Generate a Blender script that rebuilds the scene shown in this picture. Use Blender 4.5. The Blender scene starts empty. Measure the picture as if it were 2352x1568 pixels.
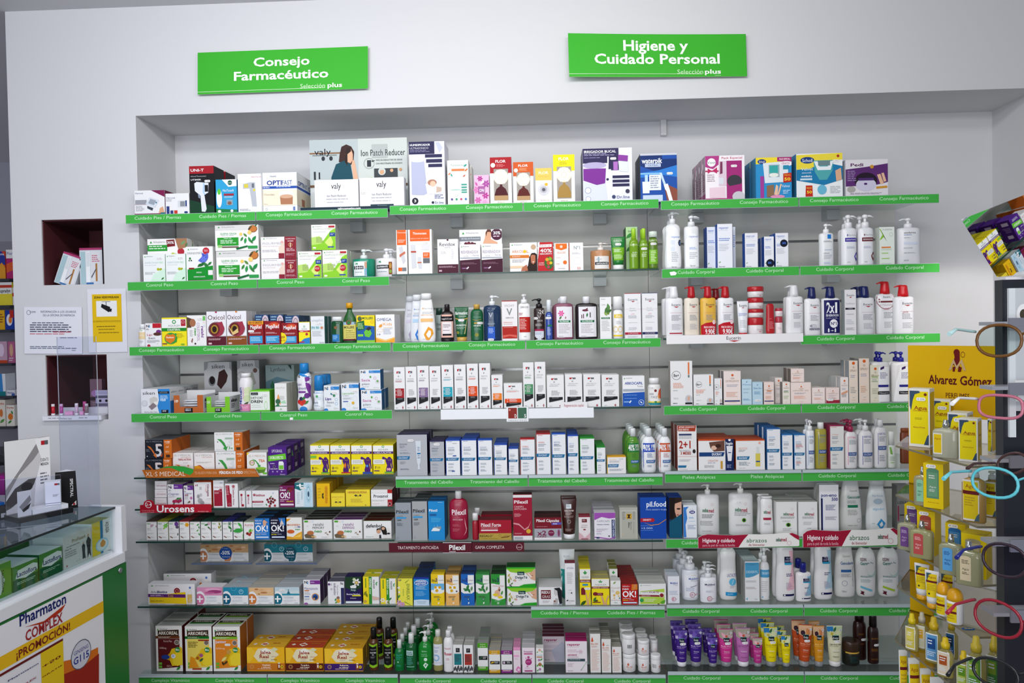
import bpy, math, random
from mathutils import Vector, Matrix
random.seed(7)
sc = bpy.context.scene; COL = sc.collection
# ---------------- camera ----------------
ZO = 0.15
FPX, YAW, PITCH, ROLL = 1750.0, -0.0421, 0.0189, -0.0188
CP = Vector((1.8818, -3.3872, 1.55+ZO))
_cy,_sy,_cp,_sp = math.cos(YAW),math.sin(YAW),math.cos(PITCH),math.sin(PITCH)
FW = Vector((_sy*_cp,_cy*_cp,-_sp)); _rt = Vector((_cy,-_sy,0)); _up = _rt.cross(FW)
RT = _rt*math.cos(ROLL)+_up*math.sin(ROLL); UP = _up*math.cos(ROLL)-_rt*math.sin(ROLL)
cam = bpy.data.cameras.new('camera'); co = bpy.data.objects.new('camera', cam); COL.objects.link(co)
cam.sensor_fit='HORIZONTAL'; cam.sensor_width=36; cam.lens=36*FPX/2352; cam.clip_start=.05
co.matrix_world = Matrix.Translation(CP) @ Matrix((RT,UP,-FW)).transposed().to_4x4()
sc.camera = co
# ---------------- world, lights, exposure ----------------
W = bpy.data.worlds.new('room_light'); sc.world=W; W.use_nodes=True
W.node_tree.nodes['Background'].inputs[0].default_value=(.80,.84,1,1)
W.node_tree.nodes['Background'].inputs[1].default_value=.38
vs=sc.view_settings; vs.view_transform='Standard'; vs.look='None'; vs.exposure=0; vs.gamma=1; vs.use_curve_mapping=False
sc.cycles.transparent_max_bounces=40
def area(name,loc,size,sy,power,color,tgt=None,spread=180):
    l=bpy.data.lights.new(name,'AREA'); l.shape='RECTANGLE'; l.size=size; l.size_y=sy; l.energy=power; l.color=color; l.spread=math.radians(spread)
    o=bpy.data.objects.new(name,l); COL.objects.link(o); o.location=loc
    d=(Vector(tgt)-Vector(loc)) if tgt else Vector((0,0,-1))
    o.rotation_euler=d.to_track_quat('-Z','Y').to_euler(); return o
area('ceiling_light',(.75,-1.30,3.0),1.2,.14,11,(.93,.95,1),(.9,.2,1.45))
area('ceiling_light',(2.05,-1.30,3.0),1.2,.14,12,(1,.985,.96),(2.0,.2,1.45))
area('ceiling_light',(.2,-3.2,3.0),1.4,.3,14,(.86,.89,1),(-.3,.1,1.6))
area('ceiling_light',(2.0,-4.2,3.0),1.6,.3,30,(1,.98,.95),(1.6,.1,1.4))
area('front_fill',(.6,-6.4,1.45),3.6,2.2,112,(.90,.94,1),(1.6,.2,1.1))  # added fill light behind the camera, brightens the back panels frontally
_l=bpy.data.lights.new('spot_lamp','SPOT'); _l.energy=60; _l.spot_size=math.radians(40); _l.spot_blend=.55; _l.color=(1,.95,.9); _l.shadow_soft_size=.04
_o=bpy.data.objects.new('spot_lamp',_l); COL.objects.link(_o); _o.location=(3.55,-1.15,2.35); _o.rotation_euler=(Vector((3.95,.42,1.38))-Vector(_o.location)).to_track_quat('-Z','Y').to_euler()

# ---------------- projection helpers (read distances off the photo once, place in the room) -------------
def ray(px,py): return FW + RT*((px-1176)/FPX) - UP*((py-784)/FPX)
def at(px,py,Y):
    d=ray(px,py); return CP + d*((Y-CP.y)/d.y)
def hitp(px,py,P0,N):
    d=ray(px,py); return CP + d*((Vector(P0)-CP).dot(N)/d.dot(N))
def Xat(px,Y,Z):   # world X whose projection has column px, at depth Y and height Z
    k=(px-1176)/FPX; a=RT-FW*k
    return CP.x-(a.y*(Y-CP.y)+a.z*(Z-CP.z))/a.x
def Zat(py,X,Y):
    k=(py-784)/FPX; a=UP+FW*k
    return CP.z-(a.x*(X-CP.x)+a.y*(Y-CP.y))/a.z
# ---------------- materials ----------------
CN=dict(w='e9e9ea',k='15151a',g='2f9a3a',G='0f6a35',r='b3121f',R='6e0f1c',b='1c49a8',B='16205e',c='1f8fd0',C='2a6f86',y='f2d60c',o='e8731c',O='b85a1c',
 v='5a2a8c',V='3c1a66',m='c0358c',p='e58fb8',q='b9bcc2',Q='7d8088',n='5a2c18',N='2a140e',l='8cc63c',t='1fa0a0',T='0f5a5e',s='c9cbce',e='f3ede4',d='34363c',f='d9a582',a='e8b23c',h='f6f6f6',x='9fd0e6')
def lin(c):
    c=CN.get(c,c); r=[int(c[i:i+2],16)/255 for i in (0,2,4)]
    return tuple(((v/12.92) if v<=.04045 else ((v+.055)/1.055)**2.4) for v in r)+(1,)
MC={}
def mat(c,kind='p'):
    k=(CN.get(c,c),kind)
    if k in MC: return MC[k]
    m=bpy.data.materials.new({'p':'printed_card_','l':'plastic_','g':'clear_bottle_','m':'metal_','x':'glass_','a':'acrylic_','w':'plaster_','s':'panel_'}[kind]+k[0]); m.use_nodes=True
    nt=m.node_tree; b=nt.nodes['Principled BSDF']; b.inputs['Base Color'].default_value=lin(c)
    if kind=='p': b.inputs['Roughness'].default_value=.5; b.inputs['Specular IOR Level'].default_value=.18
    elif kind=='l': b.inputs['Roughness'].default_value=.28
    elif kind=='m': b.inputs['Roughness'].default_value=.25; b.inputs['Metallic'].default_value=.9
    elif kind=='g':
        b.inputs['Roughness'].default_value=.08; b.inputs['Coat Weight'].default_value=.5
        t=nt.nodes.new('ShaderNodeBsdfTransparent'); c2=lin(c); t.inputs[0].default_value=tuple(min(1,.25+v*.9) for v in c2[:3])+(1,)
        mx=nt.nodes.new('ShaderNodeMixShader'); mx.inputs[0].default_value=.35; out=nt.nodes['Material Output']
        nt.links.new(b.outputs[0],mx.inputs[1]); nt.links.new(t.outputs[0],mx.inputs[2]); nt.links.new(mx.outputs[0],out.inputs[0])
    elif kind in 'xa':
        t=nt.nodes.new('ShaderNodeBsdfTransparent'); t.inputs[0].default_value=lin(c)
        gl=nt.nodes.new('ShaderNodeBsdfGlossy'); gl.inputs['Roughness'].default_value=.03
        fr=nt.nodes.new('ShaderNodeFresnel'); fr.inputs[0].default_value=1.45 if kind=='x' else 1.38
        mx=nt.nodes.new('ShaderNodeMixShader'); out=nt.nodes['Material Output']
        ge=nt.nodes.new('ShaderNodeNewGeometry'); ml=nt.nodes.new('ShaderNodeMath'); ml.operation='SUBTRACT'; ml.inputs[0].default_value=1; m2=nt.nodes.new('ShaderNodeMath'); m2.operation='MULTIPLY'
        nt.links.new(ge.outputs['Backfacing'],ml.inputs[1]); nt.links.new(ml.outputs[0],m2.inputs[0]); nt.links.new(fr.outputs[0],m2.inputs[1])
        nt.links.new(m2.outputs[0],mx.inputs[0]); nt.links.new(t.outputs[0],mx.inputs[1]); nt.links.new(gl.outputs[0],mx.inputs[2]); nt.links.new(mx.outputs[0],out.inputs[0])
    elif kind in 'ws':
        b.inputs['Roughness'].default_value=.75 if kind=='w' else .4
        tc=nt.nodes.new('ShaderNodeTexCoord'); nz=nt.nodes.new('ShaderNodeTexNoise'); nz.inputs['Scale'].default_value=40 if kind=='w' else 9; nz.inputs['Detail'].default_value=3
        bp=nt.nodes.new('ShaderNodeBump'); bp.inputs['Strength'].default_value=.05; bp.inputs['Distance'].default_value=.004
        nt.links.new(tc.outputs['Object'],nz.inputs['Vector']); nt.links.new(nz.outputs['Fac'],bp.inputs['Height']); nt.links.new(bp.outputs[0],b.inputs['Normal'])
    MC[k]=m; return m
# ---------------- mesh builder ----------------
class MB:
    def __init__(s): s.v=[]; s.f=[]; s.m=[]; s.sm=[]; s.mats=[]
    def mi(s,m):
        if m not in s.mats: s.mats.append(m)
        return s.mats.index(m)
    def add(s,vs,fs,m,smooth=False):
        n=len(s.v); s.v+=[tuple(v) for v in vs]; i=s.mi(m)
        for f in fs: s.f.append([n+k for k in f]); s.m.append(i); s.sm.append(smooth)
    def box(s,x0,x1,y0,y1,z0,z1,m,mt=None,ms=None,mf=None):
        vs=[(x,y,z) for z in (z0,z1) for y in (y0,y1) for x in (x0,x1)]
        for f,mm in (((0,1,5,4),mf or m),((1,3,7,5),ms or m),((3,2,6,7),m),((2,0,4,6),ms or m),((4,5,7,6),mt or m),((2,3,1,0),m)): s.add([vs[i] for i in f],[(0,1,2,3)],mm)
    def obox(s,P,ax,ay,az,m):  # oriented box: corner P and three edge vectors
        P=Vector(P); ax=Vector(ax); ay=Vector(ay); az=Vector(az)
        vs=[P+ax*i+ay*j+az*k for k in (0,1) for j in (0,1) for i in (0,1)]
        if ax.cross(ay).dot(az)<0: fs=[(4,5,1,0),(5,7,3,1),(7,6,2,3),(6,4,0,2),(6,7,5,4),(0,1,3,2)]
        else: fs=[(0,1,5,4),(1,3,7,5),(3,2,6,7),(2,0,4,6),(4,5,7,6),(2,3,1,0)]
        s.add(vs,fs,m)
    def loft(s,rings,m,cap0=True,cap1=True,smooth=True):
        n=len(rings[0]); base=len(s.v); i=s.mi(m)
        for r in rings: s.v+=[tuple(v) for v in r]
        for a in range(len(rings)-1):
            for k in range(n):
                s.f.append([base+a*n+k,base+a*n+(k+1)%n,base+(a+1)*n+(k+1)%n,base+(a+1)*n+k]); s.m.append(i); s.sm.append(smooth)
        if cap0: s.f.append([base+k for k in range(n-1,-1,-1)]); s.m.append(i); s.sm.append(False)
        if cap1: s.f.append([base+(len(rings)-1)*n+k for k in range(n)]); s.m.append(i); s.sm.append(False)
    def tube(s,pts,r,m,n=8):
        pts=[Vector(p) for p in pts]; rs=[]
        for i,p in enumerate(pts):
            t=(pts[min(i+1,len(pts)-1)]-pts[max(i-1,0)]).normalized()
            a=t.cross(Vector((0,0,1)) if abs(t.z)<.9 else Vector((1,0,0))).normalized(); b=a.cross(t)
            rr=r[i] if isinstance(r,(list,tuple)) else r
            rs.append([p+(a*math.cos(6.2832*k/n)+b*math.sin(6.2832*k/n))*rr for k in range(n)])
        s.loft(rs,m)
    def lathe(s,prof,m,c=(0,0,0),n=16,cap0=True,cap1=True):
        s.loft([[(c[0]+r*math.cos(6.2832*k/n),c[1]+r*math.sin(6.2832*k/n),c[2]+z) for k in range(n)] for z,r in prof],m,cap0,cap1)
    def build(s,name,parent=None,loc=(0,0,0)):
        me=bpy.data.meshes.new(name); me.from_pydata(s.v,[],s.f)
        for m in s.mats: me.materials.append(m)
        me.polygons.foreach_set('material_index',s.m); me.polygons.foreach_set('use_smooth',s.sm); me.update()
        o=bpy.data.objects.new(name,me); COL.objects.link(o); o.location=loc
        if parent: o.parent=parent
        return o
def tag(o,label=None,cat=None,group=None,kind=None):
    if label: o['label']=label
    if cat: o['category']=cat
    if group: o['group']=group
    if kind: o['kind']=kind
    return o
def empty(name,loc=(0,0,0)):
    o=bpy.data.objects.new(name,None); o.empty_display_size=.05; COL.objects.link(o); o.location=loc; return o
# ---------------- lettering ----------------
GL={}
def glyph(ch,bold):
    k=(ch,bold)
    if k in GL: return GL[k]
    def ev(body):
        cu=bpy.data.curves.new('t','FONT'); cu.body=body; cu.resolution_u=2; cu.offset=.022 if bold else 0
        o=bpy.data.objects.new('t',cu); COL.objects.link(o); bpy.context.view_layer.update()
        me=o.evaluated_get(bpy.context.evaluated_depsgraph_get()).to_mesh()
        vs=[(v.co.x,v.co.y) for v in me.vertices]; fs=[tuple(p.vertices) for p in me.polygons]
        bpy.data.objects.remove(o); bpy.data.curves.remove(cu); return vs,fs
    w=lambda s: max(v[0] for v in ev(s)[0])
    adv=w('H'+ch+'H')-w('HH')
    vs,fs=([],[]) if ch==' ' else ev(ch)
    GL[k]=(vs,fs,adv); return GL[k]
def text_geo(txt,bold):
    x=0; V=[];F=[]
    for ch in txt:
        vs,fs,a=glyph(ch,bold); n=len(V); V+=[(x+p[0],p[1]) for p in vs]; F+=[tuple(n+i for i in f) for f in fs]; x+=a
    if not V: return [],[],1,0
    x0=min(v[0] for v in V); x1=max(v[0] for v in V)
    return [(v[0]-x0,v[1]) for v in V],F,max(x1-x0,.01),0
CAPH=max(v[1] for v in glyph('H',False)[0])
def _clip(P,ax,k,keep):
    o=[]; n=len(P)
    for i in range(n):
        a=P[i]; b=P[(i+1)%n]; ia=(a[ax]-k)*keep>=0; ib=(b[ax]-k)*keep>=0
        if ia: o.append(a)
        if ia!=ib:
            t=(k-a[ax])/(b[ax]-a[ax]); c=[a[0]+(b[0]-a[0])*t,a[1]+(b[1]-a[1])*t]; c[ax]=k; o.append(tuple(c))
    return o
def poly(mb,S,P,of,m,curved):
    for ax in (0,1):
        P=_clip(P,ax,.002,1)
        if len(P)>2: P=_clip(P,ax,.998,-1)
        if len(P)<3: return
    A=sum(P[i][0]*P[(i+1)%len(P)][1]-P[(i+1)%len(P)][0]*P[i][1] for i in range(len(P)))
    if A>0: P=P[::-1]
    if not curved: mb.add([S(u,v,of) for u,v in P],[tuple(range(len(P)))],m); return
    u0=min(p[0] for p in P); u1=max(p[0] for p in P); du=.075; i=math.floor(u0/du)
    while i*du<u1:
        Q=_clip(_clip(P,0,i*du,1),0,(i+1)*du,-1); i+=1
        if len(Q)<3: continue
        v0=min(p[1] for p in Q); v1=max(p[1] for p in Q); dv=.16; j=math.floor(v0/dv)
        while j*dv<v1:
            T=_clip(_clip(Q,1,j*dv,1),1,(j+1)*dv,-1); j+=1
            if len(T)>2: mb.add([S(u,v,of) for u,v in T],[tuple(range(len(T)))],m)
_ri=lambda a,b: a+(b-a)*random.random()
# ---------------- artwork printed on a surface: S(u,v,off) ----------------
def art(mb,S,spec,w,h,curved=False,stick=None,kind='p'):
    off=.0007 if curved else .0004; lay=0
    for op in spec.split(';'):
        op=op.split()
        if not op: continue
        c=op[0]; lay+=1; of=off+lay*.00012
        if c in 'r':
            u0,v0,u1,v1=map(float,op[1:5]); m=mat(op[5],kind); nx=max(1,int(abs(u1-u0)*10)) if curved else 1; nz=max(1,int(abs(v1-v0)*8)) if curved else 1
            P=[S(u0+(u1-u0)*i/nx,v1+(v0-v1)*j/nz,of) for j in range(nz+1) for i in range(nx+1)]
            mb.add(P,[(j*(nx+1)+i,j*(nx+1)+i+1,(j+1)*(nx+1)+i+1,(j+1)*(nx+1)+i) for j in range(nz) for i in range(nx)],m)
        elif c in 'tTxXyY':   # t/T text, x/X the same reading downwards
            u0,v0,u1,v1=map(float,op[1:5]); V,F,tw,_=text_geo(op[6].replace('_',' '),c in 'TXY'); m=mat(op[5],kind)
            if c in 'tT': P=[S(u0+(u1-u0)*p[0]/tw, v1+(v0-v1)*p[1]/CAPH, of) for p in V]
            elif c in 'yY': P=[S(u1-(u1-u0)*p[1]/CAPH, v1-(v1-v0)*p[0]/tw, of) for p in V]
            else: P=[S(u0+(u1-u0)*p[1]/CAPH, v0+(v1-v0)*p[0]/tw, of) for p in V]
            mb.add(P,F,m)
        elif c in 'oOgFfA':
            cu,cv=map(float,op[1:3])
            if c in 'OA': ru,rv=map(float,op[3:5]); cl=op[5]
            else: rv=float(op[3]); ru=rv*h/w; cl=op[4]
            m=mat(cl,kind); N=18
            if c in 'oO': poly(mb,S,[(cu+ru*math.cos(6.2832*k/N),cv-rv*math.sin(6.2832*k/N)) for k in range(N)],of,m,curved)
            elif c in 'gA':
                q=float(op[5]) if c=='g' and len(op)>5 else .84
                P=[S(cu+ru*f*math.cos(6.2832*k/N),cv-rv*f*math.sin(6.2832*k/N),of) for f in (q,1) for k in range(N)]
                mb.add(P,[(k,N+k,N+(k+1)%N,(k+1)%N) for k in range(N)],m)
            elif c=='F':
                for j in range(6):
                    a=j*1.047; x,y=cu+ru*.55*math.cos(a),cv-rv*.55*math.sin(a); P=[S(x,y,of)]
                    for k in range(8):
                        b=6.2832*k/8; dx=.45*math.cos(b); dy=.25*math.sin(b); P.append(S(x+ru*(dx*math.cos(a)-dy*math.sin(a)),y-rv*(dx*math.sin(a)+dy*math.cos(a)),of+j*.00002))
                    mb.add(P,[(0,k+1,(k+1)%8+1) for k in range(8)],m)
            else:
                a=float(op[5]) if len(op)>5 else .7; P=[]
                for k in range(10):
                    t=k/5 if k<=5 else (10-k)/5; sgn=1 if k<5 else -1; x=(t*2-1); y=sgn*.42*math.sin(math.pi*t)
                    P.append(S(cu+ru*(x*math.cos(a)-y*math.sin(a)),cv-rv*(x*math.sin(a)+y*math.cos(a)),of))
                mb.add(P,[tuple(range(9,-1,-1))],m)
        elif c=='p':
            q=list(map(float,op[2:])); poly(mb,S,[(q[i],q[i+1]) for i in range(0,len(q),2)],of,mat(op[1],kind),curved)
        elif c=='l':
            u0,v0,u1,v1=map(float,op[1:5]); n=int(op[6]); m=mat(op[5],kind); dv=(v1-v0)/n
            for i in range(n):
                x=u0; e=u1-(u1-u0)*_ri(0,.35); vv=v0+dv*i; hh=dv*.42
                while x<e-.01:
                    L=min(_ri(.05,.14),e-x); P=[S(x,vv+hh,of),S(x+L,vv+hh,of),S(x+L,vv,of),S(x,vv,of)]; mb.add(P,[(0,1,2,3)],m); x+=L+.015
        elif c=='$':
            u,v=map(float,op[1:3]); sw=.026/w; sh=.0105/h; sb=MB(); o2=.0022; r=.25
            poly(sb,S,[(u+sw*a,v+sh*b) for a,b in ((-.38,.5),(.38,.5),(.5,.25),(.5,-.25),(.38,-.5),(-.38,-.5),(-.5,-.25),(-.5,.25))],o2,mat('f4f2f2'),curved)
            V,F,tw,_=text_geo('€ 19,95',False); sb.add([S(u+sw*(-.36+.72*p[0]/tw),v+sh*(.22-.44*p[1]/CAPH),o2+.0002) for p in V],F,mat('44464c'))
            if stick is not None: stick.append(sb)
            else: mb.add(sb.v,sb.f,mat('f4f2f2'))
# ---------------- shelf bookkeeping and labels ----------------
ORD='first second third fourth fifth sixth seventh eighth ninth tenth eleventh twelfth thirteenth fourteenth fifteenth sixteenth seventeenth eighteenth nineteenth twentieth twenty-first twenty-second twenty-third twenty-fourth twenty-fifth'.split()
class Sh: pass
S=Sh(); S.last=None; S.k=0; LOG=[]
SHELVES={}
def shelf(bay,name):
    S.Z=SHELVES[(bay,name)]; S.bay=bay; S.name=name; S.k=0; S.last=None
def place(root,parts,X,Y,Z,desc,name,cat,on,n,gap,jit,rz):
    if on: S.lev+=1
    else: S.k+=1; S.lev=0
    if len(desc.split())>8-(n>1 and on>0): print('LONGDESC',desc)
    if name=='carton_box':
        for k_,v_ in (('tea carton','tea_carton'),('hair','hair_care_box'),('dandruff','hair_care_box'),('slimming','slimming_box'),('cream','cream_carton'),('blue top','shampoo_carton'),('capsule','capsule_box'),('pack','gift_pack'),('carton','medicine_carton')):
            if k_ in desc: name=v_; break
        else: name='medicine_box'
        root.name=name
    root.location=(X,Y,Z); root.rotation_euler=(0,0,math.radians(rz))
    tail="%s bay's %s shelf"%(S.bay,S.name)
    o=ORD[S.k-1]; g='%s on the %s'%(name.replace('_',' ')+('es' if name.endswith('x') else 's'),tail)
    lab={0:'%s, %s from left on %s'%(desc,o,tail),1:'%s, stacked on %s, %s'%(desc,o,tail),2:'%s, third up on %s, %s'%(desc,o,tail)}.get(S.lev,'%s, topmost on %s, %s'%(desc,o,tail))
    if S.lev==2: S.lev=2
    tag(root,lab,cat,g); LOG.append((lab,root))
    for i in range(1,n):
        c=root.copy(); COL.objects.link(c); c.location=(X+random.uniform(-1,1)*jit,Y+gap*i,Z)
        for ch in parts:
            if ch.name.startswith('price_sticker'): continue
            d=ch.copy(); COL.objects.link(d); d.parent=c
        c['label']='%s, %s%s file, %s back, %s'%(desc,'' if S.lev==0 else 'upper ',o,ORD[i],tail); LOG.append((c['label'],c))
def base(x0,x1,yt,dy,on,z):
    if on: dy=S.last[1] if dy is None else dy; Z=S.last[2]
    else: dy=.012 if dy is None else dy; Z=S.Z if z is None else z
    Zm=Z+.05
    X0=Xat(x0,dy,Zm); X1=Xat(x1,dy,Zm); X=(X0+X1)/2; h=Zat(yt,X,dy)-Z
    return X,dy,Z,abs(X1-X0)-.0015,h
def B(x0,x1,yt,col,desc,a='',d=.05,dy=None,n=1,sc=None,tc=None,sa='',ta='',on=0,z=None,rz=0,name='carton_box',cat='box',jit=.001,gap=None,up=0):
    X,Y,Z,w,h=base(x0,x1,yt,dy,on,z); Z+=up
    if on: h-=.0012; 
    mb=MB(); m=mat(col); st=[]
    hh=h; wv=w/2
    mb.box(-wv,wv,0,d,0.0006,hh,m,mat(tc or col),mat(sc or col))
    art(mb,lambda u,v,o:((u-.5)*w,-o,(1-v)*hh),a,w,hh,False,st)
    if sa:
        if X<1.95: art(mb,lambda u,v,o:(wv+o,u*d,(1-v)*hh),sa,d,hh)
        else: art(mb,lambda u,v,o:(-wv-o,(1-u)*d,(1-v)*hh),sa,d,hh)
    if ta: art(mb,lambda u,v,o:((u-.5)*w,(1-v)*d,hh+o),ta,w,d)
    r=mb.build(name); ps=[s.build('price_sticker',r) for s in st]
    place(r,ps,X,Y,Z,desc,name,cat,on,n,gap or d+.003,jit,rz)
    S.last=(X,Y,Z+hh+.0012)
    return r
# body profiles: (t, width factor, depth factor)
PR={
'cyl':[(0,.86,.86),(.02,.97,.97),(.05,1,1),(.82,1,1),(.9,.94,.94),(.95,.8,.8),(.985,.55,.55),(1,.42,.42)],
'flat':[(0,.92,.9),(.02,.99,.98),(.05,1,1),(.88,1,1),(.94,.97,.95),(.975,.88,.85),(1,.6,.6)],
'euc':[(0,.96,.92),(.02,1,1),(.9,1,1),(.95,.985,.95),(.985,.9,.8),(1,.62,.62)],
'con':[(0,.8,.8),(.03,.93,.93),(.1,1,1),(.3,.99,1),(.55,.9,.95),(.8,.86,.85),(.9,.9,.8),(.96,.78,.7),(1,.5,.5)],
'tap':[(0,.85,.85),(.03,.96,.96),(.1,1,1),(.3,1,1),(.6,.9,.9),(.85,.74,.75),(1,.62,.62)],
'egg':[(0,.75,.75),(.03,.9,.9),(.1,.97,.97),(.5,1,1),(.75,1,1),(.87,.9,.92),(.95,.68,.7),(1,.4,.45)],
'jar':[(0,.93,.93),(.04,.99,.99),(.95,1,1),(1,.96,.96)],
'wai':[(0,.82,.82),(.04,.95,.95),(.2,1,1),(.4,.88,.9),(.55,.86,.86),(.75,1,1),(.88,.96,.96),(.95,.78,.8),(1,.6,.6)],
'vase':[(0,.9,.9),(.03,1,1),(.55,1,1),(.7,.9,.95),(.8,.62,.8),(.9,.38,.5),(1,.34,.45)],
'tube':[(0,.72,1.0),(.12,.76,1.0),(.5,.88,.72),(.8,.96,.36),(.95,1,.1),(1,1,.05)],
}
def lerp_prof(P,t):
    for i in range(len(P)-1):
        if t<=P[i+1][0]:
            a,b=P[i],P[i+1]; f=(t-a[0])/(b[0]-a[0]); return a[1]+(b[1]-a[1])*f,a[2]+(b[2]-a[2])*f
    return P[-1][1:]
def sring(cx,cy,z,hw,hd,p=2.0,n=20):
    r=[]
    for k in range(n):
        a=6.2832*k/n; c,s=math.cos(a),math.sin(a)
        r.append((cx+hw*math.copysign(abs(c)**(2/p),c),cy+hd*math.copysign(abs(s)**(2/p),s),z))
    return r
def U(x0,x1,yt,prof,bc,cc,desc,a='',hc=.2,wc=.4,pump=0,dr=.6,p=2.4,n=1,dy=None,on=0,z=None,clear=0,name=None,cat='bottle',rz=0,gap=None,jit=.002,ck='l',pk=0,up=0,tilt=0):
    """bottle, jar or tube: bc body colour, cc cap colour, hc cap share of height, wc cap width share, pump -1/1 nozzle side (2: towards the viewer)"""
    X,Y,Z,w,h=base(x0,x1,yt,dy,on,z); Z+=up+.0006
    if on: h-=.0012
    P=PR[prof]; name=name or ('pump_bottle' if pump else {'jar':'jar','tube':'tube'}.get(prof,'bottle'))
    dep=w*dr; cy=dep/2; root=empty(name); body=MB(); st=[]; mk='g' if clear else 'l'; bm=mat(bc,mk)
    if prof=='tube':
        z0=h*hc; hb=h-z0
        body.loft([sring(0,cy,z0+t*hb,w/2*fw,dep/2*fd,2.0) for t,fw,fd in P],bm)
        zz=lambda v:z0+(1-v)*hb
    else:
        z0=0; hb=h*(1-hc); body.loft([sring(0,cy,t*hb,w/2*fw,dep/2*fd,p) for t,fw,fd in P],bm); zz=lambda v:(1-v)*hb
    def SF(u,v,o):
        t=min(1,max(0,1-v)); fw,fd=lerp_prof(P,t); hw=w/2*fw; x=(u-.5)*w; q=min(.985,abs(x)/hw); x=math.copysign(min(abs(x),hw*.985),x)
        y=cy-dep/2*fd*(1-q**(p if prof!='tube' else 2))**(1/(p if prof!='tube' else 2)); return (x,y-o,zz(v))
    art(body,SF,a,w,hb,True,st,'p')
    parts=[body.build('body',root)]
    cap=MB(); cm=mat(cc,ck)
    if prof=='tube':
        r=w*.36; cap.loft([sring(0,cy,t*z0,r*f,dep/2*f) for t,f in ((0,.9),(.12,1),(1,1.02))],cm); parts.append(cap.build('cap',root))
    elif prof=='jar' and not pump:
        cap.loft([sring(0,cy,hb+t*h*hc,w/2*f,dep/2*f,p) for t,f in ((0,1.0),(.06,1.03),(.8,1.03),(1,.96))],cm); parts.append(cap.build('lid',root))
    elif pump:
        H=h*hc; r=w*wc/2; rd=min(r,dep*.45)
        if pk:   # big conical locking head with a beak
            cap.loft([sring(0,cy,hb-.002+t*H,r*f,rd*f) for t,f in ((0,1.02),(.3,.96),(.7,.84),(.86,.8),(.97,.7),(1,.45))],cm)
            s=pump; cap.tube([(s*r*.3,cy,hb+H*.9),(s*r*1.0,cy,hb+H*.88),(s*r*1.75,cy-.002,hb+H*.8)],[H*.1,H*.075,H*.045],cm)
            parts.append(cap.build('pump_head',root))
        else:
            cap.lathe([(-.002,r*1.0),(H*.34,r*.95),(H*.42,r*.8)],cm,(0,cy,hb)); parts.append(cap.build('collar',root)); c2=MB()
            c2.lathe([(H*.40,r*.38),(H*.72,r*.36)],cm,(0,cy,hb),10)
            c2.lathe([(H*.7,r*.5),(H*.8,r*.75),(H*.93,r*.7),(H,r*.3)],cm,(0,cy,hb),12)
            dx,dyy=(pump,0) if abs(pump)==1 else (0,-1); L=r*2.2
            c2.tube([(0,cy,hb+H*.86),(dx*L*.6,cy+dyy*L*.6,hb+H*.88),(dx*L,cy+dyy*L,hb+H*.76)],[H*.1,H*.075,H*.05],cm); parts.append(c2.build('pump_head',root))
    elif hc>0:
        H=h*hc; r=w*wc/2; rd=min(r,dep*.5*.98)
        cap.loft([sring(0,cy,hb-.001+t*H,r*f,rd*f,2.2) for t,f in ((0,1),(.85,.95),(.96,.9),(1,.7))],cm); parts.append(cap.build('cap',root))
    parts+=[s.build('price_sticker',root) for s in st]
    place(root,parts,X,Y,Z,desc,name,cat if cat!='bottle' else {'jar':'jar','tube':'tube'}.get(name,cat),on,n,gap or dep+.006,jit,rz)
    if tilt: root.rotation_euler.y=math.radians(tilt)
    S.last=(X,Y,Z+h+.0012); return root
# ================= the room =================
YW=.05; YB=.42
ZS=Zat(232,2.2,YW)            # underside of the recess
XL=.03; XR=4.07; XP=Xat(33,YW,1.8)
ZC=Zat(22,-.3,YW)
wm=mat('d0d0d2','w')
def struct(n,mb): return tag(mb.build(n),kind='structure')
b=MB(); b.box(XP,6.2,YW,YB+.15,ZS,ZC,wm); struct('wall_upper',b)
b=MB(); b.box(XL-.001,XR,YB,YB+.15,0,ZS,wm); struct('wall_back',b)
b=MB(); b.box(XR,6.2,YW,YB+.15,0,ZS,wm); struct('wall_right',b)
# pillar with two small openings
def hole(a,c): 
    p=at(a[0],a[1],YW); q=at(c[0],c[1],YW); return p.x,q.x,q.z,p.z
H1=hole((101,505),(240,652)); H2=hole((104,816),(243,963))
b=MB(); x0=min(H1[0],H2[0]); x1=max(H1[1],H2[1])
b.box(XP,x0,YW,YB+.15,0,ZS,wm); b.box(x1,XL,YW,YB+.15,0,ZS,wm)
zs=[0,H2[2],H2[3],H1[2],H1[3],ZS]
for i in (0,2,4): b.box(x0,x1,YW,YB+.15,zs[i],zs[i+1],wm)
b.box(x0,x1,YB+.1,YB+.15,H2[2],H1[3],wm)
struct('wall_pillar',b)
mm=mat('4a141c','w'); b=MB()
for a,c,z0,z1 in (H1,H2):
    b.box(x0,x0+.006,YW+.008,YB,z0,z1,mm); b.box(x1-.006,x1,YW+.008,YB,z0,z1,mm); b.box(x0,x1,YB-.01,YB,z0,z1,mm)
    b.box(x0,x1,YW+.008,YB,z1-.006,z1,mm)
struct('trim_1',b)
b=MB(); b.box(-4,6.2,-7,3.2,ZC,ZC+.1,mat('cfcfd2','w')); struct('ceiling',b)
b=MB(); b.box(-4,6.2,-7,3.2,-.1,0,mat('8f8c88','w')); struct('floor',b)
b=MB(); b.box(-4,XP,3.0,3.1,0,ZC,mat('a9a9b6','w')); struct('wall_left',b)
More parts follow.
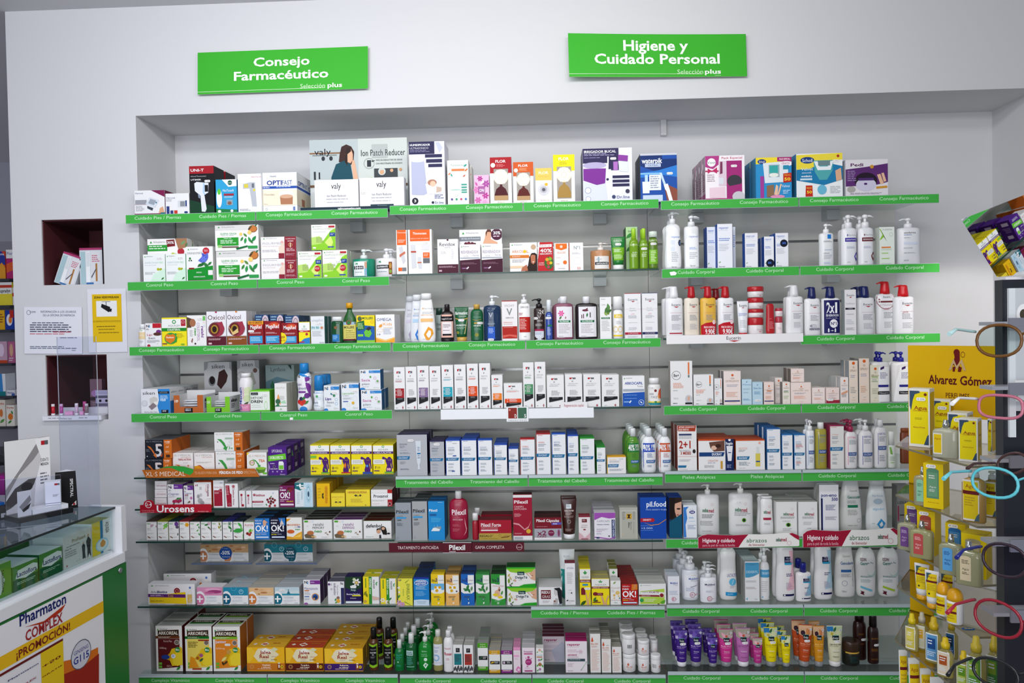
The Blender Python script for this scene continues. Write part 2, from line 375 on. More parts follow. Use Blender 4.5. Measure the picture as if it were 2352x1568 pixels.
# slatted panels of the shelving
GZ=[Zat(y,x,.40) for y,x in ((565,2.15),(702,2.15),(845,2.15),(983,2.15),(1126,2.15),(1264,2.15),(1405,2.15))]
pm=mat('d3cfca','s')
ZT=Zat(497,1.2,.4)
for i,(x0_,x1_) in enumerate(((.035,1.199),(1.201,2.399),(2.401,3.595))):
    r=MB(); zz=sorted([.02]+GZ+[ZT])
    for j in range(len(zz)-1):
        r.box(x0_,x1_,.400,.419,zz[j]+.006,zz[j+1]-(.006 if j<len(zz)-2 else 0),pm)
    o=r.build('slatwall_panel'); tag(o,('leftmost','middle','rightmost')[i]+' grey slotted back panel behind the shelving','panel','slotted back panels')
    g=MB()
    for z in GZ: g.box(x0_,x1_,.410,.4185,z-.0058,z+.0058,mat('8a8a88','m'))
    g.build('slot_rail',o)
b=MB(); b.tube([(0,0,0),(0,-.004,-.05)],.02,wm)
p=at(1522,292,YB); b=MB(); b.box(-.013,.013,-.03,0,-.045,.045,mat('d8d8d8','l')); o=b.build('wall_bracket',None,(p.x,YB,p.z)); tag(o,'small white plastic bracket high on the recess wall','bracket')
# ---- glass shelves ----
glass=mat('f4fbf8','x'); edge=mat('0b3a30','l')
BX=dict(left=(.0,1.195),middle=(1.205,2.395),right=(2.405,3.6))
PY={'left':dict(top=487,second=642,third=792,fourth=946,fifth=1093,sixth=1166,seventh=1241,eighth=1391,bottom=1548),
'middle':dict(top=466,second=623,third=782,fourth=937,fifth=1091,sixth=1242,seventh=1393,bottom=1549),
'right':dict(top=454,second=612,third=771,fourth=928,fifth=1079,sixth=1236,seventh=1388,bottom=1542)}
for bay,(a,c) in BX.items():
    for nm,py in PY[bay].items():
        Z=Zat(py,(a+c)/2,0); SHELVES[(bay,nm)]=Z
        d=.055 if (bay,nm)==('none','x') else 0
        s=MB(); s.box(a+.002,c-.002,.0,.398,Z-.008,Z,glass); g=s.build('glass_shelf')
        e=MB(); e.box(a+.002,c-.002,-.0006,.0004,Z-.0078,Z-.0002,edge); e.build('polished_edge',g)
        tag(g,"clear glass shelf, %s level of the %s bay"%(nm,bay),'shelf','glass shelves of the wall unit')
# brackets under the shelves
BR={'left':(525,822),'middle':(1050,1377),'right':(1598,1908)}
for bay,xs in BR.items():
    for nm in PY[bay]:
        if bay=='left' and nm in('sixth',): continue
        Z=SHELVES[(bay,nm)]
        for k,px in enumerate(xs):
            x=Xat(px,.36,Z); q=MB(); q.box(-.03,.03,-.075,0,-.055,-.0085,mat('b4b6b8','l')); q.box(-.03,.03,-.085,-.02,-.0085,-.0082,mat('8d9093','l'))
            o=q.build('shelf_bracket',None,(x,.3995,Z)); tag(o,"grey bracket under %s bay's %s shelf, %s one"%(bay,nm,('left','right')[k]),'bracket','grey shelf brackets')
# ---- label strips ----
CF,CC,CP_,PP,TC,CV,PA='Consejo Farmacéutico','Cuidado Corporal','Control Peso','Cuidado Pies / Piernas','Tratamiento del Cabello','Complejo Vitamínico','Pieles Atópicas'
TW={CF:.35,CC:.27,CP_:.21,PP:.36,TC:.37,CV:.30,PA:.24}
ST=[('left','top',0,PP),('left','top',1,CF),('middle','top',0,CF),('middle','top',1,CF),('right','top',0,CF),('right','top',1,CF),
('left','second',0,CP_),('left','second',1,CP_),('right','second',0,CC),('right','second',1,CC),
('left','third',0,CF),('left','third',1,CF),('middle','third',0,CF),('middle','third',1,CF),('right','third',1,CC),
('left','fourth',0,CP_),('left','fourth',1,CP_),('right','fourth',0,CC),('right','fourth',1,CC),
('middle','fifth',0,TC),('middle','fifth',1,TC),('right','fifth',0,PA),('right','fifth',1,CC),
('right','sixth',0,CC),('right','sixth',1,CC),('middle','seventh',1,PP),('right','seventh',0,CC),('right','seventh',1,CC),
('left','bottom',0,CV),('left','bottom',1,CV),('middle','bottom',0,CC),('middle','bottom',1,CC),('right','bottom',0,CC),('right','bottom',1,CC)]
LIP={'fifth','seventh','bottom','eighth'}
strip_g='43ad45'
for bay,nm,hf,tx in ST:
    Z=SHELVES[(bay,nm)]; a,c=BX[bay]; m=(a+c)/2; x0_,x1_=(a,m-.002) if hf==0 else (m+.002,c)
    lip=.011 if (nm in LIP) else 0; w=x1_-x0_; q=MB(); H=.037
    q.box(-w/2,w/2,-.004,-.0008,-lip-H-.0015,.0015,mat('b8c4c8','l'))
    if lip: q.box(-w/2,w/2,-.010,-.004,-lip,-lip+.002,mat('b8c4c8','l'))
    o=q.build('shelf_label_strip',None,((x0_+x1_)/2,0,Z))
    q=MB(); q.box(-w/2+.001,w/2-.001,-.0052,-.0042,-lip-H,-lip,mat(strip_g))
    f=lambda u,v,o_:((u-.5)*w,-.0052-o_,-lip-H*v); t=TW[tx]/2
    art(q,f,';'.join('t %f .20 %f .58 c9eecb %s'%(k-t,k+t,tx.replace(' ','_')) for k in (.25,.75)),w,H)
    if (bay,nm,hf)==('right','second',0): art(q,f,'p h .055 .35 .09 .25 .11 .45 .10 .7 .065 .75',w,H)
    if (bay,nm,hf)==('left','fourth',1): art(q,f,'r .22 .7 .245 .98 h',w,H)
    q.build('paper_insert',o)
    tag(o,'green strip reading %s, %s half, %s bay\'s %s shelf'%(tx,('left','right')[hf],bay,nm),'shelf label','green shelf label strips')
def front_card(name,label,cat,px0,px1,py0,py1,col,a,dy=-.012,th=.003,shape=None,bay='left'):
    p=at(px0,py0,dy); q_=at(px1,py1,dy); mid=at((px0+px1)/2,(py0+py1)/2,dy); w=q_.x-p.x
    zt=Zat(py0,mid.x,dy); zb=Zat(py1,mid.x,dy); h=zt-zb; q=MB(); S_=lambda u,v,o_:((u-.5)*w,-o_,(1-v)*h)
    if shape:
        n=len(shape); F_=[S_(u,v,0) for u,v in shape]; Bk=[(x,th,z) for x,y,z in F_]
        q.add(F_+Bk,[tuple(range(n))[::-1],tuple(range(n,2*n))]+[(i,(i+1)%n,n+(i+1)%n,n+i) for i in range(n)],mat(col))
    else: q.box(-w/2,w/2,0,th,0,h,mat(col))
    art(q,S_,a,w,h); o=q.build(name,None,((p.x+q_.x)/2,dy,zb)); return tag(o,label,cat)
# white raised tray on the third right shelf
x0_=Xat(1530,0,1.65); x1_=Xat(1843,0,1.65); Z3=SHELVES[('right','third')]
q=MB(); w=x1_-x0_; q.box(-w/2,w/2,-.009,-.0015,-.026,.012,mat('f1eff0','l')); q.box(-w/2,w/2,-.0015,.13,.0006,.010,mat('f1eff0','l'))
art(q,lambda u,v,o_:((u-.5)*w,-.009-o_,.012-.038*v),'t .44 .22 .545 .6 33343a Eucerin;p r .455 .7 .54 .7 .497 .86',w,.038)
tag(q.build('display_tray',None,((x0_+x1_)/2,-.001,Z3)),'white display tray front with dark lettering and red chevron','tray')
o=front_card('display_rail','long blank white display rail on middle bay\'s fourth shelf','shelf label',1012,1364,938,961,'eef0f4','')
o=front_card('display_sign','square sign with letters D and S over LABORATORIES','sign',1163,1214,934,968,'eef0f2','r .08 .06 .48 .78 8c2a22;r .52 .06 .92 .78 3f6a52;T .37 .5 .45 .72 h D;T .81 .5 .89 .72 h S;o .15 .2 .07 d98a80;t .08 .86 .92 .96 Q L_A_B_O_R_A_T_O_R_I_E_S',dy=-.017)
o=front_card('display_card','small white card reading Regeneración capilar','card',1287,1349,923,938,'eceaec','t .14 .3 .88 .7 b04a50 Regeneración_capilar',dy=-.011)
tri=[(0,.32),(.115,.31),(.2,.06),(.28,0),(.36,.06),(.44,.3),(.96,.31),(1,1),(.03,1)]
o=front_card('display_board','orange brown shelf front board with green swoosh arrow','display board',326,596,1069,1096,'b8651f','p g .115 .31 .2 .06 .28 0 .36 .06 .44 .3 .44 .55 .41 .8 .33 .5 .25 .16 .18 .16;t .03 .48 .37 .86 f0d9c4 XL·S_MEDICAL;t .45 .5 .64 .72 e0b48c TU_ALIADO_PARA_UNA;T .66 .5 .86 .72 h PÉRDIDA_DE_PESO;t .87 .5 .97 .72 e0b48c EFECTIVA',shape=tri)
us=[(0,.4),(.05,.38),(.06,.15),(.1,.02),(.15,.02),(.19,.15),(.2,.38),(.98,.38),(1,.45),(1,.97),(.98,1),(0,1)]
o=front_card('display_board','red shelf front board with white clock emblem and lettering','display board',321,486,1147,1177,'b0142a','T .235 .45 .76 .95 h Urosens;g .12 .36 .26 h .85;t .08 .28 .165 .46 h 24;t .03 .78 .2 .84 f0b8c0 Protección_24h;t .03 .9 .2 .96 f0b8c0 acción_prolongada;t .81 .87 .96 .95 f0c8cc Arándano_rojo',shape=us)
o=front_card('display_strip','long maroon strip reading tratamiento anticaída gama completa','shelf label',893,1204,1246,1267,'581222','t .065 .35 .37 .68 e8d4d8 TRATAMIENTO_ANTICAÍDA;t .64 .35 .855 .68 e8d4d8 GAMA_COMPLETA;g .965 .5 .33 e8c4c8 .9;t .945 .42 .985 .6 e8c4c8 Lacer',dy=-.008)
o=front_card('sign_holder','clear sign holder with white lettering on maroon card','sign',1017,1083,1245,1269,'581222','T .22 .26 .78 .72 h Pilexil;r .22 .86 .45 .9 h;r 0 .97 1 1 e6e6ea;r 0 0 1 .05 e6e6ea',dy=-.016)
wv=[(0,.3),(.04,.14),(.1,.06),(.2,.1),(.35,.14),(.5,.08),(.62,.1),(.75,.07),(.85,0),(.93,0),(1,.2),(1,.85),(.99,.9),(0,1)]
sa_='p a01636 0 .3 .04 .14 .1 .06 .2 .1 .35 .14 .5 .08 .45 .45 .4 .95 0 1;T .045 .35 .365 .6 f4e6ea Higiene_y_cuidado;t .045 .72 .365 .88 e8b4c0 para_la_piel_de_toda_la_familia;t .48 .36 .68 .62 g0 abrazos;t .5 .7 .66 .86 a01636 de_bienestar;T .77 .32 .82 .56 0f5a3a seba;T .82 .32 .875 .56 a01636 med;g .9 .68 .14 c9888c .88;p a01636 .9 .05 .93 0 1 .2 1 .5 .95 .3'.replace(' g0 ',' 1f6a44 ')
o=front_card('display_card','left of two wavy red and white family care cards','card',1603,1836,1224,1258,'f0eeea',sa_,shape=wv,dy=-.014)
o=front_card('display_card','right of two wavy red and white family care cards','card',1844,2068,1213,1256,'f0eeea',sa_,shape=wv,dy=-.014)
# ---- two hanging green signs ----
def sign(lab,c0,c1,c2,c3,a,dy=.02,bend=0):
    P=[at(x,y,YW-dy) for x,y in (c0,c1,c2,c3)]; q=MB()
    def f(u,v,o_):
        t=P[0]*(1-u)*(1-v)+P[1]*u*(1-v)+P[2]*u*v+P[3]*(1-u)*v; return (t.x,t.y-o_-bend*(1-u)**2,t.z)
    N=12; m=mat('3aab2c')
    for s_,yy in ((0,0),(1,.004)):
        vs=[f(i/N,j,-yy) for j in (1,0) for i in range(N+1)]; fs=[(i,i+1,N+2+i,N+1+i) for i in range(N)]
        q.add(vs,fs if not s_ else [x[::-1] for x in fs],m)
    for j in (0,1): q.add([f(i/N,j,-k*.004) for k in (0,1) for i in range(N+1)],[(i,i+1,N+2+i,N+1+i) for i in range(N)],mat('d8e8d0'))
    for i in (0,1): q.add([f(i,0,0),f(i,1,0),f(i,1,-.004),f(i,0,-.004)],[(0,1,2,3)],mat('d8e8d0'))
    N_=10
    art(q,lambda u,v,o_:f(u,v,o_),a,(P[1]-P[0]).length,(P[0]-P[3]).length)
    c=(P[0]+P[2])/2; o=q.build('wall_sign'); 
    for v in o.data.vertices: v.co-=c
    o.location=c; return tag(o,lab,'sign','green section signs')
sign('green wall sign reading Consejo Farmacéutico above the recess',(454,121),(845,106),(845,203),(454,217),'T .33 .18 .66 .38 eef3ea Consejo;T .215 .50 .77 .70 eef3ea Farmacéutico;t .605 .84 .75 .94 cfeac4 Selección;T .765 .84 .85 .94 eef3ea plus;r 0 .94 .75 .95 cfeac4')
sign('green wall sign reading Higiene y Cuidado Personal above the recess',(1304,82),(1713,78),(1716,175),(1307,181),'T .31 .15 .675 .38 eef3ea Higiene_y;T .145 .47 .85 .69 eef3ea Cuidado_Personal;t .61 .83 .755 .93 cfeac4 Selección;T .765 .83 .855 .93 eef3ea plus;r 0 .93 .75 .94 cfeac4;t .82 .96 .855 .98 cfeac4 nexo',bend=.03)
# ---- notices on the pillar ----
def sheet(name,lab,px0,px1,py0,py1,col,a,dy=.004,rot=0,parent=None,cat='notice'):
    p=at(px0,py0,YW-dy); r_=at(px1,py1,YW-dy); w=r_.x-p.x; h=p.z-r_.z; q=MB(); q.box(-w/2,w/2,0,.0008,-h/2,h/2,mat(col))
    art(q,lambda u,v,o_:((u-.5)*w,-o_,(.5-v)*h),a,w,h); c=Vector(((p.x+r_.x)/2,YW-dy,(p.z+r_.z)/2))
    o=q.build(name,parent,c if not parent else c-parent.location); o.rotation_euler.y=math.radians(rot)
    return tag(o,lab,cat) if not parent else o
pp=sheet('paper_notice','white paper sheet behind the yellow surveillance notice',200,293,664,808,'dfdfe6','',.004,cat='paper')
o=sheet('warning_notice','yellow Zona Videovigilada notice with camera picture',211,281,676,784,'e0b912','r .14 .14 .85 .47 e8e8e8;r .33 .155 .63 .163 k;r .47 .16 .49 .25 k;p k .3 .27 .33 .2 .62 .27 .6 .37 .56 .38;p k .6 .3 .68 .31 .65 .38 .6 .36;T .07 .045 .93 .085 3a3414 ZONA_VIDEOVIGILADA;t .02 .555 .97 .57 5a4a10 LEY_ORGANICA_DE_PROTECCION_DE_DATOS;r .02 .58 .97 .583 8a7410;l .14 .67 .86 .7 5a4a10 1;l .2 .73 .75 .76 7a6410 1;l .2 .8 .97 .83 7a6410 1',.0062)
o=sheet('paper_notice','white notice Información a los usuarios with red lines',54,190,706,811,'e2e2ea','A .08 .12 .035 .05 44506a;t .1 .09 .2 .13 33405a COFM;t .29 .08 .9 .125 5a6480 INFORMACIÓN_A_LOS_USUARIOS;t .33 .155 .88 .2 5a6480 DE_LA_OFICINA_DE_FARMACIA;l .14 .33 .94 .37 44486a 1;l .1 .375 .94 .56 3a3e5a 4;l .5 .53 .94 .56 c8324a 1;l .1 .57 .85 .6 c8324a 1;l .62 .65 .92 .68 5a6480 1;l .1 .84 .92 .91 5a6480 2;l .82 .92 .92 .94 5a6480 1',.006,rot=1.2)
# ================= products, shelf by shelf =================
NS='T .06 .05 .22 .17 k N;T .23 .05 .29 .10 k S;r .23 .115 .29 .17 1c86d2;'
def ark(c='8a8c90'): return 'p g .06 .1 .09 .05 .12 .1;t .15 .05 .45 .09 %s Arkopharma;'%c
def aqu(c,t,body,fy=.38):
    return 'r 0 .03 1 %.3f f2f2f0;g .5 %.3f .045 g .6;t .25 %.3f .75 %.3f 6a7068 AQUILEA;r 0 %.3f 1 %.3f %s;T .12 %.3f .88 %.3f f4f0e8 %s;%s'%(fy-.08,fy-.25,fy-.17,fy-.115,fy-.08,fy,c,fy-.06,fy-.02,t,body)
DUC=lambda v,c,t,p='1f6f9f',q='7c8a9c': 'l .12 .04 .5 .07 %s 1;t .15 .2 .6 .235 %s %s;l .15 .26 .7 .33 %s 2;l .15 .36 .62 .43 a8b0b8 2;p %s 0 %.3f .95 %.3f .87 %.3f 0 %.3f;t .16 %.3f .76 %.3f f4f6fa DUCRAY;l .16 .66 .6 .71 8a98a6 2;l .16 .74 .6 .8 b4bac2 2;l .16 .84 .6 .9 8a98a6 2'%(c,c,t,q,p,v,v,v+.08,v+.08,v+.02,v+.06)
REP=lambda x='':'t .1 .06 .75 .11 3a66c4 repavar;t .1 .13 .7 .15 b8c4d8 ATOPIC_PIEL;l .1 .32 .85 .4 6a8ad0 2;l .1 .45 .8 .62 c4c8d0 5;f .14 .86 .03 7cb070;t .08 .94 .5 .97 40444c ferrer;'+x
DS=lambda c,t,v=.5,bl=.72: 'r .26 .1 .44 .15 b01828;r .44 .1 .62 .15 6a6c72;r .38 .12 .44 .15 h;p 8a8e90 .38 .2 .48 .2 .46 .23 .4 .23;t .2 .27 .75 .295 9a9ca0 %s;l .15 .32 .85 .36 %s 2;%s r .12 %.2f .92 %.2f 1b1b1f;p 1b1b1f .12 %.2f .92 %.2f .92 %.2f .12 %.2f;l .3 %.3f .8 %.3f 8a8c90 2;p a84050 .72 .95 .78 .91 .84 .95 .78 .99;l .14 .95 .35 .97 7a7c80 1'%(t,c,('r .12 %.2f .92 %.2f %s;p h .18 %.2f .22 %.2f .18 %.2f;p h .18 %.2f .22 %.2f .18 %.2f;l .3 %.2f .8 %.2f e8e0e0 5;'%(v,bl,c,v+.03,v+.055,v+.08,v+.12,v+.145,v+.17,v+.03,bl-.03)) if c not in('7a7c80','b8bcc0') else 'l .26 %.2f .8 %.2f a4a6aa 6;'%(v+.03,bl-.04),bl,bl+.08,bl+.08,bl+.08,bl+.08,bl+.16,bl+.01,bl+.05)
EUC=lambda u0=.15,c='b01c30': 't %.2f .16 %.2f .215 3a3c44 Eucerin;p b01c30 %.2f .235 %.2f .235 %.2f .265;r %.2f .4 %.2f .405 c88;l %.2f .46 .88 .62 9a9ca4 5;l %.2f .7 .85 .86 b4b6bc 5;'.replace('c88','cc8890')%(u0+.1,u0+.6,u0+.2,u0+.52,u0+.36,u0,u0+.7,u0+.08,u0+.1)
# ---- top shelf ----
shelf('left','top')
B(309,379,437,'w','white blood pressure monitor box',ark and 't .02 .08 .28 .14 26407c Veroval;p 7a1c4c .55 0 1 0 1 .28;r .02 .38 .4 .55 9a9ca4;r 0 .56 .5 .57 7a1c4c;p d4dae4 .5 .28 .82 .4 .68 .7 .36 .55;p 9aa4b0 .53 .34 .72 .42 .64 .6 .45 .52;o .72 .5 .03 C;p 3a4450 .42 .62 .62 .72 .58 .82 .42 .72;p f .8 .9 .84 .72 .94 .66 1 .98 .78 .98;l .04 .62 .35 .85 a8aab0 5;r 0 .93 1 .98 7a1c4c;r .86 .9 1 .99 C',d=.12,n=2,sc='6e1c44')
B(380,435,444,'w','white compact blood pressure monitor box','t .03 .17 .4 .24 26407c Veroval;l .03 .28 .35 .4 9a9ca4 2;r .52 .34 .92 .66 d4d6da;r .62 .38 .82 .62 8a9096;r .84 .34 .9 .62 26407c;r .04 .6 .16 .98 2c3c7c;r .2 .8 .32 .98 2c3c7c;r .36 .8 .5 .98 c83c30;O .86 .9 .08 .05 26407c',d=.1)
gun='p {a} .2 .36 .3 .33 .78 .36 .76 .56 .6 .6 .68 .9 .62 .96 .48 .95 .44 .62 .22 .52;r .62 .40 .76 .54 k;p a8c8e8 .56 .36 .62 .35 .6 .56 .66 .6 .6 .6 .54 .55;p 8a98b0 .34 .57 .42 .6 .42 .68 .36 .66'
B(436,493,381,'k','black infrared thermometer box, red header','r 0 0 1 .16 a01824;T .06 .06 .6 .115 w UNI-T;t .06 .2 .7 .225 c4c4c8 Infrared_Thermometer;T .06 .27 .48 .3 e4e4e8 UT305R;p 123c28 0 .7 1 .85 1 1 0 1;'+gun.format(a='dfe3ea')+';$ .74 .32',d=.11,n=2,gap=.13,jit=.003)
B(496,545,412,'2f9fd0','light blue no touch thermometer box','p f2f4f6 .3 0 1 0 1 .2 .6 .22;o .68 .1 .07 0f5a3a;t .56 .09 .8 .12 h VICKS;t .34 .29 .85 .36 h NoTouch;r .38 .42 .86 .48 a02838;l .4 .5 .85 .56 d8eef6 2;O .16 .55 .13 .28 f0f2f4;O .16 .36 .08 .09 5ac43c;r .5 .6 .8 .76 8aa4b4;O .65 .7 .1 .05 8a5c48;p 1c7c3c 0 .86 1 .9 1 1 0 1;O .16 .94 .08 .04 h;O .75 .93 .07 .04 e8e8f0',d=.06,sc='1f7aa4',tc='3fb0d8')
B(547,601,399,'f0f0f2','white laser thermometer box','t .58 .07 1 .1 c04050 MASTECH;p b8bcc4 .22 .26 .5 .22 .74 .22 .8 .85 .6 .84 .5 .38 .22 .38;r .27 .26 .44 .36 d8c848;r .6 .25 .7 .36 6a7078;O .7 .42 .05 .03 e0d020;l .06 .9 .6 .96 8a8c90 2',d=.07)
B(604,683,396,'w','white meal shake box with chocolate cup','t .22 .07 .4 .11 4a5c7c Nestlé;T .12 .2 .56 .31 1c3a8a OPTI;t .57 .2 .86 .31 3a5a9a FAST;r 0 .34 1 .4 2450a8;t .02 .355 .2 .385 h BATIDO;l .4 .35 .9 .39 c4d4f0 1;p f4e6cc 0 .44 1 .44 1 .82 0 .82;t .03 .52 .34 .57 7a5c48 Chocolate;p f4ece4 .48 .5 .9 .5 .88 .8 .52 .8;p b07858 .5 .6 .88 .6 .87 .8 .52 .8;O .69 .6 .19 .05 d4a88a;O .69 .5 .2 .04 f4f0ec;g .1 .91 .03 8a8c98;r .88 .86 .94 .95 6a80b8;t .03 .77 .15 .79 9a8c80 9x',d=.155,n=2,sa='T .1 .2 .6 .31 1c3a8a OPTI;t .61 .2 .95 .31 3a5a9a FAST;r 0 .34 1 .4 2450a8;p f0e2c8 0 .44 1 .44 1 .82 0 .82;p b07858 .4 .62 .7 .62 .68 .8 .42 .8',dy=.03)
# counter display with a printed backboard
Z=S.Z; p0=Xat(712,.15,Z+.2); p1=Xat(936,.15,Z+.2); w=p1-p0; zt=Zat(319,(p0+p1)/2,.15)-Z; r=empty('counter_display'); r.location=((p0+p1)/2,.015,Z+.0006)
q=MB(); q.box(-w/2,w/2,.135,.139,.01,zt,mat('cfd4d2')); fB=lambda u,v,o:((u-.5)*w,.135-o,(1-v)*zt)
art(q,fB,'r 0 0 .5 .62 b8c2c2;r .5 0 1 .62 ccd2cc;r 0 .17 .32 .19 8a6444;r .03 .2 .28 .215 7c8484;O .14 .25 .018 .03 2a3034;O .22 .25 .018 .03 2a3034;r .04 .42 .06 .53 2a3034;r .09 .43 .105 .52 2a3034;t .05 .12 .22 .2 1c1c22 valy;'
 'p 3a1e1a .31 .2 .33 .1 .38 .07 .43 .1 .46 .17 .45 .3 .43 .34 .3 .3;p e0b090 .37 .2 .39 .15 .43 .14 .445 .2 .445 .27 .42 .32 .38 .3;p 0f4a58 .27 .33 .36 .28 .42 .33 .45 .6 .22 .62 .22 .5;p 2a1614 .38 .12 .42 .11 .43 .16 .39 .2 .39 .35 .36 .3;p e0b090 .44 .28 .46 .28 .5 .56 .47 .6 .45 .56 .43 .34;p e0b090 .46 .58 .53 .57 .53 .6 .46 .61;'
 'r .64 .08 .8 .26 b4bab6;t .53 .15 .98 .23 2a3036 Ion_Patch_Reducer;g .61 .33 .07 6a7074 .95;T .59 .29 .63 .37 2a3036 1;T .635 .28 .67 .31 2a3036 er;t .68 .28 .95 .3 3a4046 PARCHE_REDUCTOR_DE_GRASA;t .68 .325 .95 .345 3a4046 CON_MESOTERAPIA_NO_INVASIVA;r .66 .42 .9 .6 3c4244;r .68 .52 .86 .535 d4d4d4;o .74 .44 .05 c8ccc8;o .74 .45 .03 d8a880;o .84 .43 .022 d8a880;o .93 .42 .02 c89868;O .63 .54 .02 .025 8cc43c;r 0 .6 1 .63 6a4c34'.replace('r .66 .42','r .66 .4'),w,zt)
q.build('back_board',r); q=MB(); wt=w+.012
q.box(-wt/2,wt/2,0,.139,0,.012,mat('12303c')); q.box(-wt/2,wt/2,0,.003,.012,.016,mat('12303c')); art(q,lambda u,v,o:((u-.5)*wt,-o,(1-v)*.016),'T .36 .2 .58 .75 h valycosmetics.com',wt,.016); q.build('tray',r)
tag(r,'tall display board showing a woman in teal, behind white boxes','display')
va='t .38 .12 .6 .32 1c1c22 valy;t .28 .53 .72 .6 5a5c64 Ion_Patch_Reducer;l .26 .67 .76 .72 9a9ca4 1;l .28 .78 .74 .82 a4a6ac 1'
S.k+=0
B(723,824,419,'e8e6e8','white patch carton in dark tray',va,d=.05,dy=.03,up=.013); B(826,929,414,'e8e6e8','white patch carton, dark label',va+';r .24 .9 .76 1 24404c;t .4 .93 .62 .97 b8c8c8 Tratamiento;$ .08 .5',d=.05,dy=.03,up=.013)
shelf('middle','top')
B(941,1023,325,'e4e6f0','tall white ultrasonic humidifier box','r 0 0 .72 .195 26244c;T .03 .035 .6 .065 f0f0f4 HUMIDIFICADOR;t .03 .085 .55 .115 d0d0dc ULTRASONICO;l .03 .13 .66 .17 8a88a8 2;p c0c4d4 .75 .02 .85 .01 .95 .1 .86 .18;r .45 .2 .93 .25 2a2850;r .48 .275 .93 .33 2a2850;r .54 .35 .93 .4 2a2850;p b4b8d0 .06 .3 .42 .3 .5 .8 .4 .83 .06 .82;O .24 .3 .18 .02 d8dcea;p f4f4f8 .45 .66 1 .6 1 .8 .5 .82;O .64 .64 .13 .05 b08068;O .66 .66 .08 .045 e8c0a4;p c8b0a0 .76 .7 .9 .72 .9 .78 .75 .8;o .15 .92 .05 1c1c28;T .12 .9 .18 .94 w 3;l .7 .83 .98 .9 6a6c8c 3;o .65 .95 .02 20203a;t .71 .935 .95 .97 4a4c6c Dr.line',d=.15)
B(1028,1077,368,'f0ede6','cream diffuser box with white egg','t .18 .08 .82 .13 7aa8a0 Puressentiel;r .2 .19 .82 .24 d8804c;f .86 .12 .05 3aa090;f .9 .22 .05 d8804c;f .1 .3 .04 d8804c;f .2 .33 .04 3aa090 2;f .8 .35 .04 c86a5c;O .38 .6 .26 .2 dfe5df;O .38 .66 .25 .01 9ac8bc;p 3aa090 .66 .53 .92 .53 .92 .56 .66 .56;r .66 .59 .92 .62 3aa090;r .66 .65 .92 .68 3aa090;r .66 .7 .92 .73 3aa090;o .2 .87 .025 5a5090;o .42 .87 .025 3aa078;o .64 .87 .025 c05078;o .86 .87 .025 4080b8',d=.1,n=2,gap=.12,jit=.004)
B(1089,1124,402,'e8b8d4','pink floral fragrance box','F .4 .12 .1 b0308c;F .8 .3 .14 a84c9c;F .2 .5 .14 d878b4;F .75 .7 .12 b83c94;F .25 .85 .12 c864a8;F .7 .92 .09 e0a0cc;f .55 .25 .1 f4dcea;f .15 .3 .08 c85ca4 2;r .26 .38 .72 .64 a8609c;T .34 .47 .66 .57 w ON',d=.04)
def flor(hc,c1,dome,yy=.34,sub='c86'):
    return 'r 0 0 1 %.2f %s;T .26 .06 .74 .115 w FLOR;l .3 .15 .72 .22 %s 3;r .17 .25 .84 .92 a09890;'%(yy,c1,sub)+'o .5 .42 .16 ece4d0;F .5 .42 .17 f2ecdc;o .5 .42 .09 f8f2e4;g .5 .42 .06 d8ccb0;o .5 .42 .035 fbf6ea;p %s .2 .9 .2 .8 .28 .68 .45 .62 .45 .58 .56 .58 .56 .62 .72 .68 .82 .8 .82 .9;%s'%(dome,'r .2 .82 .82 .92 b89468;' if hc else '')+'t .34 .95 .66 .975 b0a890 BETRES_ON'
B(1126,1176,361,'f0eee8','red headed scent diffuser carton, flower window',flor(1,'a8101c','4a1018',sub='e08080')+';o .14 .17 .05 e8e0d8',d=.06)
B(1179,1226,372,'f0eee8','orange headed scent diffuser carton, flower window',flor(1,'d0581c','5a1a14',sub='f0b080')+';o .14 .2 .05 e8e0d8',d=.06)
B(1230,1268,386,'f2f1ef','pale yellow headed scent carton, grey flower','r 0 0 1 .35 f0c860;T .2 .1 .8 .17 fcf4dc FLOR;t .2 .22 .8 .25 d8b050 Mango;O .5 .62 .36 .17 d4d4d8;O .5 .62 .22 .1 b8b8c0;o .5 .62 .05 5a5a64;O .66 .47 .1 .045 f0b830;t .3 .91 .82 .94 b0a890 BETRES_ON',d=.05)
B(1271,1321,355,'f0eee8','bright yellow headed scent diffuser carton',flor(0,'f4e40c','a88440',sub='b8a020'),d=.06)
B(1339,1453,340,'e8eaf4','large purple and white oral irrigator box','p 2a2450 0 0 .73 0 .73 .42 .5 .42 .5 .28 0 .28;T .03 .04 .68 .085 w IRRIGADOR_BUCAL;l .03 .1 .7 .15 a8a4c8 2;l .03 .17 .5 .2 8884b0 1;O .24 .32 .24 .06 b4acd0;p 7c2c94 .01 .38 .47 .38 .45 .66 .28 .69 .01 .6;p d8dcec .01 .62 .28 .7 .46 .66 .5 1 .01 1;o .1 .79 .06 f0f0f8;g .1 .79 .06 8890b0;o .1 .95 .05 f0f0f8;g .1 .95 .05 8890b0;p f0f2f8 .49 .4 .57 .4 .6 .7 .52 .98 .48 .7;p e8eaf0 .5 .16 .53 .16 .52 .4 .5 .4;o .5 .59 .025 2a2450;p 8a3c9c .72 .13 .92 .15 .91 .26 .72 .24;p e0e4f0 .72 .25 .92 .27 .92 .46 .74 .44;r .62 .26 .71 .42 b070c0;r .6 .52 .94 .57 26244c;r .6 .6 .94 .65 26244c;r .6 .675 .94 .725 26244c;o .9 .82 .04 3a3a50;o .62 .92 .035 3a4468;T .68 .9 .94 .95 8a8ca8 Dr.line;$ .62 .2',d=.17,n=1,sc='6a6878')
shelf('right','top')
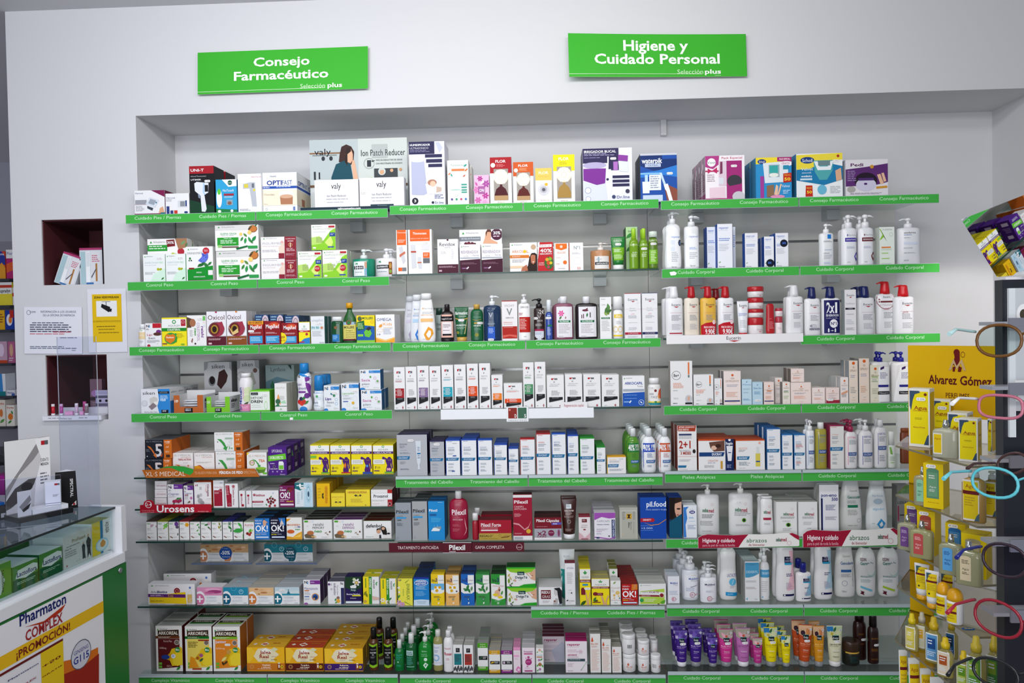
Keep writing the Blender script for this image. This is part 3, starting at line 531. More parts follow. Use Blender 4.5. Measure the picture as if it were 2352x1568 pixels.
B(1471,1556,352,'1a4fa4','blue water flosser box','r 0 0 1 .04 c8ccd4;p 0f2f6c 0 .04 .6 .04 .6 .12 1 .12 1 .25 .5 .4 0 .25;T .04 .1 .6 .2 f0f4f8 waterpik;r .13 .21 .56 .28 b8c4dc;t .22 .23 .48 .26 3a4a78 ULTRA;p 2c7cd0 0 .4 .5 .35 1 .25 1 .5 .6 .45 0 .5;r 0 .4 .54 .43 8ac4ec;p b8d8f0 .12 .44 .2 .44 .2 .6 .12 .6;p e8f0f8 .05 .58 .25 .58 .24 .82 .06 .82;r .24 .44 .56 .76 e8ecf0;l .27 .47 .53 .74 8a94a8 6;p c4dcf0 .52 .4 .58 .4 .7 .66 .64 .67;p f0f4f8 .63 .65 .74 .63 .9 1 .76 1;p 8a4c3c .66 .74 .7 .78 .78 1 .72 1;p 8a4c3c .76 .66 1 .75 1 1 .88 1;r .06 .86 .6 1 c4d4e8;$ .8 .42',d=.09,n=2,sc='5a626c')
B(1620,1711,357,'f2ecf0','pink and white shaver gift pack box','p b03c84 0 0 .36 0 .34 .2 .2 .3 0 .25;o .16 .15 .095 f6f0f4;t .05 .12 .27 .18 5a8a6c Veet;t .42 .03 .94 .08 c02c5c Pack_Especial;r 0 .33 .36 .36 a82c54;p c02c64 .06 .28 .17 .34 .06 .4;p c02c64 .3 .26 .17 .34 .3 .4;r .34 .12 .56 .68 dcc8d4;r .54 .12 .93 .98 a02c74;p 7a3858 .38 .14 .44 .14 .44 .4 .37 .42;p d8dce4 .34 .5 .46 .5 .46 .64 .34 .64;O .74 .58 .19 .14 3a3840;p a02c74 .56 .7 .93 .64 .93 .98 .54 .98;p e8ccd8 .1 .72 .5 .7 .5 .96 .1 .94;O .84 .93 .16 .12 c8c4cc;r 0 .96 .62 1 b02c74;l .04 .42 .28 .6 b8a8b0 4;$ .73 .24',d=.07,n=4,sc='b09aa8',sa='o .3 .2 .08 e8dce4;l .2 .4 .8 .8 8a5070 8;r 0 .85 1 1 a04c7c')
B(1736,1819,361,'2f8fc8','blue and yellow foot care gift pack','p f0d838 0 0 1 0 1 .12 0 .16;p a82c6c .6 0 1 0 1 .12 .6 .1;T .66 .03 .96 .07 f4dce8 PACK_ESPECIAL;O .17 .1 .12 .06 1a3c7c;t .09 .075 .25 .13 w Scholl;p dfe6ea .2 .14 .9 .1 .9 .6 .25 .62;r .36 .18 .66 .48 9ab0b4;r .38 .2 .62 .38 3aa8a4;O .5 .43 .13 .05 e8ece4;O .85 .16 .2 .06 f0ecf0;t .72 .13 .94 .18 b02c6c GRATIS;r .76 .2 .92 .3 2a8cac;r .12 .45 .22 .98 a03c94;p 8a6c50 .3 .68 .5 .66 .5 .96 .3 .96;p e8c0a0 .56 .66 .62 .7 .6 .92 .5 .9;p e8c0a0 .68 .64 .72 .66 .64 .9 .6 .9;O .6 .95 .2 .04 e090b8;t .72 .67 .94 .73 e8f4fc Velvet;p c02c20 .76 .4 .99 .38 .99 .6 .76 .62;t .79 .42 .96 .46 f0c040 PRECIO;T .79 .5 .96 .57 f4d838 50;l .75 .8 .95 .9 d0e8f8 3',d=.09,n=2,sc='3a88b4')
B(1829,1936,352,'e8ecec','yellow and blue electronic foot file pack','p e8d440 0 .03 1 0 1 .15 .5 .2 .3 .38 0 .4;p 1c78a8 0 .36 .3 .34 .6 .2 1 .3 1 .6 .6 .72 .3 .66 0 .6;O .24 .15 .15 .075 1a3c7c;t .13 .12 .35 .19 f0f4f8 Scholl;p 50a4a8 .37 .16 .8 .16 .78 .4 .66 .6 .5 .6 .4 .42;p e8eef0 .38 .18 .46 .18 .5 .3 .68 .3 .74 .18 .8 .18 .74 .38 .46 .38;r .47 .17 .73 .28 6a8488;t .1 .32 .36 .38 e4f0f4 Velvet;t .12 .41 .32 .45 d0e4f0 smooth;T .1 .49 .34 .53 f0f4f8 wet&dry;r .08 .56 .34 .6 c8dce8;p d8a888 .84 .4 .96 .34 .98 .6 .86 .64;O .55 .82 .1 .11 6ab4d0;p c02c20 .2 .72 .34 .72 .35 .97 .19 .97;t .215 .76 .33 .8 f0c040 PRECIO;T .22 .84 .33 .9 f4d838 50;o .9 .07 .03 b02828;l .72 .75 .95 .92 b8bcc0 5;$ .85 .18',d=.1,sc='2a78a0',tc='e0d4a0')
B(1942,2040,366,'dcd8dc','purple foot care box, round window','T .12 .1 .42 .18 5a2c5c Pedi;p 5a2c6c 0 .26 .5 .2 1 .12 1 .62 .7 .7 0 .72;O .48 .58 .27 .23 241828;O .48 .68 .24 .18 c8c4d8;r .3 .5 .66 .57 4a2c68;O .47 .66 .04 .03 4a2c68;p e0b494 .74 .42 .82 .4 .9 .66 .82 .68;p e0b494 .84 .38 .9 .37 .96 .6 .9 .62;p c89030 .72 .74 .98 .72 .98 .78 .72 .8;o .62 .2 .05 c89030;l .04 .3 .25 .6 9a88b0 6;O .13 .8 .1 .08 a8a4a0;l .1 .9 .9 .95 9a94a0 2',d=.09,rz=0)
S.last=None
# ---- second shelf ----
shelf('left','second')
B(340,432,548,'f2f0ee','white and green plant capsule multipack',ark('8a8c90')+'r 0 .14 .5 .28 2f9a3a;l .04 .16 .46 .26 d8f0d8 2;p 7a1c24 .48 .03 .68 .02 .7 .17 .5 .19;T .5 .06 .67 .12 w 30%;o .84 .3 .09 f0e8e8;o .84 .3 .08 b02838;p a87858 .7 0 1 0 1 .2 .78 .25;f .9 .1 .08 7a9a6a;f .98 .15 .06 5a7a4a 1.2;o .64 .36 .04 b8c430;o .7 .38 .04 a8b828',d=.05,dy=.068,n=4,gap=.055)
ga=ark()+'t .08 .27 .68 .33 b8c4cc GARCINIA;t .7 .27 .92 .33 a8dcb4 MED;t .08 .38 .6 .4 9a9ca0 Concentrado;o .68 .54 .05 b4bc2c;o .8 .55 .05 a8b028;p d4f0dc .5 .7 1 .5 1 1 .3 1;f .88 .88 .07 3a7a3c;l .08 .64 .6 .74 b0b4b8 3;$ .75 .15'
B(329,380,584,'eef2f0','white fruit capsule carton, closest to side wall',ga,d=.05); B(381,427,583,'eef2f0','white fruit capsule carton',ga,d=.05,sc='7cd890')
B(428,490,566,'f2f2f0','white and green chicory flower carton',ark()+'t .05 .16 .6 .22 8a8e90 DRENEXPERT;o .75 .13 .1 c02838;l .68 .1 .84 .16 f0c8cc 2;f .64 .36 .16 4a5cc0 .4;f .74 .33 .16 5a6cd0 1.2;f .68 .28 .12 4a5cc0 2.2;f .6 .42 .12 5a6cd0 2.9;F .66 .36 .1 6a7cdc;f .6 .52 .1 1f6a2c;f .75 .55 .12 2f7a3c 2.3;f .88 .5 .08 2f7a3c;f .5 .54 .08 1f6a2c;p 12902c .05 .66 1 .56 1 .96 .05 .98;t .38 .73 .58 .77 w DRENAR;T .28 .86 .7 .89 w ELIMINAR_LIQUIDOS;r .1 .61 .3 .655 8a1c24;r .82 .69 .99 .83 f0ecec;r .05 .97 1 1 6a4c34;o .15 .34 .03 2f7a3c;o .12 .4 .02 2f7a3c;o .2 .4 .02 1c4a2c',d=.05)
qg=ark()+'r .0 0 1 .2 dcdad8;'+ark('5a5c60')+'t .12 .3 .5 .37 3aa04c QUEMA_GRASA;l .15 .4 .45 .43 a4a6a8 1;r .05 .48 .54 .8 2a9a30;l .2 .51 .42 .55 e8f8e8 1;l .12 .58 .5 .74 e8f8e8 3;r .06 .77 .16 .87 9ad07c;r .16 .83 .54 .88 6a5040;O .88 .16 .1 .14 c87838;A .88 .16 .1 .14 8a5428;f .84 .08 .06 3a5a2c 1.2;f .8 .15 .08 4a3a24;f .95 .03 .06 1c6a3c;o .8 .3 .08 f0d078;o .6 .36 .06 f0d068;f .7 .4 .1 5a8a3c 2.4;f .62 .55 .1 3a8a3c 1;f .7 .62 .12 2f9a4c 1.4;f .8 .58 .12 3a9a4c 2;f .9 .55 .14 1f8a44 .9;f .84 .66 .1 2f7a34 2.3;p 0f6a34 .48 .9 .75 .8 .76 .86 .5 .97;r .76 .82 .98 .93 2f9a4c'
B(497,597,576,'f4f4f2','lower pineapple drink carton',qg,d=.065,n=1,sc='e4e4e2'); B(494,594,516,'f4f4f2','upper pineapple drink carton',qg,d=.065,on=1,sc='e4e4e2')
fg=ark()+'t .05 .25 .62 .35 b8b4b8 FIGURMED;l .05 .42 .55 .46 d0b8b8 1;l .04 .6 .6 .72 b4b0b4 2;p e8d0c0 .5 .5 .66 .2 .66 .8 .52 .8;r .67 0 1 1 8a2030;t .7 .08 .97 .13 f0dcdc COMPROMISO;T .76 .18 .92 .23 f0dcdc 30_DIAS;r .82 .28 .85 .5 e0c8b0;A .835 .38 .06 .08 e0a868;l .72 .54 .96 .7 e0c0c4 3;l .7 .78 .97 .88 d0a0a8 3;r .5 .76 .66 1 8a2030;o .6 .24 .06 e8b0a8'
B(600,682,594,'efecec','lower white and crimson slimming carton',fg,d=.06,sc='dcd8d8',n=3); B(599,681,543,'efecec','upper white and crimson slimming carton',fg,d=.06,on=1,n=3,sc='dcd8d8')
ad=ark()+'t .08 .14 .65 .2 c0c2c4 ADIPOSLIM;t .68 .14 .95 .2 a8c868 MEDICAL;l .08 .28 .6 .31 b8b8d4 1;p b8dc70 0 .5 .35 .45 .5 .7 0 .9;p 8ccc2c 0 .8 .4 .75 .8 .25 1 .15 1 1 0 1;p d4e87c .55 .7 .8 .45 .9 .7 .8 .95;r .72 .05 .97 .12 b82430;r .76 .32 .99 .47 1c3c8c;l .8 .36 .95 .44 c0ccec 2;l .2 .5 .55 .72 8a9c5c 5;r .06 .88 .18 .94 f0f4e8;r .68 .86 .93 .91 3a50a0;o .8 .67 .12 0;'.replace('o .8 .67 .12 0;','')
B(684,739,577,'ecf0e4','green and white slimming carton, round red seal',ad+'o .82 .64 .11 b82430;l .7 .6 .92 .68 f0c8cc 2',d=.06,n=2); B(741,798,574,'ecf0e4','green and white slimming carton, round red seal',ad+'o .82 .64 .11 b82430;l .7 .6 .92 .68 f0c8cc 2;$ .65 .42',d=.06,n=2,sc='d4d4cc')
x_=S.last; S.last=(Xat(743,x_[1],x_[2]),x_[1],x_[2])
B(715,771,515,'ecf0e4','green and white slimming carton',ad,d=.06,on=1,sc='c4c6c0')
U(804,857,570,'jar','0f8a6a','dfe6e2','green scrub tub, white pump',a='r .12 .14 .72 .92 e8eeec;p 2f9a5c .18 .28 .3 .2 .34 .3;r .14 .38 .58 .56 k;T .2 .43 .55 .51 w QUEMAGRASAS;p d0a088 .62 .18 .72 .16 .72 .9 .64 .9;l .2 .7 .55 .76 6a8490 1;r .62 .5 .72 .9 6ab4dc',hc=.36,wc=.34,pump=1,dr=.95,p=2,name='pump_tub')
U(858,909,568,'jar','eae8ea','e8e8ec','white cream tub, white pump',a='p 2f9a5c .18 .2 .3 .13 .34 .24;r .1 .36 .68 .55 k;T .14 .41 .64 .5 w REAFIRMANTE;r .68 .2 .82 .86 8a4c2c;O .75 .4 .05 .15 c8944c;O .75 .7 .05 .1 8aac4c;l .12 .7 .6 .76 6a8490 1',hc=.36,wc=.34,pump=1,dr=.95,p=2,name='pump_tub',n=2)
shelf('middle','second')
th='r .08 0 .9 %s e8621c;'
B(911,936,528,'f2f0ee','narrow white and orange cream carton','r .06 0 .92 .34 e8621c;t .1 .04 .9 .075 f8e0d0 Thiomucase;l .16 .22 .85 .3 f8d8c8 3;p d0d0d4 .18 .4 .55 .36 .85 .7 .6 .78;p c87058 .26 .56 .8 .48 .84 .53 .3 .62;r .14 .85 .5 .93 e8621c;r .52 .85 .9 .93 7a7c80',d=.05)
B(938,993,527,'f2f0ee','white carton, orange header','r .08 0 .92 .26 e8621c;T .2 .06 .78 .11 f8e8e0 Thiomucase;t .12 .19 .88 .215 f8d8c8 REDUCTOR_DE_GRASA;p d4d6da .1 .34 .3 .34 .34 .86 .14 .88;r .11 .48 .33 .52 b85040;p d4d6da .38 .62 .54 .62 .56 .88 .42 .88;r .38 .73 .55 .76 c86a4c;r .56 .34 .9 .46 e0e0e2;r .62 .52 .9 .64 e8621c;r .62 .65 .9 .76 6a6c70;l .66 .55 .86 .62 f8d0b8 2;$ .74 .31',d=.06,sc='e0dedc')
B(1005,1053,549,'eeecee','white and plum antioxidant carton','t .1 .1 .86 .2 3a2c34 Revidox;t .34 .22 .62 .27 b8b8bc ADN;r 0 .74 1 1 4a1a2c;l .06 .79 .94 .85 c8a8b4 2;o .5 .02 .03 4a1a2c;$ .28 .38;r .06 .9 .2 .95 c8a8b4;l .68 .3 .8 .6 d8d8dc 6',d=.05)
# promotional tray with a printed header
B(1056,1154,527,'ecebec','white header card with smiling woman',ark()+'r 0 .16 .5 .26 7a8088;t .05 .185 .48 .215 f0f0f4 60_días_de_Protección;p d8a484 .55 .32 .6 .2 .62 .05 .72 .02 .76 .1 .74 .22 .9 .3 .9 .33;p 5a3428 .62 .08 .66 0 .74 0 .77 .1 .73 .06 .66 .06 .63 .16;o .88 .12 .13 4a1a34;T .8 .05 .97 .12 w 30%;l .8 .15 .96 .2 e8d0e0 1;o .15 .32 .04 5a1c2c;o .22 .31 .04 6a2434;o .3 .32 .04 5a1c2c;o .36 .33 .03 4a1424',d=.004,dy=.065,name='header_card',cat='display card')
rv=ark('6a7c70')+'t .06 .22 .9 .32 9a8ca0 RESVERADOX;t .64 .36 .92 .42 a8a4ac Forte;r .02 .46 .96 .5 a8aeb8;p 43142a 0 .56 1 .52 1 1 0 1;l .08 .64 .9 .72 8a6478 2;r .1 .82 .3 .86 8a5c88;p e0d8e0 .3 .84 .42 .78 .44 .82 .34 .88;$ .3 .42'
B(1056,1104,561,'eeecee','white and plum capsule carton under header',rv,d=.045,dy=.012); B(1106,1155,560,'eeecee','white and plum capsule carton under header',rv,d=.045,dy=.012)
B(1171,1234,557,'f0eeee','white and orange tanning capsule box',ark('5a7c70')+'o .87 .16 .09 c8a888;t .08 .26 .5 .35 d88a4c ARKOS;o .55 .31 .055 f0c41c;t .62 .26 .7 .35 d88a4c L;p d87828 .0 .43 .7 .43 .72 .53 0 .53;t .08 .46 .38 .5 f8e8dc INTENSIVO;l .08 .58 .6 .7 b0b0b4 3;p f0cca8 0 .8 .48 .8 .48 .88 0 .88;p 2a1812 .72 .5 .8 .37 .92 .36 1 .42 1 1 .55 1 .66 .8;p b87050 .76 .46 .84 .42 .94 .45 .94 .68 .86 .76 .78 .7;p f0e4dc .82 .66 .9 .66 .86 .7;p b87050 .45 .85 .62 .76 .66 .98 .4 .98',d=.05)
B(1235,1271,556,'c02028','red forty percent discount panel box','p f0eeee 0 0 .14 0 .02 .55 0 .6;p f0ecec .14 .08 .92 .07 .92 .17 .12 .18;t .18 .1 .8 .15 a82028 PACK_x2;T .14 .23 .92 .35 w 40%;T .14 .38 .92 .43 w DESCUENTO;O .72 .72 .3 .22 3a6a2c;o .6 .6 .06 e8a02c;o .8 .58 .06 8ab42c;o .7 .72 .07 d04c24;o .85 .72 .05 e0c42c;o .68 .86 .05 b43c5c;t .06 .7 .4 .74 f8e0e0 SUPER;t .06 .76 .42 .8 f8e0e0 REGALO',d=.05)
B(1273,1306,558,'f0ecea','white carton, orange cap logo','p e8701c .1 .02 .9 .02 .9 .2 .5 .26 .1 .2;o .5 .13 .05 f0d8c4;t .2 .31 .8 .38 e0a080 HELIOCARE;l .12 .52 .6 .55 d8a898 1;o .75 .7 .07 e8701c;l .12 .74 .4 .78 e09878 1;t .25 .9 .75 .93 8a8c98 CANTABRIA',d=.045)
B(1307,1340,557,'f0eeee','white carton, number one lettering','r 0 0 .04 1 d8603c;t .34 .12 .78 .24 7a8c90 Nº1;l .2 .36 .85 .42 b8babc 2;g .6 .66 .13 e0e2e2 .95;t .56 .88 .8 .96 d8704c 50;p 2a1814 -.04 .05 0 .05 0 .2 -.04 .2'.replace(';p 2a1814 -.04 .05 0 .05 0 .2 -.04 .2',''),d=.045)
U(1357,1406,555,'jar','b88258','e4ddd8','tan exfoliating tub, white pump',a='r .18 .3 .88 .95 e8e4e0;p c4ccd0 .24 .42 .5 .42 .5 .5 .24 .5;p 9ab0b4 .32 .34 .4 .34 .4 .6 .32 .6;r .2 .6 .84 .74 k;T .26 .64 .8 .71 w EXFOLIANTE;r .86 .3 .96 .9 d07038',hc=.3,wc=.34,pump=1,dr=.9,p=2,name='pump_tub')
U(1404,1438,543,'tube','1f7a34','e8ece8','dark green body cream tube',a='r .1 .38 .92 .84 7ab42c;t .2 .11 .8 .17 d8f0d0 ELANCYL;$ .5 .27;l .2 .44 .75 .56 f0f8e8 4;l .2 .64 .8 .8 d8f0c0 4',hc=.14,dr=.7)
B(1438,1465,521,'b4d8a0','tall pale green leaf carton','f .3 .2 .1 3a8a3c;f .7 .35 .1 5aa44c 2;f .3 .5 .1 2f7a34;f .6 .7 .1 5aa44c 1.5;t .2 .08 .8 .12 3a6a3c ELANCYL',d=.05,dy=.08,n=2,gap=.06,sc='3a6a34')
sp='t .08 .18 .92 .235 e4f4c8 ELANCYL;l .2 .5 .8 .62 e4f4c8 4;t .3 .44 .8 .48 f0f8e0 SLIM'
U(1446,1468,523,'cyl','8ab828','a4d42c','lime green oil spray bottle',a=sp,hc=.26,wc=.5,dr=.9,clear=1); U(1470,1490,523,'cyl','8ab828','a4d42c','lime green oil spray bottle',a=sp+';$ .5 .34',hc=.26,wc=.5,dr=.9,clear=1,n=2)
U(1490,1513,530,'cyl','5a7c1c','d8e4d8','green shower gel bottle, clear cap',a='t .08 .08 .92 .14 e4f4c8 ELANCYL;$ .5 .22;r .04 .4 .96 .85 7ab42c;l .2 .44 .8 .8 e4f4c8 7',hc=.16,wc=.9,dr=.9)
shelf('right','second')
wh='e9ebec'
U(1527,1568,484,'con',wh,wh,'large white lotion pump bottle',a='p f4f5f6 .12 .95 .12 .3 .3 .12 .5 .05 .75 .12 .92 .3 .92 .95;t .38 .26 .9 .31 5a80d0 repavar;r .34 .36 .58 .6 e0e8f4;l .38 .62 .8 .85 b0b4bc 6;O .88 .42 .1 .07 14203c;t .82 .39 .96 .45 6a90e0 20;t .38 .93 .68 .96 50545c ferrer',hc=.22,wc=.36,pump=1,dr=.65,n=2,jit=.012)
U(1573,1608,494,'euc',wh,wh,'medium white lotion pump bottle',a='p f4f5f6 .06 .95 .06 .35 .3 .18 .7 .18 .95 .3 .95 .95;t .28 .22 .9 .27 4a70c8 repavar;l .3 .5 .85 .56 7a98d8 2;l .3 .62 .85 .78 b4b8c0 4;t .34 .9 .7 .94 50545c ferrer',hc=.2,wc=.5,pump=1,dr=.6,n=2,jit=.01)
bl='1f50a8'
B(1624,1646,521,'e6eaf2','tall white carton, blue side, behind',REP(),d=.035,dy=.06,sc=bl,n=2); B(1648,1683,514,'eceef4','tallest white carton, blue left side',REP(),d=.045,sc=bl,rz=0); B(1683,1690,521,'dfe5f0','narrow white carton edge, standing behind','l .1 .2 .9 .5 6a8ad0 6',d=.035,dy=.06)
B(1711,1741,535,'ecedf2','white eczema carton, blue side',REP('r .55 0 .98 .02 h;t .1 .2 .9 .22 ecedf2 x').replace('repavar','atopic_piel')+'$ .5 .3',d=.045,sc=bl)
B(1755,1778,543,'ecedf2','small white carton, black discount disc',REP('o .6 .86 .13 101828;T .36 .82 .72 .88 4a78e0 20%'),d=.045,sc=bl,n=2); B(1781,1811,535,'ecedf2','white carton, black discount disc near top',REP('o .66 .3 .11 101828;T .52 .27 .82 .32 4a78e0 20%'),d=.045,sc=bl,n=2)
U(1884,1918,513,'euc',wh,'f4f4f4','white pump bottle, blue square',a='r .5 .05 .76 .18 1c78c8;l .24 .24 .9 .29 6a6c74 2;l .3 .5 .85 .54 9ab0d0 2;t .24 .6 .62 .63 4a4c54 LIPIKAR;l .24 .66 .85 .8 b0b4bc 4;l .24 .88 .8 .95 a8c0dc 3',hc=.22,wc=.42,pump=1,dr=.6)
fr=lambda c,t:'p %s .3 .2 .34 .165 .38 .2 .34 .235;t .42 .18 .9 .22 9a9ca4 farline;r .18 .27 .98 .37 %s;t .25 .3 .9 .34 f4f4f8 %s;l .28 .5 .8 .56 b0b8d0 3;p %s .76 .76 .92 .64 .98 .66 .98 .82 .9 .9;p h .84 .76 .92 .7 .92 .82;t .3 .9 .5 .92 6a6c74 400'%(c,c,t,c)
U(1935,1971,492,'flat','e8e9ec','ececee','white moisturising pump bottle, violet band',a=fr('3a2c98','HIDRATANTE'),hc=.26,wc=.5,pump=1,dr=.65,n=2,jit=.012,p=2.6); U(1974,2010,491,'flat','e8e9ec','ececee','white repairing pump bottle, maroon band',a=fr('6a1c24','REPARADORA'),hc=.26,wc=.5,pump=1,dr=.65,n=2,jit=.012,p=2.6)
B(2020,2055,521,'e4ebe2','white carton, green wishbone mark','t .2 .05 .85 .09 9a9ca0 A-DERMA;p 8cc43c .0 .05 .06 .05 .35 .3 .5 .38 .3 .26 .06 .34 0 .34 .2 .2;r .12 .52 .75 .555 e0803c;l .12 .58 .9 .62 b4c8a0 2;r .12 .68 .58 .7 9ccc5c;r .12 .82 .66 .84 9ccc5c;A .78 .2 .12 .05 b8c0bc;l .12 .96 .8 .98 b8bcc0 1',d=.045,sc='cfd6cc')
U(2066,2119,499,'euc','e6e7ea','e9e9ec','tall white body milk pump bottle',a='t .2 .12 .72 .17 4a4c54 sesderma;l .2 .2 .6 .23 4a70b0 1;l .2 .28 .5 .3 5a5c64 1;r .2 .4 .82 .46 d4dcec;l .2 .55 .6 .58 9a9ca4 2;l .2 .68 .75 .71 9a9ca4 2;l .2 .88 .45 .92 8a8c94 2',hc=.21,wc=.36,pump=-1,dr=.55)
# ---- third shelf ----
shelf('left','third')
U(316,333,744,'cyl','ececec','f0f0f0','small white pill bottle',a='t .25 .05 .75 .13 7aac5c Vitar;r .05 .2 .95 .58 e8d0a0;t .15 .33 .85 .42 f8f0e0 LIPO;l .2 .66 .8 .8 b4b4b8 3',hc=.2,wc=.8,dr=.9)
ns=NS+'l .06 .23 .26 .3 5a5c64 2;'
B(334,371,742,'f0eeef','white carton with flaxseed heap',ns.replace('.05','.07')+'r .46 .01 1 .2 c01c30;t .1 .44 .42 .53 c02840 Lipi;t .2 .58 .6 .67 6a6c74 ben;O .84 .36 .16 .08 7a3080;O .76 .46 .26 .07 5a3028;l .1 .72 .9 .84 a0a2a8 3;o .2 .96 .07 b02838;g .75 .87 .03 8ac05c',d=.05)
B(372,429,729,'f4e420','yellow cholesterol carton with orange heart','r 0 .05 1 .36 f4f4f0;g .5 .15 .07 3a9a4c .55;t .26 .25 .74 .31 7a7c7c AQUILEA;r .78 .07 .97 .3 b02838;g .87 .16 .05 f0d8d8;r 0 .36 1 .47 1f8a2c;T .22 .385 .76 .45 f0f4e8 COLESTEROL;O .36 .72 .26 .2 3a9a3c;p e07c20 .12 .66 .2 .56 .34 .6 .46 .56 .56 .66 .5 .8 .34 .9 .16 .8;T .18 .65 .48 .71 f8ece0 Reduce;o .56 .58 .04 3a9a3c;o .58 .7 .04 3a9a3c;o .56 .82 .04 3a9a3c;l .62 .55 .92 .72 c0b020 4;O .84 .93 .08 .03 8ab42c;r .02 .88 .2 .92 8a4c3c',d=.05)
B(430,474,724,'f0eeec','white mushroom carton, sideways purple lettering','p 5a4430 0 .05 .3 .12 .22 .4 0 .4;O .3 .24 .16 .13 a86c4c;X .74 .36 .88 .72 7a3a90 reishi;x .52 .24 .66 .84 b088b8 COLESTEROL;X .38 .42 .5 .66 3a9a3c neo;r .84 .03 .97 .17 6ac05c;g .9 .23 .03 e0a890;g .9 .34 .03 90b0e0;l .14 .48 .32 .7 b4b6ba 5;p 8a5c4c .2 .85 .26 .74 .3 .76 .26 .9;o .42 .92 .03 3a2824;$ .7 .12',d=.05)
ox=lambda t,c,tc,inn:'t .07 .11 .93 .24 5a3440 %s;O .5 .52 .43 .22 e8e4e4;A .5 .52 .43 .22 8a7478;p a03448 .4 .34 .8 .3 .92 .5 .8 .68 .6 .74 .3 .72;O .4 .52 .28 .19 6a2028;O .4 .52 .19 .13 a8882c;O .4 .52 .12 .09 2c1210;%sr 0 .735 1 1 %s;r 0 .72 1 .727 %s;l .08 .79 .92 .85 e0c0c4 2;o .5 .015 .03 %s;r .08 .91 .25 .96 e0c0c4'%(t,inn,c,c,tc)
B(475,520,715,'eceaee','white cholesterol carton, maroon base',ox('Oxicol','5a1628','b02848',''),d=.055,tc='b8304c'); B(521,567,714,'eceaee','white cholesterol carton, brown base',ox('Oxicol','8a4c1c','e07c20','p e0c080 .06 .4 .3 .62 .55 .5 .6 .62 .3 .7;').replace('t .07','t .04').replace('.93 .24','.72 .24'),d=.055,n=3,tc='d87828',sc='dcdadc')
md=lambda x:'O .62 .17 .34 .13 c83c28;O .62 .17 .2 .08 d8602c;T .1 .14 .9 .3 f4ecec MegaRed;l .1 .47 .9 .55 e8c4c8 2;r .08 .62 .92 .93 3a9ad0;l .14 .68 .86 .86 c0e0f0 3;t .1 .94 .3 .97 e8c4c8 30;'+x
for a_,b_,y_ in ((586,618,722),(620,652,722),(654,688,724)):
    B(a_,b_,y_,'2c4a74','blue box with pale disc, behind',md('').split('O .62')[0]+'l .08 .06 .5 .4 9ac0dc 4;O .76 .22 .24 .2 d8c8d0;A .76 .22 .14 .12 4a3c50',d=.05,dy=.075,n=(1 if a_<650 else 3))
B(570,606,737,'8a1620','dark red krill oil carton',md('r 0 0 1 .14 e89c28;T .06 .03 .9 .11 5a1c10 30+10_GRATIS;$ .2 .42').replace('T .1 .14 .9 .3','T .14 .17 .88 .32'),d=.05); B(607,645,737,'8a1620','dark red krill oil carton',md(''),d=.05)
B(646,684,741,'8a1620','dark red krill oil carton, yellow disc',md('').replace('T .1 .14','T .14 .14'),d=.05)
q=MB(); art(q,lambda u,v,o:((u-.5)*.075,-.0035-o,.095*(1-v)),'O .02 .7 .32 .27 f0d81c;T -.16 .6 .22 .7 7a1c1c +20;t -.2 .77 .24 .84 7a1c1c GRATIS',.075,.095); q.build('offer_sticker',bpy.data.objects[LOG[-1][1].name])
B(686,712,739,'f4e420','small yellow and blue omega carton',aqu('c02030','r 0 .9 1 1 2a80c8;p 2a80c8 0 .95 .5 .75 1 .7 1 1 0 1;o .72 .55 .06 b82838;r 0 .88 .5 .93 c02030','OMEGA-3',.46),d=.05)
B(714,746,726,'e6e8ea','white fish oil carton, teal side','t .06 .1 .9 .19 b0b4bc omegafort;r 0 .34 1 .5 d8e6e8;T .04 .37 .6 .46 1c8a9c EPA_900;O .8 .42 .12 .06 d8a890;O .8 .42 .05 .025 c06848;l .1 .54 .9 .74 b4b8bc 5;t .62 .93 .96 .97 3a6a7c ferrer;$ .6 .26',d=.055,n=2,sc='14605c',tc='1c7c78')
U(760,787,727,'flat','0f5a2c','e8eceb','green glass bottle, white cap',a='o .4 .3 .07 8a5c3c;r .08 .6 .7 .92 2a78b8;l .14 .66 .6 .84 a0d0f0 3',hc=.16,wc=.9,dr=.5,clear=1)
U(786,818,695,'vase','1f5a24','e0a018','dark green cod liver oil bottle, amber cap',a='r .03 .46 .97 .9 d8cc6c;r .03 .4 .97 .48 9ab8d0;O .48 .42 .2 .07 8a4838;O .48 .42 .13 .05 2f7a3c;T .12 .52 .86 .58 3a3420 MOLLERS;t .25 .62 .75 .66 6a6430 Omega-3;r .24 .7 .88 .71 6a6430;r .24 .76 .88 .77 6a6430;r .24 .82 .88 .83 6a6430;r .06 .88 .94 .93 5a1c30',hc=.13,wc=.5,dr=.5)
B(819,861,724,'f0dc1c','yellow and blue kids fish oil carton','T .32 .06 .92 .14 1c5a3c MOLLERS;O .18 .12 .12 .09 8a4838;O .18 .12 .08 .06 2f7a3c;p 1c5aa8 0 .42 .4 .36 1 .4 1 .92 0 .92;p 1f6a34 .03 .24 .42 .18 .46 .5 .05 .56;l .08 .28 .4 .5 c8e8a0 5;p 6ac03c .4 .6 .55 .5 .75 .52 .84 .66 .7 .8 .46 .76;p 2c2c38 .5 .5 .7 .4 .84 .48 .66 .56;r .06 .68 .36 .76 8ad03c;r 0 .9 1 1 8ac83c;g .86 .24 .05 e08030',d=.05)
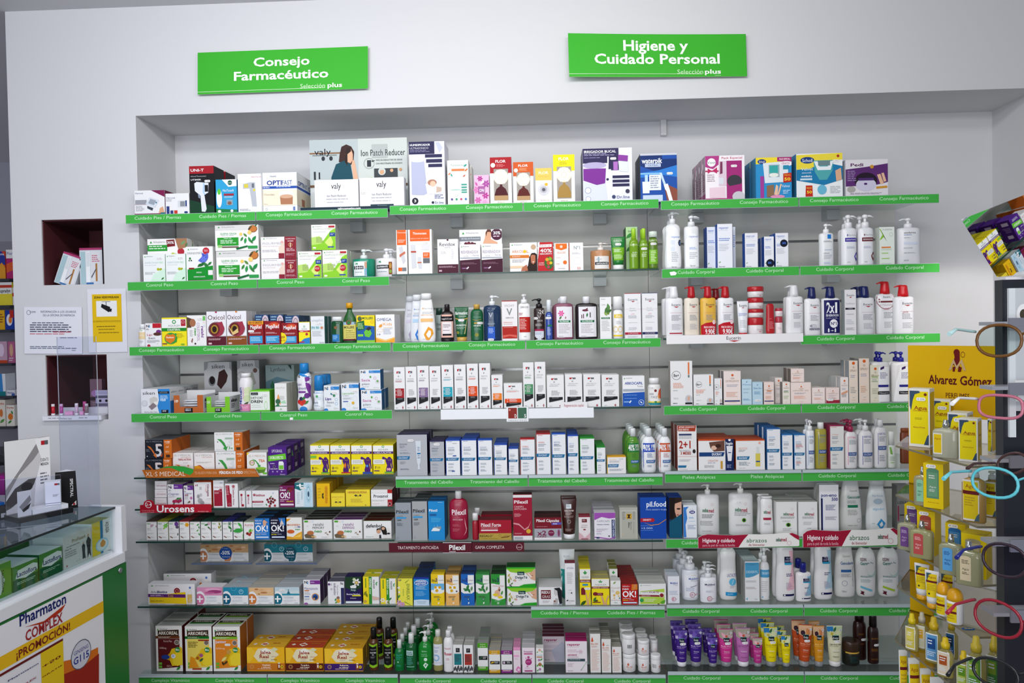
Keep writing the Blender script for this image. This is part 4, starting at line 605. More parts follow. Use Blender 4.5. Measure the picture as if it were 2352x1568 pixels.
B(863,907,722,'f0eff0','white childrens omega carton','t .06 .13 .84 .23 3a4c84 OMEGA;t .4 .29 .86 .39 f0a838 Kids;p e89c30 .14 .44 .24 .34 .3 .36 .34 .3 .34 .42 .26 .46;r .4 .46 .9 .47 d8b058;l .4 .5 .9 .72 a8b0c8 5;A .24 .55 .18 .06 f0d4a8;p f4c878 0 .8 .5 .9 1 .8 1 1 0 1;p f0a830 0 .84 .5 .96 1 .84 1 1 0 1;t .08 .68 .24 .73 4a5070 19',d=.055,n=3,sc='e0dfe0')
shelf('middle','third')
fa=lambda c,lc:'p %s .3 .22 .34 .2 .38 .22 .34 .24;t .4 .205 .84 .235 a0a4a8 farline;l .3 .3 .85 .36 b8bcc0 2;t .24 .36 .84 .385 %s FRECUENCIA;r .2 .45 .88 .53 %s;p %s .36 .82 .62 .64 .84 .7 .9 .8 .66 .95 .5 .95;p h .5 .82 .66 .72 .76 .75 .76 .83 .66 .9 .58 .88;t .3 .92 .46 .935 8a8c90 750'%(c,c,lc,c)
U(926,960,679,'tap','dfe0e6','e0e2e6','white shampoo bottle, lilac accents, rearmost',a=fa('b8a8c8','d8d0e4'),hc=.12,wc=.62,dr=.5,dy=.135,cat='bottle'); U(941,975,676,'tap','e6e8ec','e6e8ec','white shampoo bottle, blue accents',a=fa('3a80d8','b8d8f0'),hc=.12,wc=.62,dr=.5,dy=.075)
U(958,1000,673,'tap','f2f2f2','f2f2f2','white shampoo bottle, orange angular mark',a=fa('eca030','f0c080'),hc=.12,wc=.62,dr=.5)
U(1000,1018,707,'euc','9aa8a4','14382c','grey green bottle in the gap, dark cap',a='t .2 .3 .9 .4 1c3830 Botanic;l .2 .5 .9 .6 3a5048 2',hc=.2,wc=.9,dr=.5,dy=.08)
U(1011,1042,698,'cyl','1a1214','1c1418','black onion shampoo bottle, pink label',a='r .04 .12 .96 .92 e8b8a8;r .04 .18 .96 .34 141014;t .1 .23 .9 .28 f0e8e8 nuggela_&_sulé;r .14 .36 .86 .8 ece4e4;l .2 .44 .8 .56 6a5c60 3;l .2 .62 .8 .66 6a5c60 1;r .16 .74 .84 .8 141014;r .04 .86 .96 .92 141014',hc=.18,wc=.42,dr=.7)
U(1043,1076,705,'tube','115a34','c8a048','dark green hair balm tube, gold cap',a='T .06 .15 .94 .25 e4ece4 farmatint;l .35 .3 .9 .34 c8d8c8 1;p c8a048 .05 .36 .5 .42 .95 .36 .95 .39 .5 .45 .05 .39;$ .5 .44;T .12 .58 .88 .63 e4ece4 BALSAM_REPAIR;l .15 .67 .85 .75 a8c8b0 2;p d8c080 .7 .9 .92 .35 .94 .35 .76 .9;o .25 .85 .05 8a8c3c',hc=.13,dr=.7)
U(1080,1110,698,'cyl','115a34','c8a048','dark green shampoo bottle, gold cap',a='t .25 .22 .85 .28 7aa890 farmatint;p c8a048 .2 .32 .5 .36 .85 .32 .85 .33 .5 .37 .2 .33;r .3 .42 .62 .46 c8a048;$ .78 .44;T .26 .5 .84 .54 e4ece4 HAIR_REPAIR;l .3 .6 .85 .66 7aa890 2;o .5 .8 .06 8a8c3c',hc=.13,wc=.5,dr=.7)
U(1110,1151,678,'flat','1c3c64','e8ebee','navy dandruff shampoo pump bottle',a='t .22 .12 .62 .17 8aa0b8 VICHY;t .3 .2 .56 .34 b8c8d4 V;t .3 .38 .6 .42 4a6484 DERCOS;l .26 .5 .66 .55 a8bcd0 2;r .25 .6 .66 .95 2c5cc0;l .3 .65 .6 .8 c0d4f4 4;$ .42 .96',hc=.22,wc=.36,pump=1,dr=.6,n=1,clear=1)
B(1153,1189,690,'ece8e8','white hair loss carton, red lower block','r 0 0 1 .02 a82028;t .16 .1 .82 .155 a8a4a4 VICHY;T .3 .2 .68 .36 8a9090 V;t .25 .41 .76 .445 6a6868 DERCOS;t .1 .53 .7 .555 d06050 ENERGISANT;l .1 .58 .8 .6 c8a0a0 1;r .02 .64 .98 .94 b02418;p d86050 .05 .86 .5 .84 .95 .86 .95 .92 .5 .88 .05 .92;l .1 .66 .8 .68 f0c8c0 1',d=.05)
U(1190,1219,675,'flat','f0eeee','f0f0f0','white shampoo pump bottle, red band',a='t .22 .08 .84 .13 4a4848 DERCOS;l .08 .26 .5 .34 a04848 2;r .1 .37 .98 .78 b82018;l .14 .42 .7 .72 f0c8c0 7;t .44 .88 .66 .91 a8a8a8 400',hc=.2,wc=.55,pump=2,dr=.6)
U(1226,1252,685,'flat','2a1814','161214','dark brown shampoo pump bottle',a='t .4 .08 .98 .2 f4f0f0 -2€;t .3 .22 .7 .34 a8a0a0 V;t .3 .38 .8 .43 e0d8d8 DERCOS;r .08 .66 .9 1 d8dce4;r .08 .66 .9 .72 a0204c;l .14 .76 .8 .84 8a98b8 3;$ .1 .33;l .14 .5 .8 .58 c8c0c0 3',hc=.22,wc=.6,pump=-1,dr=.7)
U(1253,1270,688,'cyl','3a5ab8','e8eef2','small blue spray bottle, white top',a='$ .4 .22;r .3 .46 .9 .52 1f7a4c;l .2 .56 .85 .85 c0d0f0 6;r .25 .12 .7 .15 a8c8f4',hc=.3,wc=.7,dr=.9,clear=1)
kl=lambda fl:'r .14 .1 .93 .93 e8e6ea;'+fl+'r .22 .47 .84 .53 0f6a40;T .3 .48 .76 .52 d8f0e0 KLORANE;l .24 .58 .84 .84 c0b8bc 6;l .24 .9 .5 .92 8a8488 1'
U(1268,1316,684,'flat','8a4a64','ececf0','purple shampoo bottle, mostly hidden',a='',hc=.16,wc=.4,dr=.5,dy=.08,clear=1); U(1272,1318,680,'flat','a06078','ececf0','pink shampoo bottle, peony on label',a=kl('F .38 .28 .09 e04c98;o .38 .28 .04 e878b0;f .34 .4 .06 5a7a4c 1;f .6 .4 .04 a06868 1.4;'),hc=.16,wc=.4,dr=.5,clear=1,p=3)
U(1326,1370,683,'flat','2a1c24','ececf0','black shampoo bottle, mostly hidden',a='',hc=.16,wc=.34,dr=.5,dy=.08); U(1322,1374,680,'flat','1c1418','ececf0','black shampoo bottle, quinine bark label',a=kl('r .26 .32 .3 .42 5a2838;r .34 .3 .38 .42 5a2838;f .52 .33 .06 3a7a4c 1.4;r .64 .26 .68 .4 3a2028;O .44 .2 .14 .03 6a2838;f .5 .17 .05 6a3848;'),hc=.16,wc=.34,dr=.5,p=3)
B(1378,1405,682,'eeeeee','white carton with olive branch','f .6 .3 .1 4a7a3c 1.1;f .75 .24 .09 5a8a4c 1.8;f .8 .34 .08 3a6a34 .6;f .5 .4 .06 8aac4c 2.2;o .72 .39 .03 6a8a2c;r .12 .48 .86 .52 0f6a40;t .22 .485 .78 .515 d8f0e0 KLORANE;l .14 .56 .86 .82 c0c2c0 7;l .1 .04 .5 .08 c8cac8 1;t .15 .16 .5 .2 b8bab8 24h',d=.05,sc='b8bab6')
U(1408,1432,680,'cyl','f0f0f0','f4f4f4','white spray can with yellow honeycomb lines',a='r .12 .18 .98 .3 f0cc20;T .2 .2 .8 .28 f8f4e0 Vitis;l .3 .4 .9 .52 c0c0c0 4;A .24 .68 .22 .1 f0c020;A .72 .68 .24 .1 f0c020;r .02 .87 .98 .92 f0cc20',hc=.3,wc=.98,dr=.95)
eb=lambda c:'r 0 0 1 .012 %s;t .22 .115 .8 .165 5a5c64 Eucerin;p b01c30 .4 .175 .64 .175 .52 .2;r 0 .35 .28 .353 d0a0a0;r .72 .35 1 .353 d0a0a0;t .3 .32 .66 .345 a8acb4 Dermo;t .28 .365 .72 .39 a8acb4 Capillaire;t .4 .44 .6 .47 e0a8a8 pH5;l .22 .49 .8 .56 b8bac0 3;l .2 .64 .8 .66 c8cacf 1;l .22 .75 .78 .82 c8cacf 3;r 0 .86 1 .91 %s;t .2 .87 .8 .9 e0c8cc LOCION;l .15 .94 .85 .98 c8cacf 2;g .82 .22 .015 c8cacf'%(c,c)
B(1435,1473,673,'ececee','tall white carton, crimson band',eb('b01c38'),d=.055,tc='901c30'); B(1475,1511,672,'ececee','tall white carton, navy band',eb('1c2c5c'),d=.055,tc='1c2c5c')
shelf('right','third')
def euc(x0,x1,yt,cap,desc,body='ececee',ex='',n=1,up=.0108,clear=0,pd=-1,u0=.24,**k):
    return U(x0,x1,yt,'euc',body,cap,desc,a=EUC(u0)+ex,hc=.24,wc=.52,pump=pd,pk=1,dr=.55,n=n,up=up,clear=clear,p=2.8,**k)
pr='p b81424 .02 .74 .3 .68 .7 .66 .98 .69 .98 1 .02 1;T .18 .77 .9 .82 f8dce0 PRECIO_ESPECIAL;T .26 .85 .88 .98 w 9,90€;O .82 .66 .1 .06 f0d0d4'
euc(1529,1571,662,'ececee','white pump bottle, crimson stripe at base',ex='r .2 .93 .92 .96 a81c30',n=2,jit=.02)
euc(1573,1608,662,'b81420','clear beige shower gel, red pump',body='e6dccb',clear=0)
euc(1630,1664,667,'8a1018','pump bottle, only dark red cap showing',dy=.085)
euc(1610,1647,662,'b81420','golden shower oil, red pump',body='e4b440',ex=pr); euc(1650,1688,662,'b81420','white shower gel, red pump, price flash',ex=pr)
U(1695,1722,697,'tube','e9eaed','c81c24','small white cream tube on the tray',a='t .18 .1 .84 .18 3a3c44 Eucerin;p b01c30 .4 .2 .62 .2 .5 .23;l .12 .38 .88 .48 8a98c8 3;l .2 .6 .8 .85 c0c2c8 5',hc=.04,dr=.7,up=.0108)
for i,yt in enumerate((735,709,683,657)):
    if i: pass
    U(1721,1758,yt,'jar','e2dede','b81a24','red lidded cream jar',a='t .5 .4 .85 .6 c0a8a8 Eucerin;p c86068 .6 .7 .78 .7 .69 .82',hc=.45,wc=1,dr=.98,p=2,on=1 if i else 0,up=0 if i else .0108)
U(1760,1781,703,'con','b0141c','b0141c','red curved hand cream bottle',a='t .35 .48 .6 .52 e88890 pH5;l .35 .6 .9 .85 e08890 6',hc=0,dr=.5,up=.0108)
for i,yt in enumerate((733,707)):
    U(1782,1800,yt,'jar','ece0e0','b03040','small pink lidded jar' if i else 'small pink lidded jar in gift pack',a='t .3 .4 .7 .6 c8a8b0 Euc'+(';O .9 .2 .35 .4 f0d0d8' if i else ''),hc=.35,wc=1,dr=.98,p=2,on=i,up=0 if i else .0108)
euc(1807,1848,659,'e4e4e6','white cream pump bottle, white cap',n=2,jit=.015,up=.0108,u0=.3); euc(1850,1887,658,'14205c','white urea pump bottle, navy cap',ex='t .26 .72 .42 .77 3a3c60 48h;T .24 .8 .9 .86 3a3460 HIDRATACION',up=0)
euc(1890,1933,657,'14205c','white pump bottle, navy two-for-one label',ex='r .08 .06 .94 .95 1c1c5c;T .2 .13 .62 .4 f4f4f8 2x;T .66 .13 .78 .4 f4f4f8 1;T .18 .44 .86 .5 e8e8f0 EN_HIDRATACION;t .18 .53 .8 .56 b8b8d8 CUIDA_TU_PIEL;O .58 .69 .22 .115 f0f0f4;T .42 .65 .74 .73 1c1c5c Nº1;p e8e8f0 .26 .92 .26 .84 .3 .81 .34 .84 .34 .92;p e8e8f0 .62 .92 .62 .84 .66 .81 .7 .84 .7 .92;T .4 .86 .58 .9 e8e8f0 +',up=0)
B(1940,1967,665,'e8e6e8','white urea carton, grey left side','t .2 .1 .84 .145 4a4c54 Eucerin;p b01c30 .4 .16 .66 .16 .52 .185;t .1 .29 .9 .32 b0b2b8 UreaRepair;r .06 .4 .9 .44 2a2438;t .3 .41 .7 .43 c8c8d0 CREMA;l .15 .53 .85 .56 b8bac0 2;l .1 .84 .9 .9 a0a2a8 3;l .1 .66 .8 .78 c8cad0 3',d=.035,dy=.002,sc='9aa0a2',tc='2c3440')
euc(1969,2012,656,'14205c','large white pump bottle, navy cap',n=2,jit=.008,up=0,dy=.03); euc(2016,2060,645,'d01820','white pump bottle, red cap, oval tag',ex='O .45 .15 .46 .24 8a2028;O .45 .15 .44 .225 f0eef0;t .3 .06 .66 .1 4a4c54 Eucerin;r .08 .18 .8 .22 6a1c20;t .1 .26 .8 .3 b0a0a0 ULTRALIGERA;t .35 .35 .6 .38 c07078 pH5',up=0,dy=.045); euc(2057,2104,653,'d01820','white lotion pump bottle, bright red cap',ex='t .36 .4 .62 .44 a84c54 pH5',up=0)
# ---- fourth shelf ----
shelf('left','fourth')
B(470,534,831,'9a9a9c','grey backed chocolate snack bar box','p c4c4c6 0 .2 .12 .14 .16 0 .92 0 .92 .14 1 .2 1 1 0 1;t .28 .05 .74 .14 k siken;O .28 .42 .13 .11 7a7c80;O .29 .4 .1 .09 1c0c0c;p 3a1c1a .46 .5 .54 .22 .74 .16 .86 .3 .8 .44 .6 .6;r .02 .7 .98 .84 121214;t .1 .74 .4 .8 c4c4c6 SNACK;r .74 .71 .96 .82 7a1c2c;r .02 .84 .98 .98 9a5424;t .14 .64 .86 .67 3a3a3c Galletas_de_chocolate',d=.1,dy=.24); B(546,597,827,'9a9a9c','grey backed yoghurt snack bar box','p c0c0c2 0 .2 .14 .16 .16 0 .8 0 .82 .14 1 .2 1 1 0 1;t .22 .05 .72 .13 k siken;g .2 .34 .1 8a8c7c .9;f .2 .32 .05 5a6a3c 1.5;p 9a9a90 .5 .3 .7 .24 .86 .5 .6 .56;O .82 .22 .1 .05 6a5048;r .02 .74 .98 .86 121214;r .02 .86 .98 .98 7a9c34',d=.1,dy=.24)
B(611,677,838,'8a9c9c','grey green drink box, dark green drop','t .18 .06 .7 .15 4a5054 Lynfase;p 5a7c88 0 .4 .4 .28 1 .4 1 .8 0 .8;O .24 .5 .08 .08 2a6a4c;p 2a6a4c .17 .48 .24 .36 .31 .48;p 1c3c34 .78 0 .92 .12 .9 0',d=.1,dy=.24)
B(324,391,893,'e8e8ea','white and blue yoghurt meal bar carton','t .06 .1 .48 .23 1c1c22 siken;p 2f88d0 .58 0 1 0 1 1 .62 1 .56 .7 .62 .45;r .6 .1 .98 .2 14141a;t .64 .12 .92 .18 a8b0b8 SUSTITUTIVO;l .66 .28 .96 .5 d0e8fc 4;T .68 .42 .85 .5 e0f0fc 123;o .12 .58 .12 d8dade;g .12 .58 .12 a8acb0 .94;p d0ccc4 .3 .4 .45 .3 .58 .4 .5 .62 .32 .6;p 8a7c80 .26 .72 .42 .56 .54 .7 .36 .86;p f0ece4 .42 .55 .52 .5 .6 .62 .52 .66;t .12 .92 .56 .96 6a6c70 Barritas_sabor_Yogur;r .7 .86 .94 1 14141a;l .74 .88 .9 .96 e8e8ec 2',d=.14,sc='3080c4',n=2,sa='r 0 0 .5 .5 e0e0e2;t .08 .1 .45 .18 k siken;r .5 0 1 .5 dcdcde;t .58 .1 .92 .18 k siken')
def bartray(x0,x1,yt,col,desc,num):
    X,Y,Zz,w,h=base(x0,x1,yt,None,0,None); mb=MB(); m=mat(col); d=.13; H=h*.62
    for s in (-1,1): mb.box(s*w/2-(.001 if s>0 else -.0),s*w/2+(.001 if s<0 else 0),0,d,0,h*.95,mat('dcdcde'))
    mb.box(-w/2,w/2,d-.001,d,0,h*1.1,mat('dcdcde')); mb.box(-w/2,w/2,0,d,0,.001,m)
    mb.add([((u-.5)*w,-.0004,v*h) for u,v in ((0,0),(1,0),(1,.95),(.8,.95),(.8,.32),(.2,.32),(.2,.95),(0,.95))],[(0,1,4,5),(1,2,3,4),(0,5,6,7)],m)
    f=lambda u,v,o:((u-.5)*w,-.0004-o,(1-v)*h); art(mb,f,'T .03 .3 .15 .44 f4ece0 %s;r .36 .74 .64 .98 141418;l .39 .78 .61 .94 e8e8ec 2'%num,w,h)
    art(mb,lambda u,v,o:(w/2+.001+o,u*d,(1-v)*h),'T .1 .2 .6 .4 k siken;l .1 .5 .5 .8 5a5c60 3',d,h)
    r=empty('bar_tray'); ps=[mb.build('tray',r)]
    for k in range(5):
        q=MB(); z=.004+k*h*.13; q.loft([sring(-w*.28+w*.56*t,.055,z+h*.05,.0002,.038*f,2) if 0 else [( -w*.28+w*.56*t, .055+.036*f*math.cos(6.2832*j/10), z+h*.055+h*.052*f*math.sin(6.2832*j/10)+.002*(k%2)) for j in range(10)] for t,f in ((0,.3),(.06,.95),(.5,1),(.94,.95),(1,.3))],mat('e4e6ea')); ps.append(q.build('wrapped_bar',r))
    place(r,ps,X,Y,Zz,desc,'bar_tray','box',0,1,.1,0,0); S.last=(X,Y,Zz+h)
bartray(399,467,905,'b8622c','brown tray holding white wrapped bars','109'); bartray(474,528,909,'7ac42c','lime tray holding white wrapped bars','123')
U(545,577,857,'wai','e6e2e4','eceaec','white and pink slimming drink bottle',a='Y .12 .3 .3 .95 2c3c9c biManán;y .34 .3 .46 .62 d88ab0 beslim;p d8e0b8 .5 .32 .9 .28 .9 .5 .5 .56;O .68 .62 .26 .1 c8d4a8;f .6 .78 .1 4a5c3c;r .02 .78 .98 .97 e08ab0;l .3 .84 .8 .92 f4c8dc 2',hc=.1,wc=.72,dr=.9)
B(575,620,896,'e6ece4','lime topped white detox carton','r 0 0 1 .06 7ad02c;r 0 .92 1 1 5ac02c;r .03 .1 .4 .22 1c1c20;t .06 .13 .36 .19 a8acb0 siken;t .03 .3 .62 .4 2a2c30 DETOXI;T .03 .46 .62 .58 2a2c30 DREN;A .8 .7 .08 .2 a8e08c;l .05 .66 .6 .84 d8dcd8 2;$ .74 .22',d=.09,sc='5ab820',tc='6ac828')
B(631,659,880,'eae9e6','white herbal carton, green cone','t .05 .12 .85 .19 c8c4bc LibraMed;p e8a058 .1 .7 .26 .4 .34 .4 .5 .75;p 2f7a4c 0 .82 .3 .68 .4 .82;o .26 .64 .09 3a6a4c;p a8d8b0 .45 .66 .85 .6 .95 .72 .5 .7;r 0 .8 1 .82 1f6a44;t .4 .88 .6 .95 5aa078 A;l .4 .45 .9 .6 c4c4c0 4',d=.07,sc='c4c2b8',n=2)
U(679,714,834,'wai','e8e8ec','1f84cc','white and purple berry slimming bottle',a='p 7a3a94 .62 .12 .98 .1 .98 .7 .7 .4;p 1f84cc .02 .0 .98 0 .98 .12 .5 .1 .02 .02;T .1 .04 .3 .13 k Ns;t .1 .27 .4 .33 5a3c84 Lipo;t .18 .37 .7 .44 5a6088 drevit;r .16 .48 .66 .53 7a3a94;o .24 .76 .06 c82c2c;o .4 .8 .06 d83c2c;o .54 .76 .06 c82c2c;o .36 .68 .05 2a3050;f .56 .66 .08 2f7a3c 1;f .7 .78 .08 3a8a3c;o .74 .6 .07 6a3084;O .5 .96 .26 .08 2f84cc',hc=.2,wc=.62,dr=.75)
U(717,744,862,'wai','e4eaee','1f84cc','white slimming bottle, blue domed cap',a='p 1f84cc .02 0 .98 0 .98 .14 .02 .14;T .0 .04 .2 .14 k s;o .4 .3 .06 5ab06c;g .6 .4 .06 8ac0d8;t .05 .55 .5 .65 3a5c84 evit;l .1 .72 .7 .8 9aa4b8 2;g .8 .86 .04 5aa84c',hc=.42,wc=.82,dr=.8,n=3,jit=.02)
nb=NS.replace('.06 .05','.06 .06')+'r .45 .04 1 .17 2f84cc;t .5 .06 .62 .09 d8ecfc DIETA;t .5 .11 .68 .14 d8ecfc Y_SALUD;O .12 .97 .14 .07 2f84cc;g .7 .9 .035 5aa84c;l .76 .9 .95 .93 a8acb4 1;'
B(744,780,885,'e8ebee','white slimming carton, purple lettering',nb+'T .08 .47 .48 .57 5a4090 Lipo;t .2 .62 .64 .7 7a7c84 less;O .52 .33 .1 .04 3a7c8c;O .66 .4 .08 .05 3a8a5c;g .8 .55 .06 8ab8d8;g .8 .72 .06 6ab0e0;l .12 .76 .5 .84 a8acb4 3;$ .7 .3',d=.055,n=2); B(784,825,880,'e8ebee','white slimming carton, green lettering',nb+'t .06 .33 .72 .4 7ab868 Lipocarbo;t .08 .43 .44 .47 9a9ca4 bi-effect;l .1 .52 .6 .6 b4b8c0 3;r .1 .65 .38 .68 2f60b0;O .66 .72 .08 .05 e0b030;g .38 .78 .06 d8e0c8;g .78 .56 .09 c8dcec .94;$ .78 .3',d=.055,n=2,sc='2c60a8')
sp_=nb+'t .08 .46 .5 .58 c04c98 Sacia;t .1 .66 .46 .76 7a7c84 plen;o .52 .36 .05 5aa84c;g .74 .42 .07 c878a8;o .86 .58 .05 5aa84c;g .86 .6 .09 c878a8 .92;l .12 .84 .6 .88 b4b8c0 1'
B(829,877,895,'e8ebee','lower white and blue satiety carton',sp_,d=.07,sc='1f5f94',n=2); B(826,874,848,'e8ebee','upper white and blue satiety carton',sp_,d=.07,sc='1f5f94',on=1)
shelf('middle','fourth')
for x0_,x1_,yt_,c_,t_,ds in ((905,931,843,'a01c24','NIA','red'),(932,958,842,'7a7c80','NIA','grey lined'),(959,986,840,'8a7098','RADIA','mauve'),(987,1013,841,'b8bcc0','RADIA','plain'),(1015,1042,838,'1fa4b8','DANDRENE','turquoise'),(1044,1071,837,'7a7c80','DANDRENE','grey lined'),(1073,1099,835,'e04c18','REVITA','orange'),(1101,1127,834,'b8bcc0','REVITA','plain')):
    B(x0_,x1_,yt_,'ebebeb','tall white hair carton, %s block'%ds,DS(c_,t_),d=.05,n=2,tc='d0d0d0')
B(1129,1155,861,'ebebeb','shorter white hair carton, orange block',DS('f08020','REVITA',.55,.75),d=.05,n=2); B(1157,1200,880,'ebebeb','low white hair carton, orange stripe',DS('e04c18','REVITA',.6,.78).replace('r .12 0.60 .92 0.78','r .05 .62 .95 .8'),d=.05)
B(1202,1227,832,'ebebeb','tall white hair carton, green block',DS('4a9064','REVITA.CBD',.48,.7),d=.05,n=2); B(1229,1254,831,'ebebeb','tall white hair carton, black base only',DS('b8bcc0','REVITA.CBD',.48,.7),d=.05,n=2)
for x0_,x1_,yt_,c_,t_,ds in ((1256,1296,861,'3f9060','SPECTRAL.CBD','green'),(1298,1338,859,'6a4c34','SPECTRAL.DNC','brown'),(1340,1380,859,'4a5c68','SPECTRAL.F7','slate'),(1382,1422,860,'7a6078','SPECTRAL.CSF','mauve')):
    B(x0_,x1_,yt_,'ebebeb','wide white hair carton, %s and black'%ds,DS('b8bcc0',t_,.45,.68).replace('l .26 0.48 .8 0.65 a4a6aa 6;','r .1 .57 .92 .7 %s;p h .2 .6 .24 .635 .2 .67;p h .55 .6 .59 .635 .55 .67;l .28 .6 .5 .66 e8e8e8 2;l .62 .6 .86 .66 e8e8e8 2;'%c_),d=.05,n=2)
B(1430,1481,863,'f0f1f2','white and blue capsule carton',ark()+'T .1 .2 .92 .28 2c4ca0 ARKOCAPIL;t .68 .31 .92 .37 9a9ca4 Forte;r .02 .43 .98 .51 a8b0bc;p 1c54b0 0 .56 1 .53 1 1 0 1;l .08 .62 .9 .65 8ab8f0 1;l .08 .73 .7 .76 8ab8f0 1;p e8f0f8 .28 .86 .36 .8 .4 .82 .32 .9;r .05 .83 .28 .87 8ab0e8;g .84 .87 .09 d8e8f8 .86;f .84 .87 .05 f0f4f8 2.4',d=.055)
U(1489,1520,868,'cyl','e9e7e4','f2f2f2','white vitamin bottle, fruit slices on label',a='r .02 .22 .98 .97 eeebe8;o .54 .32 .06 7a2c28;t .1 .42 .4 .52 4a6078 HAIR;t .2 .56 .66 .66 4a6078 FORCE;p e06040 .8 .3 .98 .2 .98 .7 .7 .6;p e8a050 .7 .55 .85 .5 .8 .75;r .02 .8 .98 .86 e0cc3c;r .02 .86 .98 .96 1f8a98;O .54 .82 .1 .04 3a8a3c;$ .2 .2',hc=.2,wc=.82,dr=.9)
shelf('right','fourth')
be=lambda x:'g .27 .32 .1 5a5c60 .92;T .15 .29 .39 .35 4a4c50 Be+;r .8 .03 .87 .3 e0783c;r .8 .31 .87 .37 6a7c7c;l .12 .49 .62 .62 e09070 4;t .12 .65 .32 .67 7a7c80 SPF50;O .82 .85 .16 .09 c8c8cc;O .82 .84 .05 .05 e0a888;r .66 .93 .98 .97 1c1c22;l .12 .82 .4 .86 c8cacc 2;l .1 .94 .3 .97 3a3c40 1'+x
B(1540,1591,829,'ecebeb','largest white scar cream carton',be(''),d=.055,sc='b4aaa6'); B(1593,1639,860,'ecebeb','middle white scar cream carton',be(''),d=.05); B(1641,1659,869,'ecebeb','narrow white scar cream carton',be(''),d=.045)
vea=lambda t,c='d8a080',y=.22,x='': 'o .52 %.3f .035 d86020;t .4 %.3f .64 %.3f a89078 VEA;t .12 %.3f .88 %.3f a89078 %s;l .18 %.3f .85 %.3f a4a8b8 2;l .15 .62 .85 .78 %s 4;t .4 .86 .6 .88 8a8480 ml;l .3 .92 .7 .94 e0b8a0 1;%s'%(y-.1,y-.03,y+.02,y+.05,y+.1,t,y+.18,y+.26,c,x)
B(1662,1702,852,'f0e2dc','pale pink detergent carton, navy stripe',vea('DETERGENTE','e0a890',.22,'r .04 .865 .94 .9 1c2c6c'),d=.05,n=2,sc='8a8684'); B(1704,1727,871,'c4dce8','pale blue narrow carton','f .5 .1 .04 4a88b8;t .1 .18 .9 .23 4a88b8 Filme;l .1 .36 .9 .42 8ab0c8 2;l .15 .5 .8 .55 8ab0c8 2;l .1 .76 .9 .84 6a9cc0 3',d=.045); B(1728,1752,877,'bcd8e6','pale blue carton with price sticker','f .5 .13 .04 3a7ab0;t .12 .24 .88 .31 3a7ab0 Filme_Oto;l .15 .42 .85 .56 6a9cc0 4;$ .5 .82',d=.045)
B(1754,1778,877,'f0dcd4','pale pink cream carton, navy stripe',vea('CREOS','e0a890',.28,'r .05 .83 .95 .87 1c2c6c;r .3 .38 .75 .42 d88050'),d=.045,sc='a49c98')
B(1780,1797,867,'e8dcd6','slim pale carton behind the pink ones',vea('Nutri','c4c0bc',.22),d=.04,dy=.05,sc='dcd8d4',n=2); B(1797,1815,877,'eee4da','slim cream carton, green print',vea('UNGUENTO','a8c090',.2,'l .15 .4 .85 .5 8ab070 3'),d=.045,sc='8a847e')
B(1816,1863,878,'f2e0d8','wide pale pink gel carton',vea('LIPOGEL_200','e8a890',.3),d=.05); B(1816,1847,846,'f2e0d8','pale pink carton',vea('LIPO3','e8a890',.28),d=.05,on=1,n=2,sc='7a706a')
B(1865,1895,890,'f2e4de','low pale pink gel carton',vea('LIPOGEL','e8a890',.25),d=.045,n=2); B(1897,1928,890,'f0dcd6','low pale pink carton, crimson base',vea('CREMA_PF','b8a0a0',.3,'r 0 .78 1 .97 a02838;$ .3 .76'),d=.045)
B(1930,1949,866,'f0e6e0','slim oil carton in a file',vea('OLIO','7a7c84',.24,'p e0a080 .1 .6 .9 .5 .9 .58 .1 .68'),d=.045,n=3,sc='c8c8c6'); B(1950,1971,828,'ecdccc','tall slim cream spray carton',vea('SPRAY','a0a09c',.16),d=.045,n=2,sc='9ca0a4'); B(1973,1997,823,'ecdaca','tallest cream spray carton',vea('SPRAY','d8a888',.16),d=.05,n=2,sc='8a8c8c'); B(1999,2022,838,'e9e4ce','cream carton, green print',vea('Bio','b4b49c',.2,'l .1 .3 .9 .36 7aac4c 2;l .1 .42 .9 .45 8ab860 2'),d=.045)
ng='p f4f4f4 .4 .02 .9 .02 .95 .98 .05 .98 .15 .5;p 3a1c5c .42 .14 .62 .1 .62 .16 .42 .2;l .4 .26 .85 .42 6a6494 5;r .3 .56 .94 .62 2c2c84;t .3 .7 .94 .78 k x;r .28 .72 .94 .8 141418;t .36 .74 .86 .78 e8e8ec Neutro'
U(2004,2048,808,'euc','e4e2e0','1c1c8c','white body lotion, bright blue pump',a=ng,hc=.2,wc=.3,pump=1,dr=.55,n=2,jit=.012); U(2052,2098,808,'euc','e4e2e0','1c1c8c','white body lotion, blue pump, board side',a=ng,hc=.2,wc=.3,pump=-1,dr=.55,n=2,jit=.012)
# ---- fifth shelf ----
shelf('left','fifth')
xd='t .04 .06 .66 .13 8a8c94 XL·S_MEDICAL;r .7 0 1 1 d06a1c;T .74 .07 .94 .14 f8e8d8 nudge;t .78 .17 .92 .22 f4d8b8 plan;p f4e0c8 .77 .43 .8 .36 .82 .36 .79 .43;p f4e0c8 .83 .43 .87 .34 .89 .34 .86 .43;r .78 .8 .93 .95 4a2c14;l .76 .6 .94 .72 f0d0a8 2;'
dk=xd+'T .38 .24 .62 .88 d8d8dc 5;r .4 .26 .64 .34 e0c8c0;p d07030 .08 .32 .2 .36 .32 .6 .38 .78 .42 .74 .43 .98 .3 .82 .34 .8 .24 .56 .14 .42;p c05020 .56 .9 .66 .7 .64 .9;l .04 .5 .2 .66 7a7c84 3;o .08 .88 .03 d8d8dc'
B(332,394,1053,'20232c','lower black slimming box, orange side',dk,d=.09,dy=.02,sc='c05c18',n=2); B(333,395,1009,'20232c','upper black slimming box, orange side',dk,d=.09,sc='c8641c',on=1,n=2,tc='6a6c72')
xw='t .06 .06 .9 .14 b0a8a0 XL·S_MEDICAL;'
